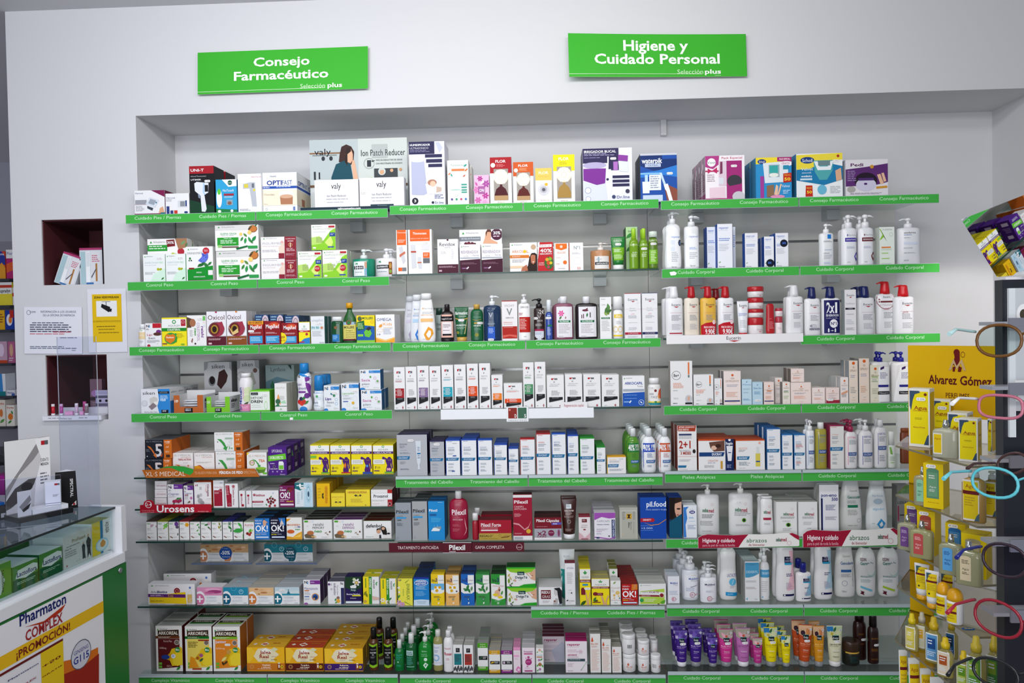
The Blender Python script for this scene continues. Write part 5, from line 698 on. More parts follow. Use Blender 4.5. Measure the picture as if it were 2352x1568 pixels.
B(397,444,1040,'efebe8','white slimming box, triple action lettering',xw+'t .4 .17 .9 .21 c87868 MAX_STRENGTH;T .26 .25 .9 .33 b02838 TRIPLE_ACTION;p f0d8c0 0 .7 .3 .55 .7 .9 .6 1 0 1;p d87020 .08 .5 .3 .52 .6 .75 .7 .98 .62 .98 .5 .76 .3 .58;o .76 .56 .035 d87020;o .76 .67 .035 b02838;o .76 .78 .035 e0a040;l .5 .42 .9 .46 b8b0b0 1',d=.09,dy=.03,n=2)
B(446,493,1040,'efebe8','white slimming box, yellow arc at foot',xw+'t .4 .17 .9 .21 c87868 MAX_STRENGTH;l .1 .4 .9 .46 a8a4a0 2;p e8a020 0 .58 .3 .55 .5 .7 .6 1 0 1;p b85020 .14 .54 .3 .54 .54 .72 .7 1 .64 1 .5 .78 .3 .6',d=.09,dy=.03,n=2)
x3=xd.replace('8a8c94','a8a8a8')+'p 3a9a44 .1 .35 .24 .36 .36 .55 .43 .78 .48 .74 .42 .98 .3 .84 .36 .8 .28 .6 .18 .44;T .46 .3 .64 .7 dcdfe2 3;r .38 .27 .66 .36 b8ccb8;t .4 .29 .64 .34 5a8a64 ORIGINAL;t .5 .76 .66 .9 3aa044 3x;o .12 .5 .03 7a7c84;l .05 .9 .4 .94 c0c0c4 1'
B(495,562,1036,'ececea','lower white slimming box, green arrow',x3,d=.09,dy=.03,sc='c05c18',n=2); B(492,557,992,'ececea','upper white slimming box, green arrow',x3,d=.09,on=1,sc='c8641c')
B(567,613,1039,'eeedea','white slimming tea box','p f0cc20 0 0 .14 0 0 .12;t .08 .1 .95 .19 c8a898 XL·S_MEDICAL;r 0 .24 1 .245 c8c8c4;T .6 .3 .92 .41 d87030 TEA;g .26 .44 .12 5ab04c;g .26 .44 .1 d87030;t .18 .4 .34 .47 c03030 3X;p 3a9a44 .26 .28 .44 .32 .6 .48 .64 .55 .7 .53 .66 .66 .52 .58 .57 .56 .46 .4;p 5a8a2c .45 .68 .98 .66 .86 .88 .58 .88;O .7 .68 .26 .06 8ac43c;f .4 .8 .1 3a7a2c;r .8 .86 1 .94 6ac03c',d=.08)
lg='t .2 .08 .78 .18 e8e0f0 LIPOGRASIL;p 6ac42c .0 .3 .94 .22 .98 .42 0 .5;T .1 .32 .82 .41 f0f8e8 DOBLE_EFECTO;r .56 .54 .84 .8 e8e8ec;r .58 .5 .8 .56 f4f4f4;r .58 .64 .82 .78 7ac43c;l .1 .56 .48 .62 d8c8e8 1;g .32 .68 .05 8a9a4c .8;T .1 .74 .5 .78 e8e0f0 transito_intestinal;o .24 .86 .03 a890c8;o .48 .86 .03 a890c8;o .72 .86 .03 a890c8;t .64 .94 .92 .98 e8e0f0 Dinner;p a890c8 0 .5 .1 .7 0 .9'
B(616,659,1027,'4c1c80','purple slimming box, lime band',lg,d=.075,n=3,gap=.095,sc='3c1668',tc='5a2c90',sa='r .2 .1 .7 .25 b8a8c8;r .25 .7 .65 .85 b8a8c8;l .2 .35 .8 .6 8a6ca8 4')
wom='O .8 .47 .09 .055 4c1c70;p 4c1c70 .44 .44 .5 .4 .58 .43 .74 .5 .72 .57 .58 .49 .54 .54 .48 .54;p 4c1c70 .6 .53 .9 .53 .86 .68 .92 .84 .9 .93 .64 .93 .63 .84 .69 .7;p 4c1c70 .88 .53 .95 .6 .98 .8 .93 .82 .88 .62;p 4c1c70 .84 .44 .95 .5 .96 .6 .88 .54;'
def aq(x0,x1,t,ds,ex,**k):
    B(x0,x1,1021,'f0dc14','yellow slimming box, %s'%ds,aqu('4c1c70',t,wom+'r 0 .5 .56 .66 ecece0;l .06 .53 .54 .64 9a9ca8 3;T .08 .74 .16 .82 5a3c50 %s;l .2 .75 .42 .82 a8980c 2;r .04 .87 .3 .9 4c1c70;%s'%(t[0] in 'DQ' and '8' or '7',ex),.31).replace('T .12 0.250 .88 0.290','T .06 .255 .9 .29'),d=.062,n=3,tc='e0cc18',dy=.02,**k)
aq(713,757,'DETOX+QUEMAGRASAS','green tag','r .0 .36 .32 .44 7ac040;r .56 .92 1 .96 6ab040;f .8 .84 .06 6ac040 2'); aq(759,805,'QUEMAGRASAS','red tag','r .54 .92 1 .96 c03028;f .74 .7 .1 e07828 1.5'); aq(807,855,'DRENANTE','blue tag','r .54 .92 1 .99 2c4ca0;O .76 .72 .05 .04 4aa0e8'); aq(857,904,'CELULITE','green foot','r .56 .92 1 .97 6ab040;O .72 .84 .05 .05 e8a8b8;O .82 .84 .05 .05 e8a8b8')
shelf('middle','fifth')
def duc(x0,x1,yt,col,tc,tt,t,desc,v=.47,n=1,ex='',d=.05,**k):
    B(x0,x1,yt,col,desc,'r 0 0 1 .025 %s;r 0 0 .03 1 %s;'%(tc,tc)+DUC(v,tt,t)+';'+ex,d=d,n=n,tc=tc,sc=tc,**k)
B(912,982,998,'b4b6bc','wide silver serum carton, tube picture','t .08 .21 .34 .25 5a5e70 DENSIAGE;l .09 .27 .3 .33 7a7c88 3;l .1 .37 .34 .39 9a9ca4 1;l .1 .43 .46 .47 6a7c90 2;p 1f6f9f 0 .52 .43 .52 .4 .6 0 .6;t .06 .54 .36 .58 f4f6fa DUCRAY;l .1 .65 .3 .72 8a8c94 3;l .1 .82 .46 .86 6a7080 2;p d4dae2 .62 .15 .8 .15 .78 .66 .74 .74 .76 .84 .68 .84 .69 .74 .66 .66;r .67 .44 .78 .475 1f6f9f;l .68 .3 .77 .42 7a8ca8 3;l .68 .5 .77 .6 7a8ca8 2;$ .46 .14',d=.06,n=3,tc='28204c',sc='2c2450')
duc(987,1021,1012,'b4b6bc','28204c','5a5e70','DENSIAGE','narrow silver shampoo carton',.5,3,'$ .5 .1')
duc(1024,1057,1010,'ebecee','1c50b8','8a94c0','SQUANORM','white carton, blue top, small blue tags',.5,2,'r .5 .43 .75 .46 2c50a0;r .4 .86 .62 .89 2c50a0;$ .6 .1'.replace('$ .6 .1','l .5 .09 .8 .11 5a5c64 1')); duc(1060,1095,1009,'ebecee','1c50b8','8a94c0','SQUANORM','white carton, blue top, taller file',.51,4); duc(1098,1131,1009,'ebecee','1c50b8','8a94c0','SQUANORM','white carton, blue top, single',.49,1)
duc(1135,1165,1020,'ebecee','1c50b8','8a8c94','KELUAL_DS','shorter white carton, blue top',.43,4); duc(1168,1191,1029,'ebecee','1c50b8','9ab0c8','KELUAL','smallest white carton, blue top',.43,3)
duc(1195,1229,1007,'ebecee','b81c20','d06060','SABAL','white carton, red top',.5,1); duc(1232,1265,995,'ebecee','a81820','d06868','ARGEAL','tallest white carton, red top',.49,2); duc(1268,1300,995,'ebecee','1c50b8','6a8cc0','KERTYOL','tall white carton, blue top, psoriasis',.51,1,'t .15 .26 .38 .29 6a8cc0 PSO')
duc(1304,1329,999,'ebecee','1c50b8','9ab0d8','KERTYOL','slim white carton, blue top',.46,4); duc(1332,1366,1005,'ebecee','1c9a2c','7ab088','SENSINOL','tall white carton, green top',.51,2); duc(1370,1391,1026,'ebecee','1c9a2c','9ac0a4','SENSINOL','small white carton, green top',.46,4)
B(1394,1438,1048,'eceaea','low white carton, wide yellow top','r 0 0 1 .04 f0b020;r 0 0 .03 1 f0b020;t .12 .15 .48 .2 f0c888 MELASCREEN;l .12 .24 .8 .36 b0b0b4 3;p 1f6f9f .04 .44 .62 .44 .58 .62 .04 .62;t .12 .48 .54 .58 f4f6fa DUCRAY;l .12 .72 .9 .84 8a94a0 3;l .66 .14 .88 .18 5a7090 1',d=.05,tc='f0b020')
def pr40(x0,x1,c,cc,desc,clear=0,n=4,body='eceef0'):
    return U(x0,x1,984,'egg',body,'e4e8ea',desc,a='r .02 .18 .98 .42 %s;%sT .12 .22 .58 .38 f4f4f4 40%%;T .64 .22 .92 .3 f0f0f0 DTO;t .64 .32 .95 .38 f0f0f0 2ªUND;p 1f60a0 .3 .64 .94 .64 .88 .72 .3 .72;t .36 .655 .84 .7 f4f6fa DUCRAY;l .36 .46 .8 .58 %s 4;l .36 .78 .8 .84 7a8c9c 2'%(c,'' if clear else 'r .02 .42 .14 .96 %s;'%c,cc),hc=.18,wc=.45,dr=.7,n=n,clear=clear,jit=.002,gap=.065)
pr40(1440,1471,'1c7a38','4a8a3c','green shampoo bottle, discount band',1,4,'6aac3c'); pr40(1474,1509,'1c48b8','6a80b0','white shampoo bottle, blue discount band'); pr40(1513,1544,'c84c1c','c08080','white shampoo bottle, orange discount band',n=4)
shelf('right','fifth')
B(1556,1601,977,'ebe9e8','white reaction carton, brown header','p a83c24 .02 0 .98 0 .93 .13 .02 .12;T .08 .02 .9 .05 f8e0d8 ¿ESTRES?_¿CANSANCIO?;T .06 .07 .6 .11 f8e0d8 ¿POST-PARTO?;r .08 .18 .74 .22 3a4470;l .08 .24 .8 .3 a8aab4 2;T .08 .34 .68 .5 a82818 2+1;t .08 .54 .66 .57 8a8c94 TRATAMIENTO;T .16 .58 .7 .64 a82818 3_MESES;O .86 .57 .08 .045 2a2220;r 0 .68 1 .685 c88070;l .08 .75 .7 .8 b0b0b8 2;p 1f6f9f .02 .88 .46 .88 .42 .93 .02 .93;l .1 .96 .7 .98 c0c0c8 1',d=.08,n=2,sc='8a4438',tc='8c8884')
B(1604,1686,1008,'ecebea','white hair loss pack, sleeping woman picture','r 0 0 1 .05 c84c18;r .76 0 1 1 142858;p 6a4438 .3 .1 .74 .05 .74 .38 .44 .4 .34 .28;O .44 .28 .08 .07 e0b8a0;O .56 .22 .08 .06 3a2018;p 163f78 .02 .42 .74 .42 .7 .55 .02 .55;T .38 .45 .66 .52 f4f6fa DUCRAY;t .26 .66 .55 .72 d08878 CREASTIM;l .26 .75 .55 .78 7a8cb0 1;l .16 .83 .55 .92 a8a8ac 3;r .62 .7 .68 .95 c89a3c;T .78 .1 .97 .18 f4f4f8 Regalo;p e8e8ec .79 .22 .97 .22 .93 .7 .83 .7;r .84 .42 .92 .45 163f78;l .8 .82 .95 .94 a8b4d8 3;o .88 .03 .04 f0f0f0',d=.045,n=4,tc='b84414',sc='a8441c')
B(1690,1757,1009,'ecebea','white hair lotion pack, yellow spray picture','r 0 0 1 .04 c84c18;t .1 .26 .4 .32 e09888 NEOPTIDE;l .1 .34 .35 .42 8a8c98 2;p 1f6f9f .04 .55 .48 .55 .44 .66 .04 .66;T .1 .58 .4 .63 f4f6fa DUCRAY;r .68 .45 .84 .88 d8c858;r .71 .24 .8 .46 d8dcdc;r .69 .7 .83 .74 1f50a0;l .1 .73 .5 .86 7a8c9c 4;l .1 .92 .4 .96 c0c0c8 1;o .82 .11 .04 e8b0a0',d=.045,n=3,tc='b84414',sc='a8441c')
duc(1761,1793,983,'ebecee','1c62a8','6aa8d8','DEXYANE','tall white carton, mid blue top',.5,3,gap=.075) ; duc(1796,1821,997,'ebecee','1c72b8','7ab0d8','DEXYANE','white carton, light blue top',.52,3); duc(1824,1850,997,'ebecee','1c72b8','6aa0d0','DEXYANE','white carton, light blue top, red lines',.52,3,'l .15 .3 .8 .38 d07070 2;l .15 .78 .7 .84 d07070 2')
db=lambda c,t,v=.52:'r .2 .14 .23 .9 %s;t .3 .14 .84 .19 %s %s;l .3 .23 .9 .36 8a94a0 4;p 1f4c90 .24 %.2f .94 %.2f .88 %.2f .24 %.2f;t .3 %.3f .84 %.3f e8ecf4 DUCRAY;l .3 .68 .85 .84 8a94a0 4'%(c,c,t,v,v,v+.09,v+.09,v+.02,v+.07)
U(1853,1873,965,'euc','eaecee','f0f0f0','slim white wash pump bottle',a=db('3a80c0','DEXYANE'),hc=.21,wc=.6,pump=2,dr=.8,n=2); U(1875,1902,970,'euc','c4b84c','eeeeec','yellow cleansing oil bottle',a=db('3a80a0','DEXYANE'),hc=.14,wc=.55,dr=.7,clear=1)
duc(1906,1939,976,'e4e2de','9a2850','e0a090','ICTYANE','grey white carton, crimson top',.5,1,d=.09) 
U(1942,1971,965,'cyl','e8e6e6','a02850','white body milk, dark pink pump',a=db('d86080','ICTYANE',.56),hc=.23,wc=.5,pump=-1,dr=.6,n=2,jit=.012); U(1975,2008,964,'cyl','e8e6e6','ececec','white foaming gel pump bottle',a=db('2c3c9c','KERTYOL',.58),hc=.22,wc=.45,pump=-1,dr=.6,n=2,jit=.012); U(2011,2040,964,'cyl','e8e6e6','ececec','white bath gel bottle, tall cap',a=db('5a50a0','KERTYOL',.46),hc=.15,wc=.45,dr=.6,n=2)
U(2042,2059,991,'cyl','e2e6dc','eef0ea','small white and green cream spray',a='p 7ab04c .1 .1 .3 .1 .5 .4 .2 .4;l .15 .5 .85 .7 a0b898 4;r .2 .74 .7 .77 9ac46c',hc=.36,wc=.8,dr=.9); U(2070,2096,983,'flat','8a4424','a85830','brown sun oil bottle behind the board',hc=.1,wc=.9,dr=.5,dy=.12)
# ---- sixth shelf, left bay only ----
shelf('left','sixth')
for i,(yt,ds) in enumerate(((1143,'bottom'),(1123,'middle'),(1104,'top'))): B(355,383,yt,'e8e4e4','small white carton, crimson upside lettering','t .15 .45 .92 .65 b05868 Urosens;l .2 .25 .85 .32 d8b0b8 1',d=.07,on=1 if i else 0,tc='b8b4ac',dy=.02 if not i else None)
cs=ns.replace('1c86d2','7a3a94')+'r .42 0 1 .19 6a2c90;l .46 .07 .75 .14 e0d0f0 2;'
B(385,420,1112,'ebe9eb','white cranberry carton, purple header',cs+'t .06 .35 .74 .45 6a6498 Cispren;o .42 .72 .07 a0284c;o .56 .7 .07 b83458;o .72 .72 .07 982848;o .84 .68 .07 a8305c;f .66 .6 .08 3a7a3c;f .8 .6 .09 4a8a4c .4;f .4 .82 .06 2f7a3c;l .08 .5 .6 .56 b4b0b8 2',d=.05,n=2,tc='a8a4a0',sc='6a2c90'); B(422,444,1115,'ebe9eb','narrow white cranberry carton, forte label',cs+'t .1 .3 .84 .38 6a6498 Cispren;r .1 .4 .5 .44 a05060;F .8 .55 .07 c864a8;o .6 .72 .04 8a3040;f .5 .74 .06 4a7a4c;l .1 .46 .5 .62 b4b0b8 4',d=.05,tc='a8a4a0',sc='6a2c90')
B(446,486,1107,'edebeb','white carton, sideways red lettering','X .76 .08 .88 .56 8a4c60 Ginegea;x .64 .12 .72 .38 e08070 +_CAS;r .08 .08 .22 .17 e8e0e4;p 2c2c34 .16 .1 .22 .08 .22 .17;r .08 .1 .14 .15 b03050;l .32 .18 .5 .7 c0bcc0 2;O .24 .55 .08 .08 a0a0a4;O .34 .72 .14 .1 a8a8ac;O .46 .8 .12 .08 9a9aa0;$ .86 .64',d=.05,n=1,tc='c84c1c',sc='c84c1c')
B(490,515,1103,'ecebec','white and crimson cystitis carton','r .06 .36 .84 .94 a01c34;p ecebec .06 .3 .5 .36 .06 .36;p a01c34 .5 .36 .62 .3 .84 .3 .84 .36;t .08 .22 .9 .27 c06078 Cistitus_Nox;l .12 .42 .6 .5 e8c0c8 3;g .72 .36 .05 e8c0c8;t .62 .06 .9 .1 6a88b8 aquilea',d=.05,n=2,tc='b8b6b2'); B(517,547,1110,'ecebec','white cystitis carton, sideways lettering','p a01c34 .04 .08 .34 .08 .38 .4 .5 .46 .5 .96 .14 .96;X .6 .16 .72 .9 a04c60 Cistitus_Nox;o .66 .12 .06 a01c34;g .66 .12 .035 ecebec;l .1 .12 .3 .5 e0a8b4 6;g .34 .86 .05 e0a8b4',d=.05,n=3,tc='b8b6b2',sc='d8d6d6')
B(549,563,1127,'ecebec','slim white cystitis carton','X .3 .24 .6 .8 b06070 istitus;o .4 .24 .07 a01c34;r .36 .8 .8 .94 a01c34',d=.06,n=2); B(565,578,1127,'ecebec','slim white cystitis carton','X .3 .24 .6 .8 b06070 istitus;o .4 .28 .07 a01c34',d=.06,n=2); B(579,640,1126,'ecebec','wide white cystitis carton, red berries','o .08 .26 .08 a01c34;g .08 .26 .05 ecebec;T .14 .2 .48 .34 a8304c istitus;r 0 .62 .42 .72 a01c34;t .04 .65 .38 .69 f0d0d8 VITAMINA;'+';'.join('o %.2f %.2f .07 %s'%(x,y,c) for x,y,c in ((.58,.55,'6a1c24'),(.68,.48,'8a2430'),(.78,.5,'6a1c24'),(.86,.58,'7a2028'),(.62,.68,'8a2430'),(.72,.64,'5a1820'),(.8,.7,'8a2430'),(.7,.78,'6a1c24'),(.66,.92,'a83040'),(.86,.9,'a83040')))+';f .72 .38 .08 3a7a3c 1.2;f .54 .84 .08 2f7a34 2;l .04 .8 .5 .9 c8c4c8 3;f .8 .15 .07 b0c4e0',d=.055,n=3,tc='b0aeaa')
B(642,676,1115,'7a1c5c','magenta urinary comfort box','t .04 .06 .2 .12 f0e0e8 URI;T .04 .14 .44 .24 f4f0f4 neo;T .03 .32 .72 .58 f8f4f8 OK!;o .66 .14 .08 6a1424;o .76 .22 .08 8a2434;o .86 .14 .08 7a1c2c;f .6 .26 .07 3a8a3c;l .04 .64 .8 .69 f0e0e8 1;l .04 .71 .4 .76 f0e0e8 1;T .46 .71 .94 .76 e8d020 URINARIO;p e8d8e4 .05 .84 .95 .84 .97 .92 .05 .92',d=.05,n=3,tc='5a1c28',gap=.06)
plus=lambda c,y=.3:'O .02 %.2f .34 .42 f0f0f2;O .02 %.2f .27 .34 %s;r -.0 %.2f .2 %.2f f4f4f6;r .07 %.2f .13 %.2f f4f4f6'%(y,y,c,y-.045,y+.045,y-.18,y+.18)
B(677,719,1108,'dfe9ee','white and blue intimate care box, ripple','p 1c6c78 0 0 .62 0 .6 .22 .3 .32 0 .24;T .1 .02 .5 .22 f0f4f4 +;$ .46 .22;r .5 0 1 1 c0dcea;A .76 .45 .1 .3 7aa8c0;A .76 .45 .16 .38 a8ccdc;O .76 .47 .05 .12 2a4c64;x .36 .35 .44 .7 90b4c8 DONNAplus;l .12 .4 .3 .9 c0ccd4 6',d=.05,n=2,tc='d0d0d0')
hb='X .66 .12 .84 .86 c87018 HERBENSURINA;p 4a3c1c .44 .44 .56 .4 .56 .5 .5 .52 .56 .56 .56 .66 .44 .62;l .14 .2 .36 .7 c8a828 4;'
B(725,758,1110,'eebc10','tall amber kidney tea carton, standing',hb+'r 0 0 .06 1 2a2018',d=.045,n=5,tc='c89c14',sc='caa018'); B(760,792,1132,'f0d838','small yellow kidney tea carton','t .06 .26 .9 .33 c89040 HERBENSURINA;p 4a4430 .24 .66 .36 .6 .45 .66 .36 .74;p 4a4430 .56 .66 .66 .6 .76 .66 .66 .74;g .5 .68 .05 4a4430 .7;l .3 .42 .7 .48 d8b838 1',d=.07,n=3,tc='b8a02c'); B(794,850,1124,'f0d838','wide yellow kidney tea carton','T .08 .1 .88 .22 b87830 HERBENSURINA;p 4a4430 .34 .34 .42 .28 .48 .34 .42 .42;p 4a4430 .54 .34 .6 .28 .66 .34 .6 .42;g .5 .38 .05 4a4430 .7;l .2 .54 .82 .78 c8b040 5;p 3a3c2c .78 .9 .84 .9 .82 .96;l .06 .92 .4 .95 c8b040 1',d=.08,n=3,tc='b8a02c')
B(852,901,1124,'ebe9e8','white and red paracetamol carton','r .78 0 1 .22 b02020;r 0 .2 .78 .21 c0bcb8;r 0 .22 1 .58 f0eff0;T .12 .3 .8 .48 2a2c34 Proxamol;r .78 .6 1 1 a82028;g .88 .86 .11 c8c0c0;o .88 .86 .05 2a2024;l .05 .64 .7 .7 b8b0b0 1;l .05 .84 .4 .88 d8a0a0 1',d=.06,n=3,tc='b0aca4',sc='5a1418')
# ---- seventh shelf, left bay ----
shelf('left','seventh')
nf=lambda t,c,fl,x='':'r 0 0 1 .04 %s;T .05 .1 .42 .17 3a9a44 neo;t .06 .38 .44 .43 8a8c94 %s;l .08 .47 .5 .5 b8babc 1;%sl .1 .62 .8 .68 c8c8c4 2;f .2 .83 .07 8a5c4c 2.6;f .3 .86 .07 8a5c4c 2.6;l .4 .82 .85 .88 c0c2c4 2;%s'%(c,t,fl,x)
items=(('AJO','4a3a30','f .55 .25 .12 b890a0;O .52 .24 .12 .07 c8a0b0;f .95 .28 .06 a87890 1.5;','garlic'),('BOLDO','9a9a20','F .78 .25 .13 6ac43c;f .66 .36 .1 8ad04c;f .9 .15 .08 5ab02c;','lime herb'),('CARDO','1c3c40','O .78 .16 .2 .12 6a3c90;O .85 .32 .16 .08 5a4c6c;f .9 .7 .08 4a5c60 1.5;','purple thistle'),('DIENTE','a03038','F .78 .2 .13 f0b41c;o .78 .2 .08 e8a018;','yellow dandelion'),('ESPINO','302824','f .8 .2 .09 4a9a4c;f .9 .34 .08 3a8a3c 1.8;f .75 .5 .08 5aa44c;f .9 .7 .08 3a8a3c 2;','hawthorn sprig'),('HARPAGO','1c5040','F .8 .14 .1 d0a0b8;f .56 .2 .12 2f7a3c .3;f .8 .36 .1 3a7a3c 2.4;f .94 .44 .06 b04888 1.6;','pink clover'),('HIPERICO','28302c','f .78 .16 .1 8a8a2c 1.8;f .72 .34 .1 b0a030 2;f .88 .3 .08 6a8a3c 1;f .9 .48 .06 6a7c2c 1.6;','olive coloured sprig'),('PASIFLORA','2c2c80','F .72 .15 .12 8aa888;o .72 .15 .05 5a7a6c;f .75 .36 .14 2f7a3c 2.4;f .85 .52 .08 1f6a34 1.4;','passion flower'),('TE_VERDE','1c2c3c','f .68 .2 .16 4ab04c 2.3;f .5 .52 .3 3aa044 .1;f .85 .4 .12 6ac05c 2;r .95 .7 1 .95 6ac05c;','green tea leaf'))
xs=(336,361.5,387.5,412,436,461,486,511,535.5)
for i,(t,c,fl,nm) in enumerate(items):
    x1_=(360.5,386.5,411,435,460,485,510,534.5,558.5)[i]; B(xs[i],x1_,1196,'ecebe9','small white herbal carton, %s'%nm,nf(t,c,fl),d=.05,n=(3,3,2,3,3,2,2,3,2)[i],tc=c,sc=c,dy=.02)
B(559.5,584,1198,'ecebe9','small white cherry carton','r 0 0 1 .02 8ac04c;t .08 .1 .9 .24 c04858 Acerola;l .2 .28 .8 .31 b8b0b0 1;f .6 .5 .14 5ab03c 1;f .78 .5 .1 9ad04c;o .35 .66 .08 7a2018;o .55 .72 .08 b02c20;o .68 .62 .06 a03020;T .4 .92 .72 .97 3a9a44 neo',d=.05,n=2,dy=.02,tc='b8b4ac')
ok=lambda a_,x:'t .04 .08 .5 .14 f0f4fc %s;T .04 .18 .44 .27 f4f8fc neo;T .04 .34 .9 .62 f8f8fc OK!;l .06 .68 .8 .72 e0e8f8 1;T .06 .75 .4 .79 f0e020 %s;l .45 .75 .85 .79 e0e8f8 1;p c8d8f0 .08 .86 .92 .86 .95 .93 .08 .93;%s'%(a_,x.split('|')[0],x.split('|')[1])
B(585,619,1190,'2478c8','bright blue muscle relax box',ok('RELAX','RELAX|p d8a888 .56 .14 .62 .08 .66 .02 .7 .08 .84 .16 .92 .22 .8 .2 .78 .34 .58 .36;o .65 .05 .03 4a2c20'),d=.05,n=3,dy=.02,tc='1c3c60',gap=.06); B(621,656,1189,'141434','dark navy antistress box',ok('ANTISTRESS','ESTRES|p 2478c8 .55 0 1 0 1 .35 .7 .3;p d8c8c0 .68 .2 .76 .1 .84 .18 .92 .3 .64 .32;o .76 .08 .03 c09078'),d=.05,n=3,dy=.02,tc='10182c',gap=.06)
B(658,694,1188,'eeebe6','white magnesium box, orange splash','p e89c20 0 .06 .3 .04 .12 .16 0 .2;T .04 .3 .88 .38 c86830 MAGNESIO;t .5 .42 .68 .47 4a6ab0 +vit;T .72 .4 .9 .47 2c4ca0 B6;T .56 .5 .88 .58 3a9a44 neo;O .27 .65 .24 .09 d0602c;p e8a828 0 .86 .4 .9 .7 .74 1 .64 1 1 0 1;p f4cc60 .3 .92 .7 .84 .95 .74 .9 .9;l .06 .93 .5 .96 c86830 1',d=.05,n=2,dy=.02,tc='a8a49c',sc='d8d4cc')
rs=lambda c,t:'r .03 .04 .16 .14 5aa83c;g .22 .1 .05 e0a890;g .32 .1 .05 90b0e0;t .34 .17 .7 .32 %s reishi;t .31 .36 .73 .48 %s %s;T .38 .52 .64 .66 3a9a44 neo;p 6a5c44 .02 .78 .2 .66 .4 .84 .36 .97 .06 .94;O .24 .68 .12 .11 b87040;p e0c098 .34 .84 .4 .8 .45 .92 .4 .96;p c89860 .26 .84 .34 .82 .36 .94 .28 .92;f .78 .68 .07 9a8474 .4;f .84 .76 .07 9a8474 2.6;o .92 .63 .045 6a4434;l .62 .88 .95 .93 c0c0c0 2;l .1 .32 .2 .35 9098b8 1'%(c,c,t)
B(697,763,1193,'ecebe9','wide white mushroom box, grey lettering',rs('5a5458','MEMORY'),d=.045,n=4,dy=.02,tc='343028'); B(766,832,1193,'ecebe9','wide white mushroom box, purple lettering',rs('8a4c90','DEFENSAS'),d=.045,n=3,dy=.02,tc='6a3c78')
B(835,899,1195,'ecebea','wide white couple picture box','r 0 0 1 .02 2f7a3c;T .08 .2 .66 .38 2a2c2c defenbol;t .08 .85 .36 .93 7aa888 bioserum;p e8e4e0 .34 .78 .5 .74 .6 .98 .36 .98;p e4e0dc .7 .5 .9 .4 1 .7 .98 .98 .7 .98;p 1c1614 .6 .4 .7 .3 .8 .38 .84 .6 .84 .8 .7 .78;O .71 .44 .06 .08 d8a888;O .54 .6 .08 .12 d0a080;p 1c1614 .46 .56 .48 .44 .6 .42 .62 .55 .56 .48;p 2c2c38 .56 .8 .62 .78 .64 .98 .56 .98;O .9 .72 .06 .05 2c2c38;l .08 .4 .24 .44 9ab0a4 1',d=.05,n=3,dy=.02,tc='581814')
# ---- sixth shelf, middle and right ----
shelf('middle','sixth')
px=lambda c,lc,b='2c9ad8':'T .06 .2 .84 .28 %s Pilexil;r .05 .29 .86 .296 %s;t .08 .34 .5 .37 %s CHAMPU;r .06 .38 .7 .42 %s;T .1 .44 .4 .48 %s CASPA;l .1 .53 .5 .62 %s 5;g .14 .92 .02 %s'%(c,b,lc,b,c,lc,lc)
B(908,945,1154,'9aa0a8','steel grey dry dandruff carton',px('2c3038','6a7078'),d=.055,n=2,dy=.02,tc='4c565c'); B(947,982,1151,'a8aaac','light grey oily dandruff carton',px('2c3038','6a7078'),d=.055,n=3,dy=.02,tc='4c565c'); B(984,1022,1151,'1c8cd0','bright blue hair carton, follicle drawing','T .06 .2 .56 .26 f0f4f8 Pilexil;r .08 .32 .5 .37 1c5c98;l .18 .42 .8 .54 5ac0e8 6;p e8eef0 .16 .76 .28 .68 .78 .66 .66 .76;p 90a0a8 .3 .66 .78 .64 .76 .72 .62 .7;p 90d0f0 .36 .66 .34 .58 .38 .66;p 90d0f0 .54 .65 .56 .58 .58 .65;l .6 .02 .9 .04 c8e8f8 1',d=.055,n=2,dy=.02,sc='1468a0',tc='1468a8')
U(1031,1075,1129,'cyl','9c1438','f0f0f0','large crimson shampoo bottle, white cap',a='T .16 .26 .9 .38 f4e0e4 Pilexil;r .18 .4 .5 .405 f0c8d0;t .2 .43 .56 .465 d88090 CHAMPU;t .2 .48 .74 .52 f0c8d0 ANTICAIDA;l .2 .62 .62 .68 c86878 2;l .2 .72 .62 .8 c86878 3;p e8a8b0 .84 .46 .88 .6 .94 .74 .9 .82 .76 .9 .88 .8 .9 .74 .84 .6',hc=.155,wc=.36,dr=.6,dy=.02)
U(1084,1099,1179,'cyl','a0182c','ecebeb','small crimson bottle taped to gift pack',hc=.26,wc=.95,dr=.9,dy=.02,n=2,gap=.1)
B(1100,1175,1194,'a4142c','crimson ampoule pack, gold gift band','T .06 .16 .68 .32 f4e0e4 Pilexil_Forte;r .06 .34 .6 .35 f4e0e4;t .07 .39 .58 .44 e8a8b0 AMPOLLAS_ANTICAIDA;r .06 .48 .58 .54 f4e8ea;r 0 .66 1 1 b89c44;T .02 .74 .44 .84 3a2c14 REGALO*;t .02 .9 .6 .95 7a6424 1_CHAMPU_ANTICAIDA;A .64 .76 .04 .06 7a4c24;A .84 .82 .08 .06 7a4c24;p 7a4c24 .66 .86 .92 .8 .99 .72 .92 .84 .7 .9',d=.07,n=2,dy=.02,tc='6a1420',gap=.1)
B(1179,1223,1135,'9c1430','tall crimson shampoo carton, white foot','r 0 .01 1 .07 e8e4e4;T .06 .13 .78 .2 f4e8ea Pilexil;t .06 .25 .56 .29 f0c0c8 CHAMPU;t .06 .3 .72 .34 f0c0c8 ANTICAIDA;l .06 .42 .5 .5 e0a0a8 4;p d89098 0 .62 .3 .64 .6 .76 .8 .7 .94 .58 .8 .74 .6 .79 .3 .68 0 .65;o .8 .81 .05 d8a838;r 0 .91 1 1 ece8e8;r .04 .93 .5 .99 b0b0b8;l .06 .85 .5 .88 e0a0a8 2',d=.05,dy=.02,tc='4c1018')
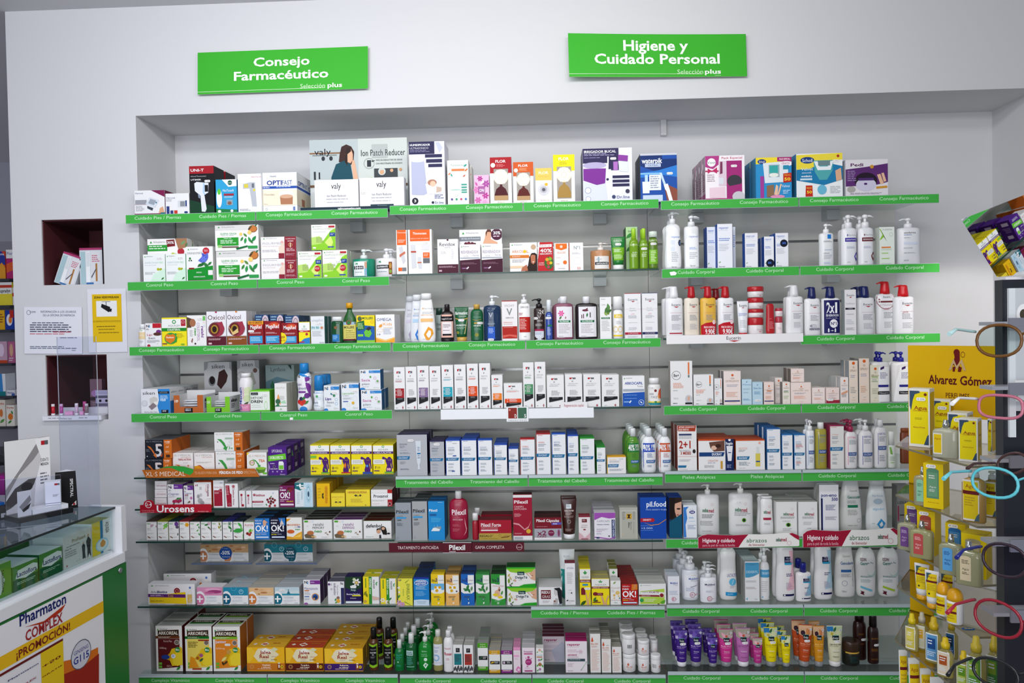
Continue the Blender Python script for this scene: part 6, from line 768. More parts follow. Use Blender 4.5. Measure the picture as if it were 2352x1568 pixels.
B(1227,1290,1188,'7a1424','crimson capsule box, silver lower half','T .08 .08 .92 .2 f4e8ea Pilexil_Cápsulas;p 5a50b0 .64 .24 1 .22 1 .32 .64 .34;T .7 .25 .84 .31 e8e8f8 Forte;l .08 .4 .5 .44 d09098 1;r 0 .5 1 .9 a8a8b0;T .1 .6 .44 .8 7a1c44 x2;T .1 .82 .44 .9 7a1c44 CAJAS;o .62 .7 .14 7a1c44;t .54 .66 .7 .7 e0c0d0 PACK;O .9 .7 .07 .18 a080a8;O .9 .7 .03 .15 7a2c3c;r 0 .9 1 1 e8e4e6',d=.06,n=2,dy=.02,tc='3c1014')
U(1289,1326,1147,'tube','3c1814','e8e8ea','brown hair system tube, white cap',a='r .33 .16 .66 .28 d8e0e4;l .36 .18 .6 .25 7a8c98 3;T .22 .32 .8 .36 e0d0c8 HAIR_SYSTEM;l .28 .39 .76 .46 c8b0a8 3;l .2 .48 .86 .54 a89088 2;g .5 .64 .05 c8b8b0;l .25 .84 .75 .92 a89088 3',hc=.12,dr=.7,n=2,dy=.02)
B(1329,1356,1184,'e8e0e0','small white and pink anti hair loss carton','r 0 0 1 .06 8a2838;r .28 .14 .72 .28 6a1c28;l .34 .17 .66 .25 d8b8b8 2;t .25 .38 .76 .42 8a7c7c ANTICAIDA;l .2 .46 .84 .52 b0a0a0 3;r .4 .56 .6 .61 8a2838;p d8b0b8 0 .7 .3 .8 .5 .92 .8 .8 1 .7 1 1 0 1;g .5 .9 .05 f4e8ea;r .2 .96 .8 .99 8a2838',d=.045,dy=.02,tc='8a2838')
B(1365,1414,1177,'e9e6ec','white and violet hair capsule box','p a050b0 0 0 1 0 1 .2 .7 .22 .35 .16 0 .28;r .82 .26 .98 .98 1c2c60;X .86 .28 .95 .94 c8d0e8 FORMATO_AHORRO;t .12 .28 .72 .35 9a9ca8 CAPICAPS;T .12 .42 .7 .46 5a6088 Vitaminas_y_minerales;l .1 .6 .7 .68 b0b0b8 3;l .1 .7 .45 .74 b870b8 1;l .1 .77 .4 .82 8a90a8 2;p a050b0 0 .9 .3 .92 .7 .97 1 .9 1 .94 .7 1 .3 .96 0 .94;p 2a2430 .64 .86 .74 .86 .69 .92;O .16 .94 .09 .03 1c2c60',d=.055,n=4,dy=.02,tc='d8d4da')
B(1423,1465,1165,'b4b4a8','pale grey green zinc carton','r .06 .09 .95 .12 c8c8c0;r .06 .09 .1 .96 c8c8c0;r .93 .09 .96 .96 c8c8c0;r .38 .2 .68 .36 d8a838;p 3a2c1c .42 .22 .62 .22 .56 .29 .62 .34 .42 .34 .48 .28;T .0 .0 .01 .01 k x;X .48 .46 .56 .64 3a3c38 Zinc;l .16 .14 .32 .4 8a8a80 5;l .76 .14 .86 .4 8a8a80 5;x .6 .46 .66 .7 5a5c54 Pharma;x .76 .46 .8 .84 8a8a80 Nordic;p e0c090 .14 .8 .2 .88 .22 .92 .16 .88'.replace('T .0 .0 .01 .01 k x;',''),d=.05,dy=.02)
B(1471,1531,1142,'1048a8','big blue hair density pack','T .24 .1 1.0 .22 e8f0fc pil.food;t .22 .28 1.02 .31 b8d0f4 PACK_DENSITY_MUJER;p b81c28 0 .5 .5 .5 .56 .545 .5 .59 0 .59;T .1 .52 .42 .56 f4e0e4 DENSITY;t .02 .72 .46 .76 c8dcf8 +5.000;r 0 .68 .5 .685 8ab0e8;r 0 .79 .5 .795 8ab0e8;p e08c30 .12 .6 .4 .66 .7 .64 1 .52 1 .535 .7 .655 .4 .675',d=.1,dy=.02,n=1,tc='0c3c94')
shelf('right','sixth')
B(1537,1567,1142,'14140f','blue hair pack, woman\'s face panel','r 0 0 1 1 0c3058;p 2a1a14 0 0 1 0 1 .3 .6 .5 .4 .6 0 .5;p d8a890 .4 .16 .98 .1 .98 .42 .6 .5 .46 .36;p 1a100c .0 .0 .5 0 .42 .3 .34 .5 0 .55;O .74 .28 .16 .02 2a1a14;O .68 .43 .1 .015 a04c44;p 0c5470 0 .6 .98 .4 .98 1 0 1',d=.1,dy=.02,tc='0c3c94',sc='0c3c94')
S.last=None
B(1570,1601,1160,'e9ecf0','white and blue repair lotion carton','p 3a80d0 0 .06 .4 .04 .2 .14 .28 .4 .14 .6 .2 .98 0 .98;O .66 .21 .22 .05 2c2c80;T .54 .19 .8 .235 f0f0f8 E45;l .5 .12 .8 .14 a0a8c8 1;l .4 .36 .9 .42 7ab0e0 2;l .4 .48 .9 .5 8ab8e0 1;l .3 .6 .95 .74 9aa8c8 5',d=.05,n=2,dy=.02)
seb=lambda x,y=.33,w=.5,sx=.22:'T %.2f %.3f %.2f %.3f 1c6a48 seba;T %.2f %.3f %.2f %.3f a82444 med;g %.2f %.2f .03 c05068 .9;'%(sx,y,sx+w*.5,y+.09,sx+w*.52,y+.01,sx+w,y+.1,sx+w*.86,y-.09)+x
U(1602,1655,1113,'euc','e8e8e6','ecebe8','large white soap free wash, pump left',a=seb('l .2 .48 .75 .58 6a6c70 3;l .12 .64 .85 .76 9a9c9c 4;l .2 .88 .7 .9 8a8c8c 1'),hc=.2,wc=.26,pump=-1,dr=.45,dy=.05); U(1676,1733,1110,'euc','e8e8e6','ecebe8','large white olive wash pump bottle',a=seb('l .2 .44 .85 .54 9a9c9c 3;O .58 .63 .09 .05 5aa02c;O .58 .63 .05 .035 1c2418;l .25 .73 .85 .78 a8aaaa 2;$ .38 .2'),hc=.2,wc=.26,pump=-1,dr=.45,dy=.05)
U(1747,1779,1140,'con','eae9e8','eeeded','small white wash bottle, crimson band',a=seb('r .2 .52 .78 .58 a82444;l .25 .66 .85 .72 b0b0b0 2',.32,.5,.24),hc=.04,wc=.9,dr=.6,dy=.04,n=2); B(1783,1831,1152,'e8e8e5','square white carton, green eye',seb('l .2 .43 .9 .5 8a8c8c 2;l .3 .54 .8 .6 c0c0c0 1;O .58 .66 .12 .06 5aa02c;O .58 .66 .07 .045 1c2418;l .3 .76 .85 .84 b0b0b0 2;g .56 .9 .02 b0b0b0',.3,.5,.34),d=.06,n=2,dy=.03,tc='b8b8b4'); B(1834,1878,1152,'e8e8e8','square white carton, plain lettering',seb('l .2 .43 .85 .5 8a8c8c 2;l .25 .58 .8 .68 b8b8b8 3;l .45 .76 .7 .78 6a6c70 1;g .52 .86 .02 b0b0b0',.3,.5,.32),d=.06,n=3,dy=.03,tc='b8b8b4')
B(1882,1927,1113,'e9e9ec','tall white bath gel carton, navy bar','T .1 .17 .9 .23 2c2c80 pon-emo;T .64 .25 .96 .31 2c2c80 500;r .08 .26 .16 .97 14143c;r .16 .26 .18 .97 5a6ac0;l .32 .39 .85 .5 5a5c90 5;l .3 .62 .9 .69 8a8c98 3;r .42 .9 .7 .94 7a8cb8',d=.07,dy=.03,sc='b8b8b4')
gv=lambda a_,b_,c,c2:'t .4 .2 .75 .235 8a8078 Genové;T .3 .31 .9 .36 %s %s;l .3 .4 .8 .46 9a9c98 3;r .3 .48 .76 .53 %s;l .3 .57 .85 .68 a0a29c 4;g .8 .77 .04 b0b0a8;t .3 .85 .72 .87 7a7c78 750ml_/_25,4'%(c,a_,c2)
U(1932,1984,1093,'tap','e6e6e2','8a9ca0','white green lettered bath gel, shelf height',a=gv('Genocután','','3a8a70','1f7a58'),hc=.06,wc=.5,dr=.5,dy=.08); U(1993,2043,1103,'tap','e6e8e8','e4e6e6','white cotton gel bottle, blue angular mark',a='r .12 .12 .88 .95 eef2f2;t .24 .2 .74 .24 9ab8d0 farline;O .5 .34 .22 .06 b8ccd8;t .25 .47 .8 .52 6ab0d8 algodon;p 3a98d0 .42 .82 .62 .7 .84 .8 .64 .95;p f0f4f4 .54 .82 .66 .76 .72 .84 .6 .88;l .2 .8 .4 .82 9aa 1'.replace('9aa 1','99aaaa 1'),hc=.1,wc=.7,dr=.5,dy=.08)
B(2060,2092,1114,'8c8a88','grey slim carton behind perfume stand','t .3 .14 .85 .2 b8b4b0 duo;T .04 .36 .9 .42 5a5854 LIERAC;r .06 .46 .14 .8 a02048;r .2 .66 .7 .68 1c1c20;r 0 .9 .5 .98 a02048',d=.05,dy=.13)
# ---- eighth shelf (left), seventh (middle, right) ----
shelf('left','eighth')
ab=lambda a_,c,d_:ark('5a6a5c')+'t .06 .32 .2 .43 5a6084 Arko;T .2 .32 .41 .43 2c3068 Biotics;o .62 .33 .15 8a1c24;g .62 .33 .08 d8b8b8;p %s .03 .58 .8 .38 .82 .96 .03 .92;p %s 0 .47 .8 .5 .8 .66 0 .62;l .05 .52 .38 .6 e0d0e8 2;%sp d8b468 .84 .5 .94 .5 .94 .92 .84 .92;p e8e4e0 .85 .4 .88 .22 .9 .2 .92 .22 .94 .4 .94 .5 .84 .5;p 4a70b8 .88 .14 .9 .12 .92 .14 .92 .22 .88 .22;g .92 .8 .09 d8dcec;l .05 .8 .4 .84 3a341c 1;l .05 .96 .5 .98 5a5c60 1;l .56 .96 .95 .98 5a5c60 1'%(a_,c,d_)
B(376,486,1317,'e6e4e6','white probiotic box, orange wedge',ab('d87828','c85c1c',''),d=.05,dy=.12,tc='9a989c'); B(340,448,1341,'eceaec','white probiotic box, yellow and purple',ab('ecc818','5c2070','t .43 .5 .54 .62 e8a030 Kids;'),d=.05,dy=.02,tc='e4e2e8',sc='dcdade')
def don(c,c2,im): return 'r 0 0 1 .48 %s;%sO .12 .68 .21 .46 ededee;O .1 .7 .2 .34 %s;r -.0 .64 .24 .72 f4f4f4;r .08 .5 .14 .87 f4f4f4;r 0 .98 .3 1 ededee;t .38 .54 .76 .61 9aa8b8 DONNAplus;l .4 .66 .8 .7 b8c4cc 1;l .36 .76 .88 .84 b8c4cc 2;l .38 .92 .55 .95 8a98a8 1;t .8 .88 .94 .94 8a94b0 ordesa'%(c2,im,c)
pk='O .62 .14 .3 .08 e8a8c8;O .7 .26 .28 .1 a03c78;O .5 .32 .2 .06 c05c90;'
bu='g .42 .05 .16 6ac0d8 .9;g .72 .27 .13 d0ecf4;r .71 .2 .73 .28 d0ecf4;'
oc='O .3 .1 .08 .05 b87848;O .5 .14 .1 .06 d8a878;O .6 .3 .14 .05 b87848;O .8 .18 .1 .06 e8c098;O .4 .38 .05 .03 a06838;'
st='r 0 0 1 .2 c0d4dc;r 0 .38 1 .48 2a90a8;O .56 .38 .08 .03 2c6c84;O .56 .33 .06 .03 2c6c84;O .56 .28 .045 .025 2c6c84;O .56 .23 .03 .02 2c6c84;O .56 .16 .02 .04 2c6c84;'
B(452,511,1348,'ebebec','white and pink intimate care box',don('d0709c','d890b4',pk),d=.06,dy=.02,tc='e8e4e8'); B(513,570,1348,'ebebec','white and blue intimate care box',don('0f5c7c','2488a8',bu),d=.06,dy=.02,n=3,tc='b4b8bc'); B(572,629,1349,'ebebec','white and orange intimate care box',don('d07c3c','e0b888',oc),d=.06,dy=.02,n=4,tc='b8b4ac'); B(631,688,1348,'ebebec','white and teal intimate care box, stacked stones',don('0f6c84','d0dce0',st)+';$ .3 .16',d=.06,dy=.02,n=3,tc='b4b8bc')
B(697,736,1331,'ebebed','white menopause carton, purple header',NS.replace('.05 .22 .17','.05 .22 .15')+'r .4 .02 1 .18 7a2c8c;l .44 .08 .7 .14 e0c8e8 2;t .06 .3 .86 .4 8a7ca8 Menopausia;r .06 .42 .34 .46 d87830;l .06 .5 .42 .62 b8b4bc 4;o .7 .7 .14 2860a8;g .7 .7 .15 e09840 .8;o .7 .72 .08 143868;o .64 .76 .03 e8a030;r .06 .67 .34 .7 2c50a0;l .06 .76 .4 .82 9a9ca8 3;O .14 .98 .12 .05 9a50a0;g .7 .93 .02 5aa84c',d=.055,n=3,dy=.02,sc='3a1450',tc='a8a4ac'); B(753,791,1335,'ebebed','white infusion carton, sideways lettering','X .36 .08 .5 .6 8a7c90 infusión;x .56 .18 .64 .6 8a7c90 Equirelax;r .8 .28 1 1 2c2c5c;T .78 .03 .94 .14 k Ns;O .62 .72 .1 .07 8a6c68;O .62 .86 .12 .09 e8a838;f .46 .8 .08 3a8a4c 1.2;f .5 .92 .08 5aa04c;l .16 .08 .28 .5 c4c0c8 2;o .08 .12 .05 5a3070;g .24 .84 .02 5aa84c',d=.06,n=2,dy=.02,tc='5a5868')
B(793,831,1324,'241450','dark purple night tea carton, white blossom','p 1c3c24 0 0 1 0 1 .4 .5 .52 0 .4;F .7 .2 .15 e8e8ec;o .7 .22 .07 e0cc5c;g .7 .22 .06 8a5a80 .7;F .56 .1 .07 d0e0b0;p e8e8e8 .3 .34 .5 .3 .7 .34 .66 .42 .34 .42;r .3 .42 .7 .54 0f3c3c;t .36 .45 .64 .51 e8f0f0 Kneipp;T .08 .61 .9 .66 e8e4f4 Buenas_Noches;r .42 .67 .95 .71 e8e020;t .3 .76 .66 .8 e8e4f4 Infusión;r .02 .89 .98 .97 dce4e8',d=.06,dy=.02,tc='1c1048')
dr=lambda t,x='':'r 0 0 .38 1 f0d81c;r .36 0 .55 1 2f8a2c;X .4 .06 .51 .4 f0f4e8 %s;l .4 .44 .5 .9 a8d0a0 1;r .14 .05 .2 .4 5a8c1c;X .64 .1 .74 .44 7a7c7c AQUILEA;f .86 .22 .05 3a9a4c;f .84 .28 .05 3a9a4c 2;%s'%(t,x)
B(834,871,1324,'e9e9e8','yellow, green and white draining tea carton',dr('DRENAJE','f .12 .6 .1 8a8c1c 1;f .2 .66 .1 7a7c1c 2;O .12 .9 .1 .05 c8a048;p d8b8a8 .55 .7 1 .76 1 .84 .6 .86'),d=.05,n=2,dy=.02,tc='c8bc20',gap=.06); B(874,911,1328,'e9e9e8','yellow, green and white boldo tea carton',dr('BOLDO','F .12 .85 .1 f0ece8;o .12 .85 .03 e0b030;F .4 .92 .09 f0ece8;o .46 .93 .04 8a7c2c;f .7 .84 .09 f0ece8 1;f .85 .88 .09 f0ece8 2;f .6 .8 .08 2f7a34;r .95 0 1 1 f0d81c'),d=.05,n=2,dy=.02,tc='a8a41c')
shelf('middle','seventh')
B(914,948,1328,'e8e04c','lime yellow relaxing tea carton','X .6 .2 .8 .8 8a9c3c ENRELAX;x .34 .38 .42 .64 4a8a3c tisana;o .1 .06 .04 c89078;f .2 .06 .04 3a7a3c;F .08 .9 .12 d0a0c0;F .3 .95 .1 c890b8;o .1 .86 .03 8a6c78;F .06 .34 .06 f0ecdc;F .08 .5 .05 f0ecdc;f .06 .66 .08 3a8a3c 1;p 7a9a2c .5 .14 .8 .02 .78 .04 .52 .17;p 7a9a2c .45 .84 .9 .98 .86 .98 .44 .87',d=.055,n=3,dy=.02,tc='a8a030'); B(950,986,1325,'1c80c8','bright blue antacid tea carton','r 0 0 1 .06 1c2c90;O .5 .2 .44 .11 e8ecf4;O .5 .2 .41 .095 1c5cb0;T .18 .12 .82 .18 f0f4fc MANASUL;T .18 .2 .82 .26 f0f4fc INSTANT;l .14 .33 .86 .45 a8d8f4 4;l .12 .5 .88 .68 80c0e8 4;p c8dcec 0 .8 .5 .78 1 .8 1 1 0 1;t .2 .84 .8 .87 2c4c80 carbonero_natural;t .25 .89 .75 .92 2c4c80 aroma_de_menta',d=.055,n=4,dy=.02,tc='14305c',jit=.003)
bio=lambda c,t,tc2,im:'r 0 0 1 1 %s;r .52 .03 .98 .3 ecebe8;p ecebe8 0 .28 .5 .34 1 .3 1 .56 .8 .62 .2 .62 0 .56;p %s 0 .04 .52 .04 .52 .36 .3 .33 0 .26;T .08 .15 .34 .24 %s bio;T .34 .13 .48 .24 2c1c6c 3;t .58 .17 .94 .21 8a8884 %s;%s l .2 .7 .82 .76 4a4a3c 2;o .54 .8 .03 1c4c4c;o .54 .8 .015 d8e8e8;p f4f4f0 .5 .92 .58 .88 .62 .92 .54 .96;t .5 .985 .6 .995 k .'%(c,c,tc2,t,im)
chm='O .5 .48 .28 .09 f4f2ee;o .34 .42 .045 d8a820;o .66 .42 .045 d8a820;o .44 .52 .05 d8a820;'
hrb='f .5 .42 .1 2f7a3c 1.2;f .42 .5 .09 1f6a34 .4;f .6 .52 .09 2f7a3c 2;f .3 .48 .07 2f7a3c 2.8;f .8 .46 .08 5a8a5c 1.4;'
for x0_,x1_,yt_,c,t,tc2,im,nn,ds in ((990,1021,1318,'ecc81c','manzanilla','3a3420','r 0 .3 1 .5 6ab0dc;'+chm,1,'yellow camomile'),(1024,1055,1319,'e8b468','manzanilla','3a3420',chm+'O .82 .54 .06 .025 4a342c;',2,'peach camomile'),(1059,1090,1318,'1c64b8','biolegant','1c3468',hrb,2,'blue herbal'),(1093,1125,1318,'3a9448','Tila_Flor','0f3c50',hrb.replace('1f6a34','5a9a4c'),1,'mid green herbal')):
    B(x0_,x1_,yt_,c,'%s tea carton with white middle'%ds,bio(c,t,tc2,im),d=.065,n=nn,dy=.02,tc=c if nn==1 else {'e8b468':'a88448','1c64b8':'1c3c74'}.get(c,c))
B(1128,1161,1318,'2f9438','green figure control tea carton','p ecebe8 0 .3 .62 .32 .62 .04 .98 .04 .98 .78 .5 .84 .02 .78;p 2f9438 0 .04 .6 .04 .6 .34 .3 .32 0 .24;T .1 .14 .4 .25 1c2c34 bio;T .42 .12 .56 .25 2c1c6c 3;t .12 .35 .9 .4 b85c58 Control_línea;p 6a4434 .5 .44 .6 .4 .66 .5 .6 .6 .46 .62;O .55 .46 .06 .035 e0b090;p e0b090 .24 .56 .4 .5 .6 .54 .62 .66 .8 .72 .24 .72;O .3 .66 .2 .04 e8d020;O .64 .74 .18 .04 e8d020;f .76 .6 .08 5a9a4c 1.2;T .4 .9 .56 .95 f0f4f0 25;l .25 .84 .8 .88 b0d8b0 2',d=.065,n=2,dy=.02,tc='1c3c20')
dt='r 0 0 1 .07 2cb41c;p 8ac42c 0 .07 1 .07 .86 .24 .5 .32 .14 .24;r .38 .22 .62 .4 0f4040;t .42 .27 .58 .36 e8f0f0 Kneipp;T .3 .46 .72 .58 2a4450 DelgaTé;l .42 .65 .56 .69 9a9ca0 1;p d8a888 .66 .3 .8 .28 1 .1 1 .7 .84 .6 .78 .46;p f0ece8 .72 .3 .78 .32 .88 .5 .84 .52;O .9 .42 .02 .02 8a5c44;f .08 .4 .1 b8a84c 1;f .14 .55 .12 c0b060 2;F .2 .5 .1 f0ece4;f .08 .7 .14 7a9a2c 1.6;f .26 .66 .08 a8b85c;F .3 .68 .07 e0a0a0;f .18 .84 .08 5a7a2c;o .12 .92 .04 2c3050;o .16 .97 .03 2c3050;p 1fa020 .4 1 .6 .88 1 .84 1 1'
B(1165,1233,1347,'eceae8','lower white and green slimming tea box',dt,d=.075,dy=.02,tc='1c8c14'); B(1163,1230,1302,'eceae8','upper white and green slimming tea box',dt,d=.075,on=1,tc='14541c')
B(1237,1291,1348,'eae9ea','white slimming box, maroon block lettering','r .1 .16 .52 .66 6a1c24;T .13 .22 .48 .36 f0ecec REDU;t .14 .45 .48 .6 e0d4d4 GRAS;p 1c1c24 .66 .06 .9 .02 1 .2 1 .9 .9 .98 .84 .6 .8 .3;p c8c4c4 .66 .1 .8 .2 .82 .4 .74 .5 .66 .36;p b8b4b4 .64 .8 .74 .6 .84 .66 .8 .96 .62 .96;O .68 .78 .05 .04 8a4c34;l .16 .74 .5 .88 b8b8bc 4;r .84 .92 1 .97 8a98b0',d=.12,n=1,dy=.02,tc='d0d0d0')
U(1285,1322,1264,'tube','dfe3e2','1a7a6c','pale leg gel tube behind tall carton',a='t .3 .14 .7 .18 9aa4b0 ELEG;r .1 .44 .9 1 1f8a84;r .3 .78 .9 1 6a2c5c',hc=.1,dr=.7,dy=.09); B(1298,1322,1293,'ebeaec','tall slim white leg cream carton','t .18 .1 .86 .135 5a70a0 VITIVEN;l .2 .22 .82 .5 b8b8bc 12;l .3 .64 .7 .66 9a9ca0 1;g .36 .71 .02 b8b8bc;o .62 .71 .02 6a6c70;t .24 .88 .9 .91 4a4c50 Ferraplus;f .18 .89 .03 1c1c20;l .2 .94 .6 .96 b8b8bc 1',d=.05,dy=.02,tc='7a1830')
aql=lambda x:'r 0 .02 1 .3 ecebe6;f .44 .13 .05 3a9a4c 2.4;f .56 .13 .05 3a9a4c .8;f .5 .1 .05 3a9a4c 1.57;t .18 .21 .84 .26 7a7c7c AQUILEA;r 0 .31 1 .38 7a2028;T .06 .33 .94 .365 f0dce0 PIERNAS_LIGERAS;'+x
lgs='p d8a880 .5 .66 .58 .64 .74 .92 .78 1 .64 1 .56 .8;p d8a880 .92 .62 .98 .66 .84 .86 .84 1 .76 1 .78 .84;'
B(1332,1357,1305,'f0dc18','slim yellow light legs carton',aql('r .24 .42 .76 .47 2c90b8;O .26 .58 .16 .06 7a2028;r .1 .58 .5 .72 7a2028;$ .7 .55;f .3 .94 .1 2f5a1c;'+lgs),d=.045,n=4,dy=.02,tc='c8b81c'); B(1400,1419,1306,'e8e8e4','slim yellow backed carton behind cream box',aql('r 0 .38 1 1 e8d41c'),d=.045,n=3,dy=.09,tc='8c8830',z=None); B(1359,1400,1328,'f0dc18','wide yellow light legs carton',aql('O .2 .58 .14 .07 7a2028;r .2 .54 .64 .64 7a2028;l .34 .56 .6 .62 e0a8a8 2;f .16 .78 .1 3a7a34 1;f .22 .84 .08 2f6a2c .4;O .28 .84 .06 .03 4a241c;r .04 .88 .5 .91 7a2028;'+lgs),d=.055,n=2,dy=.02,tc='a8a06c')
B(1402,1426,1333,'ecebe8','slim white oil capsule carton','f .4 .09 .08 8aa45c;t .06 .26 .96 .33 c0a098 FitomaD;O .7 .5 .22 .08 e0c070;O .36 .6 .12 .05 e0b868;O .8 .64 .08 .03 e0b868;O .36 .72 .08 .03 e0b868;o .88 .72 .03 4a7a6c;r 0 .8 1 .81 a86068;t .35 .87 .65 .93 6aa898 Aboca;l .1 .38 .4 .48 c0bcb8 4',d=.045,dy=.02,tc='d8d6d2')
B(1428,1465,1341,'b81c1c','red leg comfort box',ok('VENO+','PIERNAS|p d87828 .64 0 1 0 1 .26 .6 .3;p c88c60 .8 0 .9 0 .84 .2 .76 .28').replace('2478c8','c01818'),d=.032,n=8,dy=.02,tc='8a1818',jit=.0005); B(1467,1530,1340,'eae9e8','wide white leg capsule box',ark()+'p b0d048 .05 .36 .94 .24 .94 .96 .05 .96;r 0 .3 1 .3 k;p eae9e8 .05 .4 .5 .34 .94 .42 .9 .62 .08 .62;t .12 .36 .4 .44 9a8c90 VENO;T .4 .36 .74 .44 7a2c3c FORTE;p 8a2830 0 .52 .8 .54 .8 .62 0 .6;t .1 .55 .42 .59 e8c8c8 PIERNAS_LIGERAS;o .84 .55 .1 8a2028;g .84 .55 .11 e8dcd8 .84;o .1 .78 .09 2f9a54;l .2 .7 .7 .88 e4f0c8 4;p 5aa82c .78 .88 .9 .78 .98 .78 .94 .92 .84 .96;O .72 .96 .04 .02 5a2024'.replace('r 0 .3 1 .3 k;',''),d=.045,n=5,dy=.02,tc='c0c0ba',sc='d8d6d4')
shelf('right','seventh')
mu=lambda y:'T .2 %.2f .84 %.2f 2c50a8 Multilind;t .5 %.2f .86 %.2f 9a9ca8 Plata'%(y,y+.06,y+.07,y+.12)
B(1534,1561,1323,'e8e8ee','slim white skin repair carton',mu(.22)+';l .1 .54 .9 .7 b0b8d0 4;g .5 .84 .08 a84058;o .44 .84 .05 d8a0b0;l .62 .83 .9 .85 c07080 1;l .15 .95 .8 .97 b8bcc8 1',d=.05,n=2,dy=.02,tc='c8d0dc')
U(1568,1608,1281,'jar','dcdfe6','ececee','white airless lotion bottle, grey beak pump',a='r .02 .14 .98 .9 e8e9ee;T .36 .24 .9 .3 2c50a8 Multilind;t .5 .31 .92 .36 9a9ca8 Plata;$ .64 .15;l .2 .58 .85 .7 a0a8c8 3;g .56 .8 .09 a03850;o .54 .8 .05 d0b0c0;l .7 .78 .9 .84 c07080 2;p 9a9ca8 .4 .54 .86 .48 .86 .5 .5 .56',hc=.3,wc=.62,dr=.95,pump=2,dy=.05,n=3,jit=.02)
U(1610,1648,1307,'flat','e9e9ee','e6e8ea','small white lotion bottle, pump',a='T .24 .22 .86 .29 34385c Multilind;l .35 .33 .7 .35 d0a0a0 1;l .3 .5 .8 .58 b0b4c4 3;g .52 .82 .1 a83c54;o .5 .82 .06 e0b4bc;l .66 .81 .85 .85 c88490 2',hc=.27,wc=.42,dr=.6,pump=1,n=3,jit=.018,dy=.02)
U(1654,1696,1252,'con','e6e5e3','e9e9e7','white hourglass intimate wash, blue base band',a='t .4 .48 .92 .54 4a5a9a LACTACYD;o .7 .64 .07 5ab4d8;p f4f4f4 .66 .68 .76 .59 .77 .6 .67 .69;l .55 .72 .85 .77 a8a8b4 2;p 1c90c8 .3 .83 .97 .85 .97 .92 .3 .9;t .4 .86 .7 .885 c8e8f4 SUAVE',hc=.07,wc=.4,dr=.6,n=2,dy=.05)
B(1711,1745,1289,'e4e5e6','white and sky blue cream carton','p 4a98c0 .02 .03 .98 .03 .98 .3 .6 .37 .3 .4 .02 .4;t .3 .07 .7 .09 2a6c94 EMOLIENTE;t .1 .23 .9 .29 c8e0ec DEXERYL;l .06 .48 .8 .53 a8a8ac 2;l .06 .64 .9 .7 b0a0a0 2;p 6ab0d4 .06 .93 .18 .9 .16 .97;t .64 .93 .84 .95 8a8c90 500g',d=.06,n=3,dy=.04,sc='b0b0ac',tc='c0ccd0'); U(1747,1770,1260,'cyl','e6e6e6','e9e9e9','slim white and sky blue pump bottle',a='r .03 .2 .97 .4 4a98c4;t .16 .26 .96 .32 d8ecf4 DEXERYL;l .1 .5 .85 .8 c4c6c8 6;p 6ab0d4 .1 .92 .24 .88 .24 .94;t .85 .89 .95 .92 5a5c60 g',hc=.26,wc=.56,dr=.85,pump=1,dy=.05,n=2)
md_=lambda c,x='':'p %s .66 .1 .98 .1 .96 .78 .52 .8 .8 .4;r .42 .2 .92 .33 16183c;r .42 .31 .92 .345 2a98c0;t .52 .215 .84 .25 b8b8d0 MULTI;t .46 .26 .88 .295 b8b8d0 DERMOL;l .5 .5 .84 .56 3a3c68 2;l .48 .66 .84 .78 a898b0 6;r .32 .86 .92 .895 16184c;r .36 .865 .44 .89 e0e0e8'%c+x
U(1784,1829,1240,'con','e7e5e5','16207c','tall white body milk, navy cap, pink swoosh',a=md_('e8b8c4'),hc=.09,wc=.45,dr=.55,dy=.03,n=2); U(1830,1866,1294,'flat','e7e5e5','141c7c','small white body milk, navy cap',a=md_('88b4cc',';$ .7 .08'),hc=.24,wc=.42,dr=.55,dy=.03,n=2,gap=.06); U(1872,1916,1240,'con','e7e5e5','16207c','tall white body milk, navy cap, blue swoosh',a=md_('a8c8d8').replace('r .42 .2','r .4 .22'),hc=.08,wc=.45,dr=.55,dy=.05,n=2)
U(1920,1968,1236,'tap','dddcd8','7aa8c8','white tapered gel bottle, vertical lettering',a='t .36 .24 .72 .28 9a8c88 Genové;T .25 .36 .88 .41 3a6898 Genoderm;r .26 .5 .76 .545 2c60a0;l .26 .58 .76 .64 9a98a0 3;g .42 .74 .05 9aa8b4;x .82 .44 .88 .8 6a6c70 Corctantgenta;t .28 .87 .5 .9 6a6c74 750ml',hc=.06,wc=.5,dr=.55,dy=.08); is_=lambda c:'T .16 .2 .44 .26 6a3c48 ISDIN;T .16 .28 .8 .34 1f7a70 Germisdin;O .72 .46 .26 .13 b8ccc4;O .66 .42 .26 .12 dcddd8;l .16 .56 .78 .6 4a7c7c 2;l .16 .63 .7 .7 9ab0b0 3;p %s .16 .76 .74 .84 .72 .88 .15 .8;p 5a1828 .14 .86 .34 .88 .3 .91 .34 .95 .14 .92 .2 .89'%c
U(1970,2016,1242,'egg','e0dfdc','0f5c4c','white bath gel, green cap, blue bar',a=is_('6ab0cc'),hc=.13,wc=.4,dr=.6,dy=.08); U(2021,2069,1242,'egg','e0dfdc','0f5c4c','white bath gel, green cap, lime bar',a=is_('a0c030'),hc=.13,wc=.4,dr=.6,dy=.08)
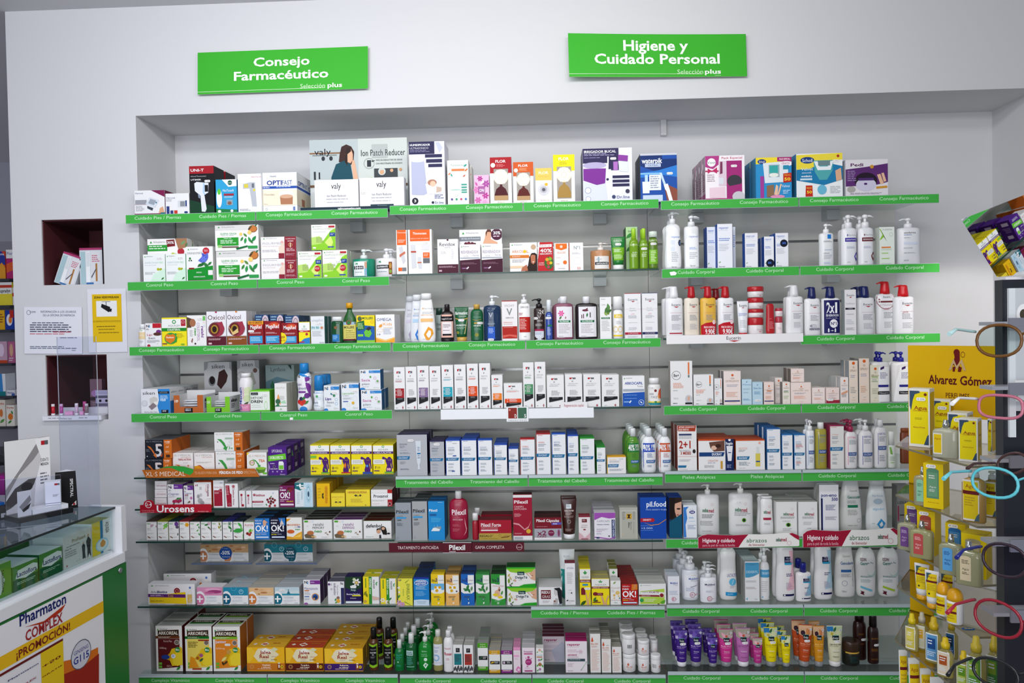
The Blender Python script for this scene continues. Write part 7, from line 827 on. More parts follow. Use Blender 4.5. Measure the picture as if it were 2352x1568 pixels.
# ---- clear ledges with offer boxes below the seventh left shelf ----
for x0_,x1_,c,c2,im,off,oc_,ds in ((460,570,'c8845c','c8a074',oc,'-50%','1c4c98','orange'),(607,718,'0f5868','1c7c8c',bu,'-20%','0f5468','teal')):
    Y=.2; mid=at((x0_+x1_)/2,1290,Y); Zl=mid.z; xa=Xat(x0_,Y,Zl); xb=Xat(x1_,Y,Zl); w=xb-xa; h=Zat(1250,(xa+xb)/2,Y)-Zl
    q=MB(); q.box(-w/2-.03,w/2+.03,-.03,.197,-.003,0,mat('eef2f8','a')); q.box(-w/2-.03,w/2+.03,-.031,-.03,-.003,.004,mat('5a6c90','l'));
    o=q.build('acrylic_ledge',None,((xa+xb)/2,Y,Zl)); tag(o,'clear acrylic ledge carrying the %s offer box'%ds,'ledge','clear ledges on the back panel')
    q=MB(); q.box(-w/2,w/2,0,.06,.0006,h,mat('dcdcdc')); f=lambda u,v,o_:((u-.5)*w,-o_,(1-v)*h)
    for k in (0,1): art(q,lambda u,v,o_,k=k:((u*.5+k*.5-.5)*w,-o_,(1-v)*h),don(c,c2,im),w/2,h)
    art(q,lambda u,v,o_:((u-.5)*w,-o_-.0026,(1-v)*h),'o .53 .5 .37 %s;T .43 .38 .62 .58 f0f0f4 %s;t .46 .2 .58 .26 a8c0e0 2ª_unidad;t .46 .68 .62 .74 e0e8f4 de_descuento'%(oc_,off),w,h)
    o=q.build('carton_box',None,((xa+xb)/2,Y+.005,Zl)); tag(o,'%s and white twin offer box with round %s disc'%(ds,'blue' if off=='-50%' else 'teal'),'box','offer boxes on clear ledges')
# ---- bottom shelf ----
shelf('left','bottom')
akr=lambda c,c2,c3,x:ark('5a6a5c')+'p 3a2418 .08 .1 .88 .08 .88 .22 .08 .22;T .11 .12 .85 .19 f0e8dc ARKOREAL;r 0 .22 .9 .275 %s;l .1 .235 .62 .265 e8e0d0 2;p %s .08 .28 .9 .28 .9 .9 .08 .94;p e8c018 .5 .62 .6 .5 .95 .46 1 .5 1 .86 .6 .88 .52 .76;p f0d430 .62 .68 .78 .58 1 .6 1 .84 .8 .88 .64 .84;p d0a010 .34 .72 .5 .6 .62 .62 .52 .76;o .8 .36 .055 7a6c60;g .8 .36 .058 d8d0c8;o .82 .52 .06 2f8a44;T .75 .5 .9 .54 e8f4e8 Bio;f .84 .93 .06 2f8a34;r .1 .8 .22 .85 6ab03c;r .1 .87 .22 .92 6ab03c;%s'%(c,c2,x)
B(359,420,1437,'eceae6','maroon fronted royal jelly carton',akr('6a3414','5a1418','','t .3 .31 .62 .35 e8d0c8 Forte_Plus;t .14 .46 .4 .5 e0c0b8 1500mg;O .36 .68 .16 .05 1c3c8c;o .66 .66 .05 e8ecf4;T .63 .63 .69 .68 2c60b0 D;l .4 .86 .62 .9 d8a8a0 2'),d=.08,n=3,dy=.03,tc='b4b4b0',sc='5a1418',ta='l .1 .2 .9 .9 8a8a88 8'); B(426,488,1438,'eceae6','yellow fronted royal jelly carton',akr('0f6a20','e8d05c','','r .5 .29 .9 .32 a02c20;l .12 .34 .5 .48 6a5c2c 4;F .6 .64 .05 a04c90;o .46 .7 .03 a85020;f .6 .74 .06 2f5a3c;p e09018 .2 .66 .34 .7 .5 .9 .14 .92;r .26 .92 .6 .96 b04c24'),d=.08,n=2,dy=.03,tc='d8d8d2',sc='4c1410',ta='r .05 .1 .95 .4 3a2418;T .15 .16 .85 .34 e8e0d0 ARKOREAL;r .05 .42 .95 .6 0f6a20'); B(490,553,1439,'eceae6','orange fronted junior royal jelly carton',akr('7ab020','e08420','','T .1 .3 .5 .36 e8e0f0 junior;t .12 .46 .44 .5 f8e0c0 500mg;o .58 .56 .05 c89848;f .4 .72 .08 e8dc80;f .46 .8 .06 4a3c1c;f .36 .82 .05 3a2c14 2;$ .54 .4'),d=.08,n=2,dy=.03,tc='d8d8d2',sc='b06414',ta='r .05 .1 .95 .4 3a2418;T .15 .16 .85 .34 e8e0d0 ARKOREAL;r .05 .42 .95 .6 7ab020')
jl=lambda c,b,bt,x='':'p e8dcb8 .3 .06 .5 .02 .7 .1 .86 .3 .7 .5 .76 .6 .3 .6 .16 .34;p f0c030 0 .0 .12 0 .24 .2 .1 .62 0 .62;p f4f0e4 .5 .02 .66 .18 .5 .3 .34 .18;T .35 .14 .64 .27 a03018 Jalea;T .34 .32 .58 .45 a03018 Real;t .66 .36 .78 .4 a03018 plus;r .4 .5 .54 .52 c8a0a0;p d8d8b0 .64 .08 .74 0 .84 .08 .74 .18;t .64 .48 .8 .53 3a3c48 Juvenia;t .4 .58 .6 .63 %s;r 0 .66 1 .96 %s;T .4 .7 .62 .76 f4e4d0 Vitalidad;T .38 .79 .64 .85 f4e4d0 y_defensas*;l .28 .88 .7 .93 e8d0b8 1;g .13 .8 .09 d8a860;g .13 .8 .05 d8a860;r .83 .63 .88 .68 ece8e4;r .815 .68 .895 .92 8a4418;T .84 .72 .87 .84 f4ece0 1;o .93 .8 .07 e8c020;T .905 .76 .955 .84 3a3018 14;%s'%(c,b,x)
B(567,654,1486,'eeb41c','amber royal jelly box, orange band',jl('a07030 PLUS','c87420','').replace('r .83 .63','r .8 .62 .9 .62 k;r .83 .63').replace('r .8 .62 .9 .62 k;',''),d=.07,n=2,dy=.03,tc='e8b02c',ta='p f0e8dc .3 .5 .42 .2 .54 .5 .42 .8;r .36 .4 .48 .6 c04828;p f0e8dc .1 .5 .16 .34 .22 .5 .16 .66;l .62 .3 .9 .6 b87018 1'); B(656,743,1487,'e8a81c','red topped royal jelly energy box',jl('6a5030 ENERGY','5a1c14','').replace('Vitalidad','Te_ayuda_a').replace('y_defensas*','rendir_al_máximo*'),d=.07,n=3,dy=.03,tc='b8401c',ta='p f0e8dc .3 .5 .42 .2 .54 .5 .42 .8;r .36 .4 .48 .6 c04828;p f0e8dc .1 .5 .16 .34 .22 .5 .16 .66;l .62 .3 .9 .6 b87018 1'); B(745,834,1489,'eeb41c','amber kids royal jelly box, purple band',jl('8a8060 VITALIDAD','3c1c6c','').replace('Vitalidad','Refuerza').replace('y_defensas*','sus_defensas*'),d=.07,n=4,dy=.03,tc='d8a020',sc='a87c18',ta='p f0e8dc .3 .5 .42 .2 .54 .5 .42 .8;r .36 .4 .48 .6 c04828;p f0e8dc .1 .5 .16 .34 .22 .5 .16 .66;l .62 .3 .9 .6 b87018 1')
al=lambda :'r .04 .18 .94 .84 0f0f12;p 8ac020 .04 .14 .5 .18 .94 .14 .94 .2 .5 .24 .04 .2;p 8ac020 .04 .78 .5 .82 .94 .78 .94 .86 .5 .9 .04 .86;r .88 .16 .94 .84 8ac020;t .2 .3 .8 .34 a8a8a8 natural;T .16 .4 .84 .44 e0e0e0 ALOE_VERA;T .4 .47 .6 .5 e0e0e0 GEL;l .22 .54 .78 .6 8a8a8a 3;l .3 .7 .7 .72 7a7a7a 1'
for x0_,x1_,ds in ((846,868,'nearest amber boxes'),(880,902,'nearest green bottles')): U(x0_,x1_,1444,'cyl','6a3c1c','0a0a0c','brown aloe gel bottle, '+ds,a=al(),hc=.25,wc=.66,dr=.95,dy=.03,clear=1,n=2,gap=.12)
shelf('middle','bottom')
U(905,928,1472,'cyl','12843c','e6e8e6','small green lotion bottle, white cap',a='l .3 .16 .7 .2 2a6c90 1;t .2 .24 .8 .29 4ac8c0 Natural;l .2 .32 .8 .5 2aa888 5;o .4 .58 .03 a8e0d0;l .25 .7 .7 .8 2aa888 3',hc=.26,wc=.48,dr=.8,clear=1,dy=.03,n=4,gap=.07,jit=.004); U(930,957,1457,'cyl','0f6c34','e9e9e9','medium green gel bottle, slanted cap',a='r .12 .24 .7 .42 b8d4d4;T .18 .27 .64 .32 1c5c50 acofar;T .18 .34 .64 .39 1c5c50 DERM;l .15 .46 .7 .78 5aa89c 8;r .12 .82 .8 .84 a8d8d0',hc=.26,wc=.5,dr=.8,clear=1,dy=.03,n=3,gap=.09,jit=.004); U(959,992,1453,'egg','0f9c30','e6e6e4','bright green aloe gel pump bottle',a='t .3 .27 .66 .32 c8f0d0 farline;t .26 .38 .66 .42 a0e0b0 ACEITE;t .26 .44 .7 .48 a0e0b0 ALOE_VERA;o .56 .58 .06 d0e8d8;p d8ece0 .38 .78 .54 .68 .74 .76 .56 .9;p 12843c .5 .78 .6 .73 .63 .77 .54 .83',hc=.26,wc=.36,dr=.7,pump=-1,clear=1,dy=.03,n=4,gap=.075,jit=.004)
U(994,1017,1449,'cyl','b8b070','dfe0d8','pale yellow massage oil bottle',a='r .04 .2 .96 .82 dcdfe6;t .12 .26 .7 .32 8a94c0 Interapothek;l .15 .38 .6 .46 8a94c0 2;g .34 .6 .1 8ab0d8 .6;l .15 .74 .8 .77 a8b0c8 1',hc=.16,wc=.55,dr=.9,clear=1,dy=.03); U(1018,1041,1450,'cyl','ecebec','ececec','white rose water spray bottle',a='t .14 .28 .8 .33 c05878 Interapothek;T .12 .42 .86 .5 c03858 Rosas;l .3 .58 .7 .66 d090a0 3;l .25 .72 .8 .74 e0c0c8 1',hc=.16,wc=.55,dr=.9,dy=.02,n=2)
apv=lambda c:'r .28 .12 .7 .27 1c1c22;l .36 .15 .62 .24 8a8c90 3;r .1 .32 .88 .72 %s;l .18 .38 .8 .62 3a3c40 5;f .15 .85 .1 4a4c50 1.2;f .35 .9 .09 4a4c50 1.9;f .5 .82 .1 4a4c50 1.4;f .7 .88 .09 4a4c50 1.1;f .86 .84 .1 4a4c50 1.8'%c
B(1041,1063,1480,'eae9e8','slim white carton, teal panel',apv('1f7c84'),d=.05,n=2,dy=.02,tc='b8b6b0'); B(1065,1087,1481,'eae9e8','slim white carton, red panel',apv('a83830'),d=.05,n=2,dy=.02,tc='b8b6b0')
ol=lambda c,t,im:'r 0 0 1 .18 %s;t .24 .03 .76 .07 f4ecd8 Aceite_de;t .22 .1 .78 .15 f4ecd8 %s;r .1 .48 .96 .62 1c1c22;%s;l .5 .51 .9 .6 d0d0d0 2;r 0 .86 1 1 %s;l .12 .88 .88 .95 f0e8d0 2'%(c,t,im,c)
B(1097,1121,1476,'eae9e8','slim carton, green bands, set back',ol('4a9c20','árbol','f .3 .55 .07 2f5a3c'),d=.045,n=4,dy=.045,tc='9a9c98'); B(1123,1149,1493,'eae9e8','slim carton, mustard bands',ol('d09c20','Argán','f .26 .55 .07 d8b030;f .4 .54 .06 c8a028'),d=.045,n=4,dy=.02,tc='a8a49c'); B(1151,1177,1493,'eae9e8','slim carton, purple bands',ol('8a2c84','Rosa','F .26 .55 .06 e8d0e4'),d=.045,n=3,dy=.02,tc='a8a4a8')
B(1179,1196,1486,'ecdce4','narrow pink and white carton','r 0 0 1 .12 e898c4;r .05 .3 .8 .38 e8a8cc;t .1 .2 .8 .23 d8b0c8 farline;l .15 .42 .7 .5 e0b8d0 2;p e080b8 .3 .88 .6 .74 .98 .8 .98 .98 .7 1;p ecdce4 .5 .9 .7 .82 .9 .86 .8 .94',d=.05,n=2,dy=.02,tc='d88cb4'); B(1199,1229,1487,'ecdfe8','white carton, round magenta emblem','T .14 .12 .82 .19 a86c98 Puressentiel;r .14 .22 .82 .27 c05888;o .5 .57 .13 a82c74;l .3 .53 .7 .6 d890b8 3;F .5 .38 .06 b03080;f .7 .44 .05 c878a8;f .3 .42 .05 d8a0c0 2;F .4 .74 .04 c878a8;r .18 .9 .8 .95 a83c78;l .2 .8 .7 .84 e0b8d0 2',d=.045,n=4,dy=.02,tc='c8c4c8')
B(1231,1249,1488,'ece9e8','small floral essential oil carton','F .5 .08 .06 e0a080;f .2 .16 .05 6ab060;f .8 .14 .05 6ab060 2;t .15 .25 .85 .31 6aa8c0 Puressentiel;r .1 .34 .85 .38 b87848;F .4 .48 .06 b070b0;f .7 .46 .07 4a9a54;o .5 .66 .07 a87040;f .2 .7 .07 5aa84c 1;f .84 .72 .07 5aa84c 2;F .5 .85 .06 a868a8;f .2 .9 .06 5aa84c',d=.04,dy=.02)
B(1246,1297,1461,'c4b8c0','wide grey pink serum box, set back','T .08 .08 .68 .18 8a2050 repavar;t .08 .21 .64 .24 a890a0 REGENERADORA;t .08 .34 .95 .44 b0a0ac ROSAMOSQUETA;l .1 .52 .7 .6 9a98a8 3;t .1 .88 .32 .93 4a4c54 ferrer;p a8a8b8 .4 .56 .9 .2 1 .3 1 1 .6 1',d=.036,n=4,dy=.13,tc='5c1030'); B(1299,1349,1471,'ece2e8','white serum carton, magenta top','r 0 0 1 .015 c01880;T .08 .08 .68 .15 a82060 repavar;t .08 .18 .64 .2 c8a8b8 REGENERADORA;l .1 .28 .6 .38 d8b8c8 2;T .1 .42 .52 .47 a82060 ADVANCE;l .1 .5 .8 .53 a8a0a8 1;r .08 .56 .9 .64 3a4c54;t .12 .57 .16 .63 b0c0c8 2;l .2 .58 .85 .62 b0c0c8 1;F .7 .34 .07 dcc0cc;p 8aa08c .95 .64 .98 .66 .72 .92 .68 .92;p d8e4d8 .95 .68 .74 .88 .7 .9 .92 .66;t .1 .92 .34 .95 4a3c44 ferrer;l .1 .7 .4 .82 c8b8c0 4',d=.045,n=2,dy=.02,tc='98185c')
bo=lambda s:'p d0583c .1 .16 .2 .07 .3 .16 .28 .2 .12 .2;o .2 .18 .03 d0583c;T .08 .24 .74 .275 d06a4c Bio-Oil;l .1 .3 .85 .36 d8b0a0 3;l .1 .4 .9 .95 e0b8ac %d'%s
B(1356,1380,1455,'eae7e4','slim tall white carton, orange drop',bo(16),d=.045,n=2,dy=.02,tc='9c9a94'); B(1382,1404,1467,'eae7e4','slim medium white carton, orange drop',bo(14)+';$ .66 .2'.replace(';$ .66 .2',';l .5 .18 .9 .2 5a5c60 1'),d=.045,n=4,dy=.02,tc='9c9a90'); B(1406,1428,1485,'eae7e4','slim short white carton, orange drop',bo(11),d=.045,n=4,dy=.02,tc='9c9a90')
bj='p d0583c .3 .44 .38 .28 .46 .44 .42 .5 .34 .5;T .26 .55 .7 .63 d0684c Bio-Oil;l .3 .68 .72 .86 dcb8b0 3'
bar_=';r .34 .34 .7 .6 e8e8e8;'+';'.join('r %.2f .34 %.3f .58 k'%(x,x+.02+.02*(i%2)) for i,x in enumerate((.36,.41,.47,.52,.58,.64)))
U(1431,1462,1504,'jar','ebe9e9','ececec','large white gel tub, orange drop',a=bj,hc=.22,wc=1,dr=.96,p=2,dy=.02,n=3); U(1429,1461,1459,'jar','ebe9e9','ececec','large white gel tub, barcode facing out',a=bar_,hc=.22,wc=1,dr=.96,p=2,on=1,n=3); U(1466,1493,1506,'jar','ebe9e9','ececec','medium white gel tub, orange drop',a=bj,hc=.22,wc=1,dr=.96,p=2,dy=.02,n=3); U(1466,1493,1472,'jar','ebe9e9','ececec','medium white gel tub, orange drop',a=bj,hc=.22,wc=1,dr=.96,p=2,on=1,n=3)
U(1494,1512,1500,'jar','e2dfdf','e4e4e4','small white gel tub, set back',hc=.25,wc=1,dr=.96,p=2,dy=.07,n=2); U(1494,1512,1470,'jar','e2dfdf','e4e4e4','small white gel tub, set back',a='l .5 .5 .9 .8 dcb8b0 3',hc=.25,wc=1,dr=.96,p=2,on=1,n=2); U(1496,1519,1506,'jar','ebe9e9','ececec','smallest white gel tub, front edge',a='r .06 .3 .5 .7 e8e8e8;r .1 .32 .13 .62 k;r .18 .32 .2 .62 k;r .24 .32 .28 .62 k;r .34 .32 .37 .62 k;r .42 .32 .45 .62 k;p d0583c .78 .55 .84 .4 .9 .55 .88 .6 .8 .6;l .76 .66 .94 .72 d0684c 1',hc=.26,wc=1,dr=.96,p=2,dy=.015)
shelf('right','bottom')
kn=lambda c,fl,t='Body_Wash',tc='d8c8e8',st=1:'%sp %s .02 .26 .5 .34 .98 .26 .98 .99 .02 .99;r .3 .26 .72 .39 0f1c20;r .3 .26 .72 .27 3aa0a0;t .35 .3 .67 .36 e8f4f4 Kneipp;%sT .14 .49 .86 .53 %s %s;l .12 .56 .88 .58 %s 1;t .32 .66 .68 .69 f0f0f4 Relaxing;l .3 .72 .7 .74 %s 1;l .28 .84 .76 .88 %s 2;o .86 .12 .035 e8e8ec;f .86 .12 .02 1c1c22'%(fl,c,'$ .6 .43;' if st else '',tc,t,tc,tc,tc)
lv='r .0 .02 1 .28 6a58a8;F .2 .12 .07 4c2c8c;F .4 .16 .07 7a5cc0;F .56 .1 .06 5a3ca0;F .12 .22 .06 d0c4e8;F .7 .2 .07 4c2c8c;F .34 .24 .05 8a70c8;'; mg='r 0 .02 1 .3 b0a898;f .5 .2 .14 f0b8c8 1.2;f .7 .16 .13 f0c0cc .5;f .34 .2 .12 f0b0c0 2.2;f .8 .26 .1 f0c8d0;o .52 .22 .04 d05c44;'; ly='r 0 .02 1 .3 c8d8a8;r 0 .02 .4 .16 2a80c0;F .3 .22 .09 e8e0a0;F .7 .2 .09 e8e8b8;o .3 .22 .04 c8b840;f .5 .1 .08 2f6a44 1;'; orr='r 0 .02 1 .3 e8b890;f .3 .12 .1 4a7a34 1;O .3 .22 .16 .07 3a1c2c;r .55 .1 .64 .26 d87828;r .68 .12 .76 .26 c86820;'
for x0_,x1_,yt_,bc,cc,fl,tt,tc_,nn,ds in ((1552,1582,1450,'3c1c7c','e6e4e8',lv,'Body_Lotion','b8a0d8',3,'violet lavender lotion tube'),(1584,1616,1447,'3c1c7c','8a8c90',lv,'Body_Wash','b8a0d8',3,'violet lavender wash tube'),(1626,1651,1467,'3c1c7c','8a8c90',lv,'Body_Wash','b8a0d8',3,'small violet lavender tube'),(1653,1687,1448,'c83488','8a8c90',mg,'Body_Wash','f0a8cc',3,'hot pink magnolia tube'),(1692,1727,1446,'b86cac','e6e4e8',mg,'Light_Body_Lotion','8a4c84',2,'lilac pink magnolia tube'),(1730,1754,1467,'b83484','8a8c90',mg,'Body_Wash','e898c4',3,'small pink magnolia tube'),(1757,1790,1444,'e8d40c','8a8c90',ly,'Body_Wash','a89818',3,'yellow lemon blossom tube'),(1796,1819,1462,'e8d40c','8a8c90',ly,'Body_Wash','a89818',3,'small yellow lemon blossom tube'),(1833,1866,1438,'b8481c','8a8c90',orr,'Body_Wash','e8a080',2,'rust orange argan tube, tilted'),(1870,1897,1440,'d08c1c','8a8c90',orr,'Body_Wash','f0c870',2,'amber orange wash tube'),(1903,1940,1441,'dcd8b8','e8e6e4',ly,'Light_Body_Lotion','5a5c4c',1,'cream and lemon lotion tube')):
    U(x0_,x1_,yt_,'tube',bc,cc,ds,a=kn(bc,fl,tt,tc_,x1_-x0_>28),hc=.13,dr=.66,n=nn,dy=.045,gap=.055,jit=.006,tilt=3 if 'tilted' in ds else 0)
U(1941,1981,1476,'jar','1c1c16','3a2414','dark jar, gold rimmed brown lid',a='l .3 .3 .8 .8 2a4c4c 6;r 0 .0 1 .1 c8a040',hc=.42,wc=1,dr=.95,p=2,dy=.05); U(1964,1994,1413,'cyl','2a0e0a','1c0c0a','dark brown oil bottle, hidden by jar',a='t .3 .3 .7 .34 8a5c24 Elixir;$ .7 .46;l .3 .56 .7 .6 8a5c24 2',hc=.14,wc=.7,dr=.8,dy=.11); U(1997,2022,1413,'cyl','2a0e0a','140a0a','dark brown spray bottle with sticker',a='t .2 .28 .9 .33 b07828 rêve_de_miel;$ .7 .48;l .2 .58 .9 .66 8a5c24 4;t .2 .84 .8 .88 8a5c24 NUXE',hc=.24,wc=.7,dr=.8,dy=.07)
# ================= pillar openings =================
def thing_box(name,lab,cat,loc,w,d,h,col,a='',rz=0,ry=0,sa='',la='',sc=None,tc=None,group=None,rx=0):
    q=MB(); q.box(-w/2,w/2,0,d,.0006,h,mat(col),mat(tc or col),mat(sc or col)); st=[]
    if a: art(q,lambda u,v,o:((u-.5)*w,-o,(1-v)*h),a,w,h,False,st)
    if sa: art(q,lambda u,v,o:(w/2+o,u*d,(1-v)*h),sa,d,h)
    if la: art(q,lambda u,v,o:(-w/2-o,(1-u)*d,(1-v)*h),la,d,h)
    o=q.build(name,None,loc); o.rotation_euler=(math.radians(rx),math.radians(ry),math.radians(rz))
    for s in st: s.build('price_sticker',o)
    return tag(o,lab,cat,group)
pk_='r 0 0 1 .06 a83868;r .04 .1 .26 .98 a8c4cc;r .28 .1 .46 .96 eceef0;r .3 .12 .44 .5 d8dcdf;r .5 .1 .95 .9 dcdce0;l .55 .2 .9 .4 c05070 4;r .7 .42 .78 .9 a87840;p 5a5c64 .5 .78 .72 .55 .74 .58 .52 .82;r .28 .93 .6 .98 3a70b0'
Zc=H1[2]; w_=at(236,640,YW+.05).x-at(184,640,YW+.05).x
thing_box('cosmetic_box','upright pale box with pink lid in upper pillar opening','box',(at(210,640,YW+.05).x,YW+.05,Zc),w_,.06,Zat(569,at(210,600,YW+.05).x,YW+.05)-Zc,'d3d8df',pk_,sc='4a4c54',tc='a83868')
thing_box('cosmetic_box','pale box with pink lid leaning inside upper pillar opening','box',(at(146,640,YW+.05).x,YW+.05,Zc+.0005),w_*.92,.06,(Zat(582,at(170,600,YW+.05).x,YW+.05)-Zc)*1.02,'d3d8df',pk_,ry=20,tc='a83868')
Zc=H2[2]; p=at(97,945,YW-.02); p2=at(205,965,YW-.02); w=at(232,950,YW-.02).x-p.x; r=empty('makeup_stand',(p.x+w/2,YW-.02,Zc+.0008))
q=MB(); q.box(-w/2,w/2,-.0,.10,0,.02,mat('e6e6ee','l')); art(q,lambda u,v,o:((u-.5)*w,-o,.02*(1-v)),'l .1 .4 .3 .7 6a6c74 1;t .3 .35 .5 .75 6a6c74 Perfect_Lips;l .62 .4 .8 .7 6a6c74 1',w,.02); q.build('base',r)
q=MB(); q.box(-w/2,w/2,.1,.104,0,.05,mat('d8d8e0','l')); q.build('back_lip',r); tag(r,'white lipstick stand in the lower pillar opening','stand')
zs_=Zc+.0214
for px,c,cc,hh,nm,ds in ((122,'c01c30','e8e0e4',.052,'lipstick','red'),(141,'c050a0','e0b0d8',.052,'lipstick','violet pink'),(176,'d8b8d0','f0e4ec',.054,'lipstick','pearly'),(187,'b82c70','c84c90',.06,'lipstick','deep pink, rear'),(199,'8a7478','d8c8d0',.052,'lipstick','taupe')):
    x=at(px,940,YW+.02).x; rr=empty(nm,(x,YW+(.045 if 'rear' in ds else .02),zs_)); q=MB(); q.lathe([(0,.0085),(.008,.0085)],mat('e8e8ee','l')); q.build('foot',rr); q=MB(); q.lathe([(.008,.0078),(.04,.0078)],mat(c,'l')); q.build('tube',rr); q=MB(); q.lathe([(.04,.0078),(hh,.007)],mat(cc,'l')); q.build('cap',rr)
    tag(rr,'%s lipstick standing on white stand in pillar'%ds,'lipstick','lipsticks on the stand')
for px,ds in ((160,'wide'),(189,'narrow')):
    x=at(px,940,YW+.02).x; thing_box('makeup_compact','%s pink compact on the white lipstick stand'%ds,'makeup',(x,YW+.012,zs_),.036 if ds=='wide' else .016,.012,.018,'e0a0c8')
x=at(227,900,YW+.09).x
thing_box('serum_carton','tall lilac printed carton beside lipstick stand','box',(x,YW+.125,Zc+.001),.075,.03,.125,'b8b4d4','r 0 .2 1 .3 5a5a70;r 0 .5 1 .6 6a6880;l .1 .04 .9 .16 8a88b0 3;o .3 .4 .05 1c1c24;o .7 .4 .05 1c1c24;l .1 .66 .9 .95 e0e0f0 5')
thing_box('tube_carton','tall pinkish carton rear of lower pillar opening','box',(x-.08,YW+.2,Zc+.001),.06,.03,.175,'8a6a78','O .5 .4 .4 .1 c08ac0;r 0 .5 1 .6 3a2c34;l .2 .65 .8 .9 b8a8b0 5')
# ================= background unit left of the pillar =================
BY=2.0
bx0=at(-60,800,BY).x; bx1=at(70,800,BY).x; r=empty('wall_shelf_unit',((bx0+bx1)/2,BY,0)); wv=(bx1-bx0)/2
bsh=[578-0,640,702,830,907,976]; zsb=[Zat(y,(bx0+bx1)/2,BY-.2) for y in (641,702,758,835,910,980,1045)]
q=MB(); q.box(-wv,wv,.2,.22,0,Zat(548,bx0,BY),mat('8a8894','s')); q.build('back_panel',r)
for z in zsb:
    q=MB(); q.box(-wv,wv,-.2,.198,z-.018,z,mat('2c2e38','l')); q.build('shelf_board',r)
q=MB(); q.box(-wv,wv,-.18,.198,0,zsb[-1]-.16,mat('b8b4be','s')); q.build('base_cabinet',r)
tag(r,'dark shelved wall unit beyond the pillar edge','shelving')
bi=[(641,-8,14,577,'d8482c','p 2c3c9c 0 0 .6 0 1 .2 1 .5 0 .4;p e8a030 0 .7 .6 .4 1 .6 1 1 0 1;T .1 .06 .9 .14 e8e8f0 Pharma','orange and blue vitamin box'),(641,15,33,573,'b82870','p f0f0f0 0 0 1 0 1 .3 0 .3;t .1 .08 .9 .18 2c3c9c Phar;p e06030 0 .5 1 .4 1 .7 0 .8','magenta vitamin box'),
(702,-6,29,648,'ecdc3c','r 0 0 1 .5 f0f0f0;r 0 .12 1 .24 c83c2c;T .1 .3 .9 .44 3a3a34 Supradyn','lower white and yellow vitamin box'),(702,29,40,660,'e8e0e0','r 0 .3 1 .5 c83c3c','white box with red band'),
(758,-6,12,712,'e8b020','l .1 .2 .9 .7 7a3a1c 4','amber box on dark shelf'),(758,12,33,712,'1c3ca0','O .5 .5 .35 .3 f0f0f8;O .6 .5 .2 .18 e8842c;r .55 0 1 .4 c03028','blue swirl tablet box'),
(835,-6,18,784,'c8a0b8','O .4 .4 .3 .3 e8d0e8;r 0 .86 1 1 c84c2c','pink misty box'),(835,19,35,784,'b8608c','O .5 .4 .28 .3 d8a888;l .1 .75 .9 .95 e8d8e0 2','purple portrait box'),
(910,-6,14,858,'e8ecf2','p 3a8ad0 .2 0 .6 0 .7 .8 .3 .9;r 0 .8 1 1 1c7c84','white and blue dropper box'),(910,15,35,896,'e4e4ea','T .1 .3 .9 .6 3a4c90 Nutro;r .6 .6 1 1 4a60a8','small white box, lowest of stack'),
(980,-6,14,918,'e8e0d4','T .1 .1 .9 .18 c86838 Arko;O .5 .5 .2 .15 d8783c;f .6 .8 .12 5a9a4c','tall orange blossom carton'),(980,15,35,930,'ece6dc','T .1 .08 .9 .16 c04c30 Forte;O .5 .55 .3 .16 e07828;f .4 .8 .12 3a8a3c;f .7 .35 .1 3a8a3c 2','wide orange blossom carton')]
for y,a_,b_,yt_,c,ar,ds in bi:
    Zb=zsb[(641,702,758,835,910,980).index(y)]; dd=BY-.18; xa=at(a_,y,dd).x; xb=at(b_,y,dd).x
    if y==835: dd=BY-.18
    thing_box('medicine_box','%s on the wall unit past the pillar'%ds,'box',((xa+xb)/2,dd,Zb),abs(xb-xa)-.004,.1,max(.04,Zat(yt_,(xa+xb)/2,dd)-Zb),c,ar,group='boxes on the far wall unit')
# ================= sales counter, lower left =================
Pc=at(259,1166,-.5); Dv=Vector((-.085,-.996,0)); Nv=Vector((.996,-.085,0)); Lv=-Nv
def fp(px,py): return hitp(px,py,Pc,Nv)          # point on the counter's front plane
def loc(P): d=P-Pc; return d.dot(Dv),d.dot(Nv),P.z
AF=math.atan2(Dv.y,Dv.x)                           # direction along the face, towards the viewer
def face(a,b,o,z):
    P=Pc+Dv*a+Nv*o; return (P.x,P.y,z)
zt=Pc.z; L=2.0; zb=fp(258,1267).z; zw=fp(262,1290).z; zk=zb-.05
cr=empty('sales_counter',(Pc.x,Pc.y,0)); IC=Vector((Pc.x,Pc.y,0))
def fb(mb,a0,a1,o0,o1,z0,z1,m):
    P=Pc+Dv*a0+Nv*o0; P=Vector((P.x,P.y,z0))-IC; mb.obox(P,Dv*(a1-a0),Nv*(o1-o0),Vector((0,0,z1-z0)),m)
wl=mat('e6e6ec','l'); gr_=mat('12702a','l')
q=MB(); fb(q,-.02,L,-.62,-.005,zt-.008,zt,mat('c4d2d6','x')); q.build('glass_top',cr)
q=MB(); fb(q,-.02,L,-.0048,-.0035,zt-.008,zt,mat('0c1c20','l')); q.build('glass_edge',cr)
q=MB(); fb(q,0,L,-.006,-.003,zb,zt-.009,mat('eef4f4','x')); q.build('front_pane',cr)
q=MB(); fb(q,-.004,L,-.62,-.01,zb-.012,zb,wl); fb(q,-.03,L,-.60,.025,zk,zb-.012,wl); q.build('white_ledge',cr)
q=MB(); fb(q,-.05,-.022,-.12,.02,zb-.012,zt,wl); q.build('end_panel',cr)
q=MB(); fb(q,-.03,L,-.58,.012,.02,zk,wl); q.build('base_body',cr)
q=MB(); fb(q,-.04,L,.0125,.022,.05,zk-.004,gr_); q.build('green_front',cr)
s_=fp(263,1309); a_s=loc(s_)[0]; P=Pc+Dv*a_s+Nv*.022; q=MB(); rg=[]
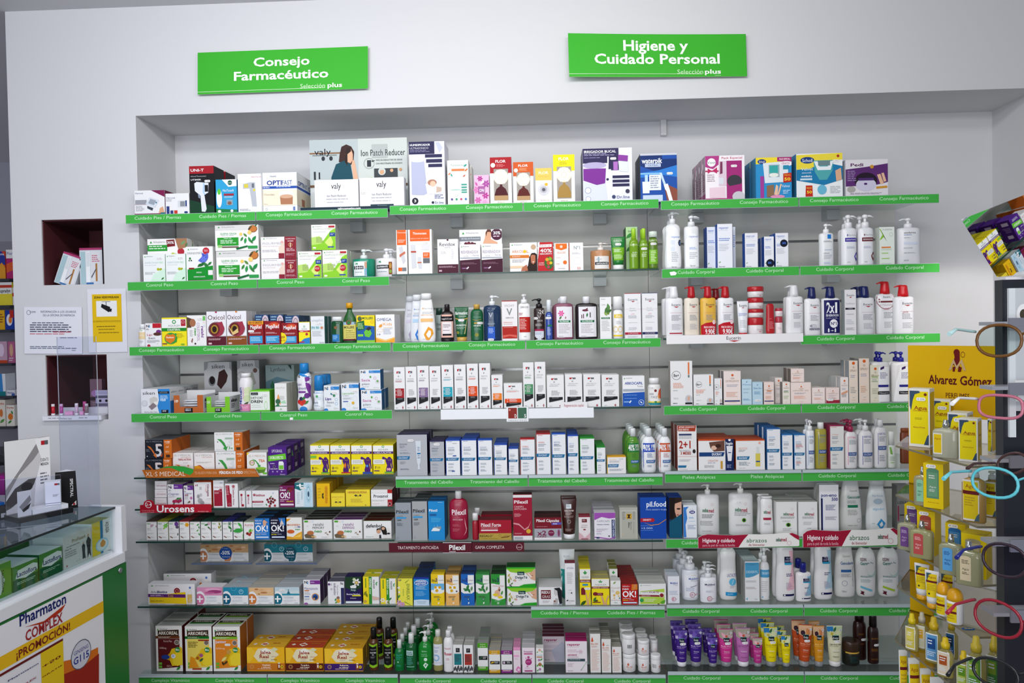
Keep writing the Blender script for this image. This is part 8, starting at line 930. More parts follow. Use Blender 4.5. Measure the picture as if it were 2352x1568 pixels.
for o_,rr in ((0,.011),(.004,.011),(.006,.008)): rg.append([Vector(P)-IC+Nv*o_+Dv*rr*math.cos(6.2832*k/12)+Vector((0,0,rr*math.sin(6.2832*k/12))) for k in range(12)])
for g_ in rg:
    for v in g_: v.z=v.z if 0 else v.z
q.loft([[ (v.x,v.y,v.z-(Pc.z-s_.z)) for v in g_] for g_ in rg],mat('b0b4b8','m')); q.build('fixing_cap',cr)
tag(cr,'white sales counter with green front and glass display top','counter')
# poster on the counter's green front
tr=loc(fp(222,1321)); a0=tr[0]; z1=tr[2]; A0=loc(fp(222,1321))[0]; PH=.66; PWd=.62
q=MB(); IP=Pc+Dv*(a0)+Nv*.0225; IP=Vector((IP.x,IP.y,z1))
q.obox(Vector((0,0,-PH)),Dv*PWd,Nv*.001,Vector((0,0,PH)),mat('eceaf0'))
fP=lambda u,v,o: tuple(Dv*((1-u)*PWd)+Nv*(.001+o)+Vector((0,0,-v*PH)))
# u measured from the far viewer-left edge to the right; px->uv helper used once to read the layout
def uv(px,py):
    P=hitp(px,py,IP,Nv); d=P-IP; return 1-d.dot(Dv)/PWd, -d.z/PH
def U2(pts): return ' '.join('%.3f %.3f'%uv(*p) for p in pts)
def tx(px0,py0,px1,py1,c,t,b='T'):  # text between top-left corner and bottom-right corner as seen
    u0,v0=uv(px0,py0); u1,v1=uv(px1,py1); return '%s %.3f %.3f %.3f %.3f %s %s'%(b,u0,v0,u1,v1,c,t)
yb=uv(224,1386)[1]; ye=uv(225,1413)[1]
spec='r 0 %.3f 1 %.3f e8b81c'%(yb,ye)
spec+=';'+tx(43,1414,151,1384,'1c2468','Pharmaton')+';p b83418 '+U2([(55,1440),(100,1426),(150,1386),(140,1404),(98,1432)])
spec+=';'+tx(57,1450,143,1427,'a02428','COMPLEX')
u0=uv(36,1510)[0];u1=uv(160,1450)[0]; spec+=';T %.3f %.3f %.3f %.3f 7a2418 ¡PROMOCIÓN!'%(u0,yb+(ye-yb)*.25,u1,yb+(ye-yb)*.8)
spec+=';p d8701c '+U2([(146,1518),(170,1512),(224,1486),(226,1600),(60,1640)])+';p 9a2418 '+U2([(146,1548),(190,1530),(226,1500),(226,1640),(100,1660)])
spec+=';r %.3f %.3f %.3f 1 e8c41c;r 0 %.3f %.3f %.3f 6a1818'%(uv(92,1500)[0],uv(92,1500)[1],uv(144,1500)[0],uv(92,1500)[1]-.012,uv(144,1500)[0],uv(92,1500)[1])
spec+=';'+tx(96,1534,138,1503,'7a1c14','+50')+';'+tx(95,1554,141,1528,'7a1c14','GRATIS')
gu,gv_=uv(185,1502); spec+=';O %.3f %.3f .085 .078 5a5c70;O %.3f %.3f .08 .073 d0d0dc;T %.3f %.3f %.3f %.3f 2c3a8c G115;t %.3f %.3f %.3f %.3f 2c3a8c GINSENG'%(gu,gv_,gu,gv_,gu-.065,gv_,gu+.065,gv_+.036,gu-.06,gv_-.035,gu+.06,gv_-.015)
spec+=';'+tx(16,1562,86,1524,'1c2468','Pharmaton')+';'+tx(20,1590,82,1556,'a02428','COMPLEX')
art(q,fP,spec,PWd,PH); tag(q.build('poster',None,IP),'white and orange vitamin promotion poster on counter front','poster')
# boxes in the glass case
def cbox(px0,px1,pyt,pyb,dep,col,lab,a='',tc=None,sc=None,off=.03,name='medicine_box',ea='',yaw=0):
    p0=fp(px0,pyb); 
    N0=Pc-Nv*off
    q0=hitp(px0,pyb,N0,Nv); q1=hitp(px1,pyb,N0,Nv); qt=hitp((px0+px1)/2,pyt,N0,Nv)
    a0=(q0-Pc).dot(Dv); a1=(q1-Pc).dot(Dv); w=abs(a0-a1); h=min(qt.z-zb,zt-zb-.03); c=Pc+Dv*((a0+a1)/2)-Nv*off; c=Vector((c.x,c.y,zb+.0008))
    q=MB(); q.box(-w/2,w/2,0,dep,0,h,mat(col),mat(tc or col),mat(sc or col))
    if a: art(q,lambda u,v,o:((u-.5)*w,-o,(1-v)*h),a,w,h)
    if ea: art(q,lambda u,v,o:(-w/2-o,(1-u)*dep,(1-v)*h),ea,dep,h)
    o=q.build(name,None,c); o.rotation_euler.z=math.atan2(-Dv.y,-Dv.x)+math.radians(yaw); return tag(o,lab,'box','boxes in the counter case')
lf='p 0f5a30 0 .55 1 .55 1 1 0 1;p e8ece8 .1 .5 .2 .2 .8 .12 .98 .2 .98 .44 .5 .6;T .16 .28 .94 .46 3a3a78 Lactoflora;l .15 .68 .9 .8 b8d8b8 2'
cbox(90,143,1264,1298,.12,'4c8c3c','right green and cream probiotic box in case',lf,tc='d8dcd8',sc='1f5a30'); cbox(29,88,1292,1336,.12,'4c8c3c','middle green and cream probiotic box in case',lf,tc='d8dcd8')
cbox(-25,27,1296,1365,.1,'6aa03c','left green probiotic box with sideways lettering','p e0e4e0 0 .2 .5 .16 .7 .5 .5 .9 0 .9;X .56 .2 .68 .85 3a5a48 Lactoflora',tc='c8d4c0')
cbox(146,211,1222,1286,.12,'dad9d4','cream probiotic box showing two dark figures','T .3 .16 .78 .26 a89878 ProFaes4;l .1 .34 .6 .38 5a5c60 1;t .05 .4 .28 .45 4a4c54 Dual_Vit;l .05 .5 .5 .7 a0a2a0 3;p 2c3a38 .64 .5 .7 .42 .76 .5 .75 .72 .77 .92 .7 .9 .66 .92 .66 .7;p 24302c .8 .4 .88 .26 .98 .4 .95 .66 .97 .95 .9 .8 .84 .95 .84 .66;o .7 .4 .035 c8a890;o .88 .22 .04 c8a890;g .46 .9 .03 5a7a5c;g .54 .88 .03 5a7a5c;o .1 .92 .025 b03c38',tc='e6e6e2',sc='c8c8c4')
cbox(212,256,1195,1260,.1,'e8eae6','yellow, blue and white baby supplement carton','r 0 0 .48 1 e8cc20;r .42 0 .56 1 2c80b0;X .72 .1 .88 .44 7a7c7c AQUILEA;O .5 .74 .34 .2 a8d0e0;O .5 .74 .28 .16 dce8e8;O .54 .72 .14 .1 d8943c;o .54 .64 .05 d8943c',tc='b8b060',sc='e8eae6')
cbox(100,140,1232,1262,.06,'e2e4e4','pale long box lying behind the front boxes','l .1 .3 .9 .6 9ab0b8 1',off=.2)
cbox(-10,68,1256,1290,.06,'2f7a34','green box lying at rear of case','t .3 .3 .8 .5 c8e0c8 Lactoflora',off=.22,tc='e0e4e0')
# things standing on the counter
def onz(px,py,z): 
    d=ray(px,py); return CP+d*((z-CP.z)/d.z)
zc=zt+.0006
P=onz(90,1186,zc); r=empty('cosmetic_display',P); r.rotation_euler.z=math.radians(60); r.scale=(.66,.66,.66)
q=MB(); q.box(-.14,.15,-.075,.09,0,.03,mat('141416','l')); q.build('black_plinth',r)
q=MB(); q.box(-.06,.13,-.06,.04,.0305,.055,mat('ececf0','l')); q.build('white_step',r)
he=(at(95,1004,P.y+.05).z-P.z)/.66; q=MB(); q.box(-.14,.10,.065,.072,.0305,he,mat('1c1c20')); we=.24
fe=lambda u,v,o:(-.14+u*we,.065-o,.0305+(1-v)*(he-.0305))
art(q,fe,'r 0 0 1 1 c9c6c6;p dedcdc 0 .0 .75 0 .7 .2 .3 .5 0 .62;p 8a8686 .72 .06 .78 .02 .8 .16 .62 .3 .3 .48 .04 .74 .0 .8 .0 .66 .3 .42;p 4a4646 0 .82 .2 .66 .5 .56 .66 .56 .7 .5 .62 .64 .5 .74 .3 .84 .1 .92 0 .94;O .46 .66 .13 .06 2a2828;p e8e6e6 .66 .02 1 0 1 1 .6 1 .66 .6 .8 .3;T .78 .3 .96 .34 4a4c50 CUIDA_TU;T .78 .36 .96 .4 4a4c50 MIRADA;r .8 .05 .88 .11 b01c28;r .88 .05 .96 .11 5a5c60;l .76 .5 .96 .68 6a6c70 4',we,he)
q.build('eye_board',r); q=MB()
q.box(-.135,-.065,-.055,-.052,.0305,.17,mat('d8d6d8')); art(q,lambda u,v,o:(-.135+u*.07,-.055-o,.0305+(1-v)*.14),'p 8a8688 .1 .6 .9 .2 1 .4 .4 .8;p 2c2a2c .3 .74 .98 .5 .8 .72 .4 .84',.07,.14); q.build('small_card',r)
tag(r,'black plinth display with large greyscale eye board','display')
P2=r.matrix_world if 0 else None
cz,sz=math.cos(math.radians(60)),math.sin(math.radians(60)); wp=Vector((P.x+.04*cz+.022*sz,P.y+.04*sz-.022*cz,P.z+.0372))
thing_box('serum_carton','white serum carton standing on white counter step','box',wp,.05,.045,.088,'e9e9ee','r .62 .08 .82 .16 b01c28;r .82 .08 .95 .16 6a6c70;l .5 .55 .9 .65 8a8c94 3;r 0 .9 1 .93 9a9ca8',rz=30,la='l .1 .1 .6 .4 7a7c88 7')
P=onz(152,1166,zc); q=MB(); tri_=[(-.05,-.03),(.06,-.02),(0,.06)]; hT=at(150,1072,P.y).z-P.z; km=mat('1a181a')
q.add([(x*1.15,y*1.15,0.0) for x,y in tri_]+[(x,y,hT) for x,y in tri_],[(0,1,4,3),(1,2,5,4),(2,0,3,5)],km); q.add([(x,y,hT+.0005) for x,y in tri_],[(0,1,2)],mat('e8e8ee')); q.add([(x*1.15,y*1.15,0) for x,y in tri_],[(2,1,0)],km)
art(q,lambda u,v,o:(-.05+u*.11,-.03+u*.01-o-.003,(1-v)*hT),'p e8e8e8 .6 1 1 .8 1 1;X .72 .2 .86 .7 e0e0e0 SPECTRAL;r .84 .86 .94 .92 b01c28',.11,hT)
o=q.build('info_prism',None,P); o.scale=(.62,.62,.9); o.rotation_euler.z=math.radians(25); tag(o,'black three sided leaflet stand with white top','stand')
# cash till corner, cable, bag and screen
P=onz(-16,1190,zc); r=empty('cash_register',P); r.rotation_euler.z=math.radians(60); r.scale=(.62,.62,.62); q=MB(); q.box(-.16,.05,-.1,.16,0,.06,mat('141418','l')); q.build('body',r); q=MB(); q.box(-.15,.04,-.09,.15,.0605,.085,mat('1c1c22','l')); q.build('printer',r); q=MB(); q.box(-.14,.03,-.08,.14,.0855,.1,mat('1468b8','l')); q.build('blue_tray',r); q=MB(); q.box(0,.035,-.1012,-.1004,.015,.04,mat('b8b8bc')); q.build('label',r); tag(r,'black till with blue top at picture edge','till')
q=MB(); pts=[(0,0,0),(.05,.0,.05),(.06,.0,.14),(.0,.0,.2),(-.07,0,.21),(-.13,.01,.19),(-.2,0,.17)]; P=onz(44,1168,zc); q.tube([(x*.9,y,z*.86+.012) for x,y,z in pts],[.012,.011,.011,.016,.022,.02,.018],mat('17161c','l'),10); tag(q.build('monitor_arm',None,P),'black curved monitor arm behind the till','arm')
P=at(20,1148,-.25); q=MB(); P.z=zt+.0008; hb=at(20,1092,-.25).z-zt; q.loft([sring(0,.04,t*hb,.075*f,.04*f,6) for t,f in ((0,1),(.6,1.02),(1,.96))],mat('8a1c78')); q.loft([sring(0,.04,hb-.001+t,.07,.036,6) for t in (0,.002)],mat('6a1458')); 
tag(q.build('gift_bag',None,P),'magenta bag behind the black till','bag')
# clear acrylic guard on the counter
def apoly(name,lab,pts,th):
    q=MB(); n=(pts[1]-pts[0]).cross(pts[2]-pts[0]).normalized()*th; k=len(pts); c=pts[0].copy(); am=mat('f4f6fc','a')
    q.add([tuple(p-c) for p in pts]+[tuple(p+n-c) for p in pts],[tuple(range(k))[::-1],tuple(range(k,2*k))],am)
    q.add([tuple(p-c) for p in pts]+[tuple(p+n-c) for p in pts],[(i,(i+1)%k,k+(i+1)%k,k+i) for i in range(k)],mat('c8ccd8','l'))
    return tag(q.build(name,None,c),lab,'screen')
g0=onz(231,1163,zc); g1=onz(142,1200,zc)
zz=Zat(810,g0.x,g0.y) if 0 else at(227,772,g0.y).z
apoly('sneeze_guard','tall clear acrylic screen standing on the counter end',[g0,Vector((onz(130,1164,zc).x,g0.y+.03,zc)),Vector((onz(130,1164,zc).x,g0.y+.03,zz)),Vector((g0.x,g0.y,zz))],.004)
zl=at(142,1090,g1.y).z; g2=g1+Vector((-.42,-.22,0)); g3=g1+Vector((.20,.30,0)); 
apoly('sneeze_guard','low clear acrylic screen around the eye display',[g1,g2,g2+Vector((0,0,zl-zc)),g1+Vector((0,0,zl-zc))],.004)
# ================= perfume stand, right =================
def ptD(px,py,D):
    d=ray(px,py); return CP+d*D
bl_=ptD(2085,793,2.62); br_=ptD(2322,788,2.36)
bu_=Vector((br_.x-bl_.x,br_.y-bl_.y,0)); bw=bu_.length; bu_.normalize(); bn=Vector((bu_.y,-bu_.x,0))
ztop=bl_.z; C0=Vector((bl_.x,bl_.y,0)); ys=mat('dcae08')
sr=empty('perfume_stand',C0)
q=MB(); zh=ztop-.235
q.obox(Vector((0,0,zh)),bu_*bw,-bn*.012,Vector((0,0,ztop-zh)),ys)
q.obox(Vector((0,0,.02)),bu_*.075,-bn*.012,Vector((0,0,zh-.02)),ys); q.obox(bu_*(bw-.03)+Vector((0,0,.02)),bu_*.03,-bn*.012,Vector((0,0,zh-.02)),ys)
HB=ztop-zh; fy_=lambda u,v,o: tuple(bu_*(u*bw)+bn*o+Vector((0,0,ztop-v*HB)))
art(q,fy_,'T .215 .42 .5 .54 5a1414 Alvarez;T .53 .42 .83 .54 5a1414 Gómez;t .39 .66 .62 .73 5a1414 PERFUMES;p 6a1414 .47 .08 .5 .05 .53 .08 .53 .2 .5 .3 .46 .26 .48 .16;O .5 .09 .03 .045 6a1414;p 6a1414 .46 .3 .49 .28 .48 .36 .46 .36;p 6a1414 .52 .28 .55 .3 .54 .36 .51 .36;p c8a878 .42 .34 .47 .18 .5 .28 .55 .18 .59 .34 .565 .34 .54 .24 .5 .33 .47 .24 .445 .34;A .56 .12 .02 .04 6a1414',bw,HB); q.build('back_board',sr)
tz=[1.28,1.117,.956,.814,.60]; TP=[((2057,1022),(2232,1070),(2320,1066)),((2057,1135),(2245,1208),(2312,1208)),((2060,1250),(2240,1344),(2312,1340)),((2060,1345),(2235,1462),(2325,1460)),((2055,1468),(2195,1580),(2330,1600))]
tz=[TPz for TPz in [(lambda t:(at(t[1][0],t[1][1],-1.29).z))(t) for t in TP]]
TI=[]
for i,(t,z) in enumerate(zip(TP,tz)):
    A,B_,C_=[onz(x,y,z) for x,y in t]; TI.append((A,B_,C_))
    pts=[Vector((0,0,0))+bn*.001,A-C0-Vector((0,0,A.z)),B_-C0-Vector((0,0,B_.z)),C_-C0-Vector((0,0,C_.z)),bu_*bw+bn*.001]
    q=MB(); k=5; P0=[(p.x,p.y,z) for p in pts]; P1=[(p.x,p.y,z-.006) for p in pts]
    q.add(P0+P1,[tuple(range(k)),tuple(range(2*k-1,k-1,-1))],mat('e6e2d4','a')); q.add(P0+P1,[(a,(a+1)%k,k+(a+1)%k,k+a) for a in range(k)],mat('b0a890','a')); q.add([P0[1],P0[2],P1[2],P1[1],P0[3],P1[3]],[(0,3,2,1),(1,2,5,4)],mat('9a927c','l')); q.build('clear_tier',sr)
tag(sr,'yellow perfume display stand with clear tiers','display')
def sbox(t,px0,px1,px2,pyt,pyb,lab,la,ra='',name='perfume_box',col='e8e6e0',lc=None,rc='d8ac10',D=None):
    """box whose near vertical edge stands at px1,pyb; left face spans px0-px1, right face px1-px2"""
    z=tz[t]+.0008; E=onz(px1,pyb,z); s=(E-CP).dot(FW)/FPX; wl_=(px1-px0)*s/math.cos(math.radians(42)); wr=(px2-px1)*s/math.cos(math.radians(48)); h=Zat(pyt,E.x,E.y)-z
    q=MB(); q.box(-wl_,0,0,wr,0,h,mat(col),mat('e8d020' if col!='e8e6e0' else 'e4dcc0'),mat(col))
    st_=[]; art(q,lambda u,v,o:(-wl_+u*wl_,-o,(1-v)*h),la,wl_,h,False,st_); 
    if ra: art(q,lambda u,v,o:(o,u*wr,(1-v)*h),ra,wr,h)
    o=q.build(name,None,E); o.rotation_euler.z=math.radians(-42)
    for s2 in st_: s2.build('price_sticker',o)
    return tag(o,lab,'box','perfume boxes on the yellow stand')
ag='r .07 .05 .93 .95 ecd80c;p 3a5068 .05 .04 .5 .04 .56 .07 .3 .1 .2 .2 .12 .38 .05 .3;p 3a5068 .95 .96 .72 .96 .8 .88 .88 .8 .95 .78;o .8 .1 .025 7a2c1c;T .26 .3 .88 .36 a85c14 Agua;t .2 .36 .9 .39 a85c14 Concentrada;l .3 .5 .7 .54 a89c10 2;t .22 .65 .78 .675 a03c14 Alvarez_Gómez'
ag2='r .08 .06 .92 .96 dcb410;p e8e6e0 .08 .06 .3 .06 .2 .08'
sbox(0,2103,2136,2160,893,1028,'tallest yellow and white cologne box, far left',ag+';$ .6 .18',ag2); sbox(0,2152,2184,2202,918,1016,'second tallest cologne box behind glass bottle',ag+';$ .6 .2',ag2); sbox(0,2192,2222,2256,949,1052,'shorter cologne box behind the nearest one',ag+';$ .6 .16',ag2)
sbox(0,2217,2246,2270,962,1062,'nearest cologne box at the tier corner',ag,ag2+';t .2 .36 .8 .4 8a5410 Agua;p b89c40 .25 .5 .75 .5 .75 .66 .25 .66'); sbox(0,2272,2278,2306,962,1040,'cologne box showing mostly its right face',ag,ag2+';t .2 .36 .8 .4 8a5410 Agua'); sbox(0,2180,2190,2230,896,985,'rear cologne box under the lettering',ag,ag2); sbox(0,2232,2236,2278,896,985,'rear cologne box nearest the eyeglasses',ag,ag2)
yl=lambda c,c2:'r .16 .14 .78 .78 %s;O .47 .16 .31 .06 %s;r .22 .2 .72 .74 %s;l .28 .26 .66 .36 e8e8e0 2;t .3 .5 .64 .54 e8e8e0 Agua;l .3 .58 .64 .64 e8e8e0 2;t .2 .86 .8 .88 a05414 Alvarez'%(c,c,c2)
kb=dict(col='e6c80c')
sbox(1,2136,2167,2200,1067,1170,'yellow box with green label, second tier',yl('5a8a6c','6a9a78')+';$ .4 .06',**kb); sbox(2,2120,2148,2180,1176,1278,'yellow box with red label, third tier',yl('a04838','b05848')+';$ .4 .06',**kb); sbox(2,2090,2117,2140,1162,1240,'yellow box with violet label, third tier',yl('6a4888','7a589a')+';$ .4 .08',**kb)
sbox(2,2187,2218,2240,1206,1300,'yellow box with blue label, third tier',yl('2c6aa8','4a8ac0')+';$ .4 .06',**kb); sbox(2,2228,2266,2302,1232,1332,'yellow box with cream label, third tier',yl('a89c70','c8bc8c'),**kb)
def flask(t,px0,px1,pyt,pyb,lab,lc,body='c8c49c',cap='b8bcc0',caph=.16,name='perfume_bottle',kind='flask',a='',rz=-42,wf=1.0,clear=1,dr=.5,hc=None,capc=None,cat='bottle'):
    z=tz[t]+.0008; E=onz((px0+px1)/2,pyb,z); s=(E-CP).dot(FW)/FPX; w=(px1-px0)*s*wf; h=Zat(pyt,E.x,E.y)-z; r=empty(name,E); dep=w*dr; q=MB(); bm=mat(body,'g' if clear else 'l')
    if kind=='tube':
        z0=h*.14; hb=h-z0; P=PR['tube']; q.loft([sring(0,0,z0+t_*hb,w/2*fw,dep/2*fd,2.0) for t_,fw,fd in P],bm); q.build('body',r) if 0 else None
        SFF=lambda u,v,o:((u-.5)*w,-dep/2*lerp_prof(P,1-v)[1]*math.sqrt(max(.02,1-min(.96,(abs(u-.5)*2/lerp_prof(P,1-v)[0]))**2))-o,z0+(1-v)*hb); art(q,SFF,a,w,hb,True); q.build('body',r)
        c=MB(); c.loft([sring(0,0,t_*z0,w*.36*f,dep/2*f) for t_,f in ((0,.9),(.2,1),(1,1.02))],mat(capc,'l')); c.build('cap',r)
    else:
        hb=h*(1-(hc or caph)-.03); prof={'flask':((0,.94),(.03,1),(.8,1),(.88,.96),(.93,.8),(.96,.35),(1,.28)),'pump':((0,.9),(.03,1),(.85,1),(.93,.85),(.97,.5),(1,.4)),'roll':((0,.9),(.05,1),(.9,1),(1,.98)),'sq':((0,.94),(.04,1),(.78,1),(.86,.8),(.93,.5),(1,.45))}[kind]
        pw=5 if kind=='flask' else 2.6
        q.loft([sring(0,0,f*hb,w/2*g,dep/2*g,pw,24) for f,g in prof],bm)
        def SFF(u,v,o):
            q_=min(.97,abs(u-.5)*2); return ((u-.5)*w,-dep/2*(1-q_**pw)**(1/pw)-o,(1-v)*hb)
        art(q,SFF,a,w,hb,True); q.build('body',r); c=MB(); H=h-hb; cm=mat(capc or cap,'m' if kind=='flask' else 'l')
        if kind=='roll': c.loft([sring(0,0,hb+t_*H,w/2*g,dep/2*g) for t_,g in ((0,1),(.3,1),(.6,.92),(.82,.7),(.95,.4),(1,.1))],cm)
        elif kind=='pump': c.lathe([(0,w*.24),(H*.5,w*.2),(H*.55,w*.12),(H*.8,w*.12),(H*.82,w*.22),(H,w*.2)],cm,(0,0,hb))
        elif kind=='sq': c.lathe([(0,w*.27),(H*.45,w*.27),(H*.5,w*.2),(H*.95,w*.16),(H,w*.1)],cm,(0,0,hb))
        else: c.lathe([(0,w*.13),(H*.55,w*.13),(H*.6,w*.1),(H,w*.1)],cm,(0,0,hb))
        c.build('cap',r)
    r.rotation_euler.z=math.radians(rz); return tag(r,lab,cat)
fl=lambda c,c2='e8e8e0':'r .2 .2 .62 .86 %s;O .41 .22 .21 .06 %s;l .26 .28 .56 .4 %s 3;t .28 .5 .54 .56 %s Agua;l .28 .62 .54 .7 %s 2'%(c,c,c2,c2,c2)
flask(0,2150,2196,964,1050,'clear square perfume bottle before the boxes','','c8c8b4',a='r .06 .2 .42 .88 e8e6e0;r .09 .23 .39 .84 e0c010;t .12 .34 .36 .4 a03c14 Agua',wf=1.15)
flask(1,2106,2133,1071,1160,'clear perfume bottle, green label, beside yellow box','','b0ac8c',a=fl('8ac0a0','3a6a54'),wf=1.3)
flask(2,2068,2102,1182,1262,'clear perfume bottle, violet label','','b4b494',a=fl('6a4480','c8b0d8'),wf=1.2); flask(2,2098,2138,1196,1280,'clear perfume bottle, red label','','b4b484',a=fl('b84c4c','f0c8c8'),wf=1.2); flask(2,2164,2206,1226,1318,'clear perfume bottle, blue label','','b0b08c',a=fl('5aa0d8','1c3c80'),wf=1.15); flask(2,2204,2250,1242,1342,'clear perfume bottle, cream label, at the corner','','b4b48c',a=fl('dcccA8'.lower(),'5a4c34'),wf=1.15)
lo='r .08 .06 .76 .96 e8e4dc;r .1 .1 .72 .92 e0c418;t .2 .16 .66 .24 9a3c14 Agua;r .08 .3 .76 .38 6a1c1c;l .16 .44 .62 .66 b89c20 4;p 4a6470 .76 .96 .56 .96 .66 .84 .76 .78'
flask(1,2213,2262,1073,1198,'large amber body wash bottle, silver pump','','b08c4c',a=lo,kind='pump',hc=.14,capc='d8d8d4',clear=0,dr=.45); flask(1,2262,2296,1082,1188,'amber body wash bottle behind the larger one','','b08c4c',a=lo,kind='pump',hc=.14,capc='d8d8d4',clear=0,dr=.45)
tu='r .14 .1 .86 .8 e4c814;p 3a5a64 .12 .08 .5 .08 .3 .14 .16 .4;t .24 .16 .8 .22 9a3c14 Agua;r .12 .3 .88 .36 6a1c1c;l .2 .42 .8 .62 b89c20 4;o .36 .7 .03 3a3c2c'
flask(3,2102,2134,1294,1376,'white and yellow cream tube, far one','','e6e4e4',a=tu,kind='tube',capc='dca010',clear=0,name='tube',cat='tube'); flask(3,2126,2156,1310,1396,'white and yellow cream tube, near one','','e6e4e4',a=tu,kind='tube',capc='dca010',clear=0,name='tube',cat='tube'); flask(3,2160,2192,1312,1392,'white and yellow cream tube behind roll-on deodorants','','e6e4e4',a=tu,kind='tube',capc='dca010',clear=0,name='tube',cat='tube')
ro='r .02 .1 .7 .9 e4c814;t .12 .2 .6 .3 9a3c14 Agua;r .02 .42 .7 .52 6a1c1c;l .1 .6 .6 .8 b89c20 2'
flask(3,2153,2182,1336,1412,'left roll-on deodorant, yellow domed cap','','ecebea',a=ro,kind='roll',hc=.32,capc='e8a810',clear=0,dr=.9,name='roll_on_deodorant'); flask(3,2177,2211,1350,1430,'right roll-on deodorant, yellow domed cap','','ecebea',a=ro,kind='roll',hc=.32,capc='e8a810',clear=0,dr=.9,name='roll_on_deodorant')
sq=lambda c,c2:'r .08 .1 .8 .92 e8e8e4;r .12 .14 .76 .88 %s;r .2 .24 .66 .56 %s;l .24 .3 .6 .46 e8e8f0 2;l .2 .64 .68 .8 e0e8f0 3'%(c,c2)
for px0,px1,yt_,yb_,c,c2,cc,ds in ((2082,2108,1408,1492,'c8b850','d8c860','d8c010','small pale cologne splash, far left'),(2106,2130,1405,1490,'e4e0c0','e8b030','b8b09c','cologne bottle, cream and amber label'),(2129,2162,1416,1520,'5a94c4','1c4a88','c8a818','cologne bottle, sky blue label'),(2174,2198,1420,1510,'2c5a90','14304c','c8a818','cologne bottle, dark blue label, behind'),(2156,2188,1463,1552,'d8c8b0','a85020','d8b818','cologne bottle, orange label'),(2200,2228,1494,1575,'a8b84c','5a8a20','d8b818','cologne bottle, lime label'),(2224,2262,1460,1590,'5a9030','88a838','c8b030','large cologne bottle, green leaf label'),(2268,2300,1460,1585,'4a8a40','88a838','c8b030','large cologne bottle, green label, rearmost')):
    flask(4,px0,px1,yt_,yb_,'%s, bottom clear tier'%ds,'','b8ac60',a=sq(c,c2),kind='sq',hc=.24,capc=cc,wf=1.1,dr=.6,name='cologne_bottle')
q=MB(); E=onz(2224,1444,tz[3]+.0008); q.loft([sring(0,0,t,.018,.009) for t in (0,.0008)],mat('1c5c98')); art(q,lambda u,v,o:((u-.5)*.036,(.5-v)*.018,.0009+o),'O .5 .5 .42 .36 1c4c88;T .2 .35 .8 .65 e8d020 SUN',.036,.018); tag(q.build('round_sticker',None,E),'blue oval sticker lying on fourth clear tier','sticker')
q=MB(); z=tz[4]-.19; 
for i,(px0,px1,yt_) in enumerate(((2064,2084,1486),(2086,2112,1504),(2113,2138,1528),(2136,2168,1548))):
    dd=2.42-.05*i; A=ptD(px0,yt_+6,dd); B_=ptD(px1,yt_+6,dd); w=(B_-A).length; h=.19; r=empty('cream_tube',((A.x+B_.x)/2,(A.y+B_.y)/2,A.z-h)); q=MB(); P=PR['tube']; dep=w*.6
    q.loft([sring(0,0,t_*h,w/2*fw,dep/2*fd) for t_,fw,fd in P],mat('e4e4e2','l')); SF2=lambda u,v,o:((u-.5)*w,-dep/2*lerp_prof(P,1-v)[1]*math.sqrt(max(.02,1-min(.96,(abs(u-.5)*2/lerp_prof(P,1-v)[0]))**2))-o,(1-v)*h); art(q,SF2,'r .1 .1 .9 .95 e0c014;t .2 .16 .8 .22 9a3c14 Agua;r .1 .28 .9 .33 6a1c1c;l .2 .4 .8 .7 b89c20 5',w,h,True); q.build('body',r)
    c=MB(); c.loft([sring(0,0,-.03+t_*.031,w*.36,dep/2) for t_ in (0,1)],mat('dca010','l')); c.build('cap',r); r.location.z+=.0; tag(r,'%s of four white and yellow tubes beneath bottom tier'%('farthest','second farthest','third farthest','nearest')[i],'tube','large tubes under the bottom tier')
zl=min(o.location.z for o in COL.objects if o.name.startswith('cream_tube'))-.031
q=MB(); A=ptD(2066,1500,2.45); q.obox(Vector((-.05,-.30,-.01)),Vector((.42,0,0)),Vector((0,.36,0)),Vector((0,0,.01)),mat('e6e2d4','a'));
for o in [o for o in COL.objects if o.name.startswith('cream_tube')]: o.location.z=zl+.031 if o.location.z<zl+.0311 else o.location.z
q.build('clear_tier',sr,Vector((A.x,A.y,zl))-Vector((C0.x,C0.y,0)))
# ================= eyeglasses rack at the right edge =================
RP=ptD(2336,1100,1.72); q=MB(); r=empty('eyeglasses_rack',(RP.x,RP.y,0))
zt_=at(2340,640,RP.y).z; q.box(-.012,.16,.03,.06,.02,zt_,mat('20222a','l')); q.build('dark_column',r)
q=MB(); q.box(-.002,.012,.022,.0295,zt_-.36,zt_-.02,mat('dfe4e6','l')); q.box(.012,.16,.022,.0295,zt_-.30,zt_-.02,mat('c8ccd0','l')); art(q,lambda u,v,o:(.0+.10*u,.0218-o,zt_-.02-.3*v),'O .3 .2 .16 .08 f0f0f0;O .3 .2 .09 .04 4a4438;p h .1 .7 .5 .7 .5 .86 .1 .86;g .3 .8 .06 2f9a5c .9',.1,.3); q.build('info_panel',r)
for py in (738,885,1050,1240,1400):
    z=at(2330,py,RP.y).z; q=MB(); q.box(-.065,.13,-.02,.03,z-.008,z,mat('9a9ca4','l')); q.box(-.03,.13,-.026,-.02,z-.02,z+.008,mat('7c7e88','l')); q.build('holder_arm',r)
tag(r,'dark eyeglasses rack column at the picture\'s right edge','rack')
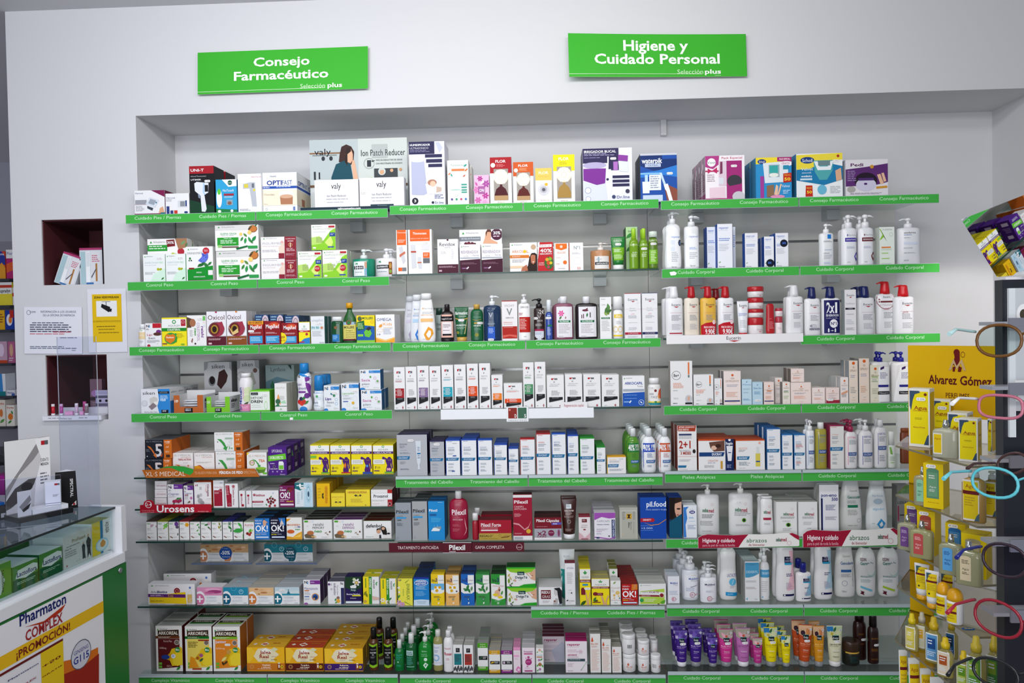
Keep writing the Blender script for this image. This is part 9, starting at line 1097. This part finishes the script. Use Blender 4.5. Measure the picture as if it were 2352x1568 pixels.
# tilted mirror on top of the rack
M=[ptD(2208,504,1.78),ptD(2290,636,1.78),ptD(2372,628,1.72),ptD(2372,440,1.70)]
mc=(M[0]+M[1]+M[2]+M[3])/4; q=MB(); r=empty('tilted_mirror',mc); tgt=Vector((.75,.05,1.08)); n=((CP-mc).normalized()+(tgt-mc).normalized()).normalized()
pm_=[hitp(x,y,mc,n)-mc for x,y in ((2208,504),(2290,636),(2372,628),(2372,440))]
mir=mat('f0f0f2','m').copy(); mir.name='mirror_silver'; mir.node_tree.nodes['Principled BSDF'].inputs['Roughness'].default_value=.01; mir.node_tree.nodes['Principled BSDF'].inputs['Metallic'].default_value=1
q.add(pm_,[(0,1,2,3)],mir); q.build('glass',r); q=MB(); k=4; bk=[p-n*.006 for p in pm_]; fr_=[p-n*.0006 for p in pm_]
q.add(fr_+bk,[(0,1,2,3),(7,6,5,4)]+[(i,(i+1)%k,k+(i+1)%k,k+i) for i in range(k)],mat('5a3c30','l')); q.build('backing',r); tag(r,'tilted mirror on the rack reflecting shelf boxes','mirror')
q=MB(); A=ptD(2275,640,1.8)-RP; q.box(A.x,.16,.03,.05,zt_+.0,zt_+.006,mat('dcdce0','l')); 
o=q.build('rack_top_plate',None,(RP.x,RP.y,0)); tag(o,'thin pale plate between rack top and mirror','plate')
def glasses(name,px,py,D,fc,lens,lab,W=.125,yaw=35,roll=0,temple=None,H=.036,shape=2.2,th=.0025,tl=.085,open_=1):
    P=ptD(px,py,D); r=empty(name,P); r.rotation_euler=(math.radians(6),math.radians(roll),math.radians(yaw)); fm=mat(fc,'l'); q=MB(); rw=W*.21; gap=W*.26
    for s in (-1,1):
        n=22; R=[(s*gap+rw*math.copysign(abs(math.cos(6.2832*k/n))**(2/shape),math.cos(6.2832*k/n)),0,H/2*math.copysign(abs(math.sin(6.2832*k/n))**(2/shape),math.sin(6.2832*k/n))) for k in range(n+1)]
        rg=[]
        for k in range(n+1):
            x,y,z=R[k]; cx=s*gap; dx,dz=(x-cx)/rw,z/(H/2); l=math.hypot(dx,dz) or 1; rg.append([(x+dx/l*th*math.cos(a),th*.8*math.sin(a),z+dz/l*th*math.cos(a)) for a in [6.2832*j/6 for j in range(6)]])
        q.loft(rg,fm,False,False)
    q.tube([(-gap+rw*.9,0,H*.16),(0,-.002,H*.3),(gap-rw*.9,0,H*.16)],th*.8,fm,6); q.build('frame',r)
    q=MB()
    for s in (-1,1): q.add([(s*gap+rw*.98*math.cos(6.2832*k/20),0,H/2*.98*math.sin(6.2832*k/20)) for k in range(20)],[tuple(range(20))],mat(lens,'a'))
    q.build('lenses',r)
    for s in (-1,1):
        q=MB(); x=s*(gap+rw+th); q.tube([(x,0,H*.28),(x*1.02,.01,H*.28),(x*1.02,tl*.7,H*.26),(x*1.0,tl,H*.26-.010)],[th*.9,th,th*.9,th*1.4],mat(temple or fc,'l'),6); q.build('temple',r)
    return tag(r,lab,'eyeglasses','eyeglasses on the rack')
G='reading_glasses'
glasses(G,2360,782,1.17,'6a4418','cfdcda','tortoiseshell glasses with pale blue temples, topmost',yaw=127,temple='b4d8d8',W=.155,H=.05)
glasses(G,2362,938,1.17,'b8687c','f0ecec','pink rimmed glasses with white temple',yaw=128,temple='ececee',W=.15,H=.036,shape=3)
glasses(G,2352,1118,1.17,'5abcc8','dcecec','turquoise glasses pointing at perfume boxes',yaw=126,temple='6ac4d0',W=.16,H=.046)
glasses(G,2366,1052,1.36,'4a3030','e0d8d4','brown rimmed glasses behind the turquoise ones',yaw=120,W=.13,roll=25)
glasses(G,2372,1300,1.17,'2c1c28','d8d4e4','dark maroon glasses below the turquoise ones',yaw=128,W=.15,temple='1c2478',H=.05)
glasses(G,2360,1448,1.15,'8a1428','e4dcdc','crimson glasses with crimson temples',yaw=126,W=.16,H=.052,temple='a01c34',roll=-8)
glasses(G,2352,1566,1.15,'16181c','dcdcdc','black glasses at the picture\'s lowest corner',yaw=130,W=.15,H=.042)
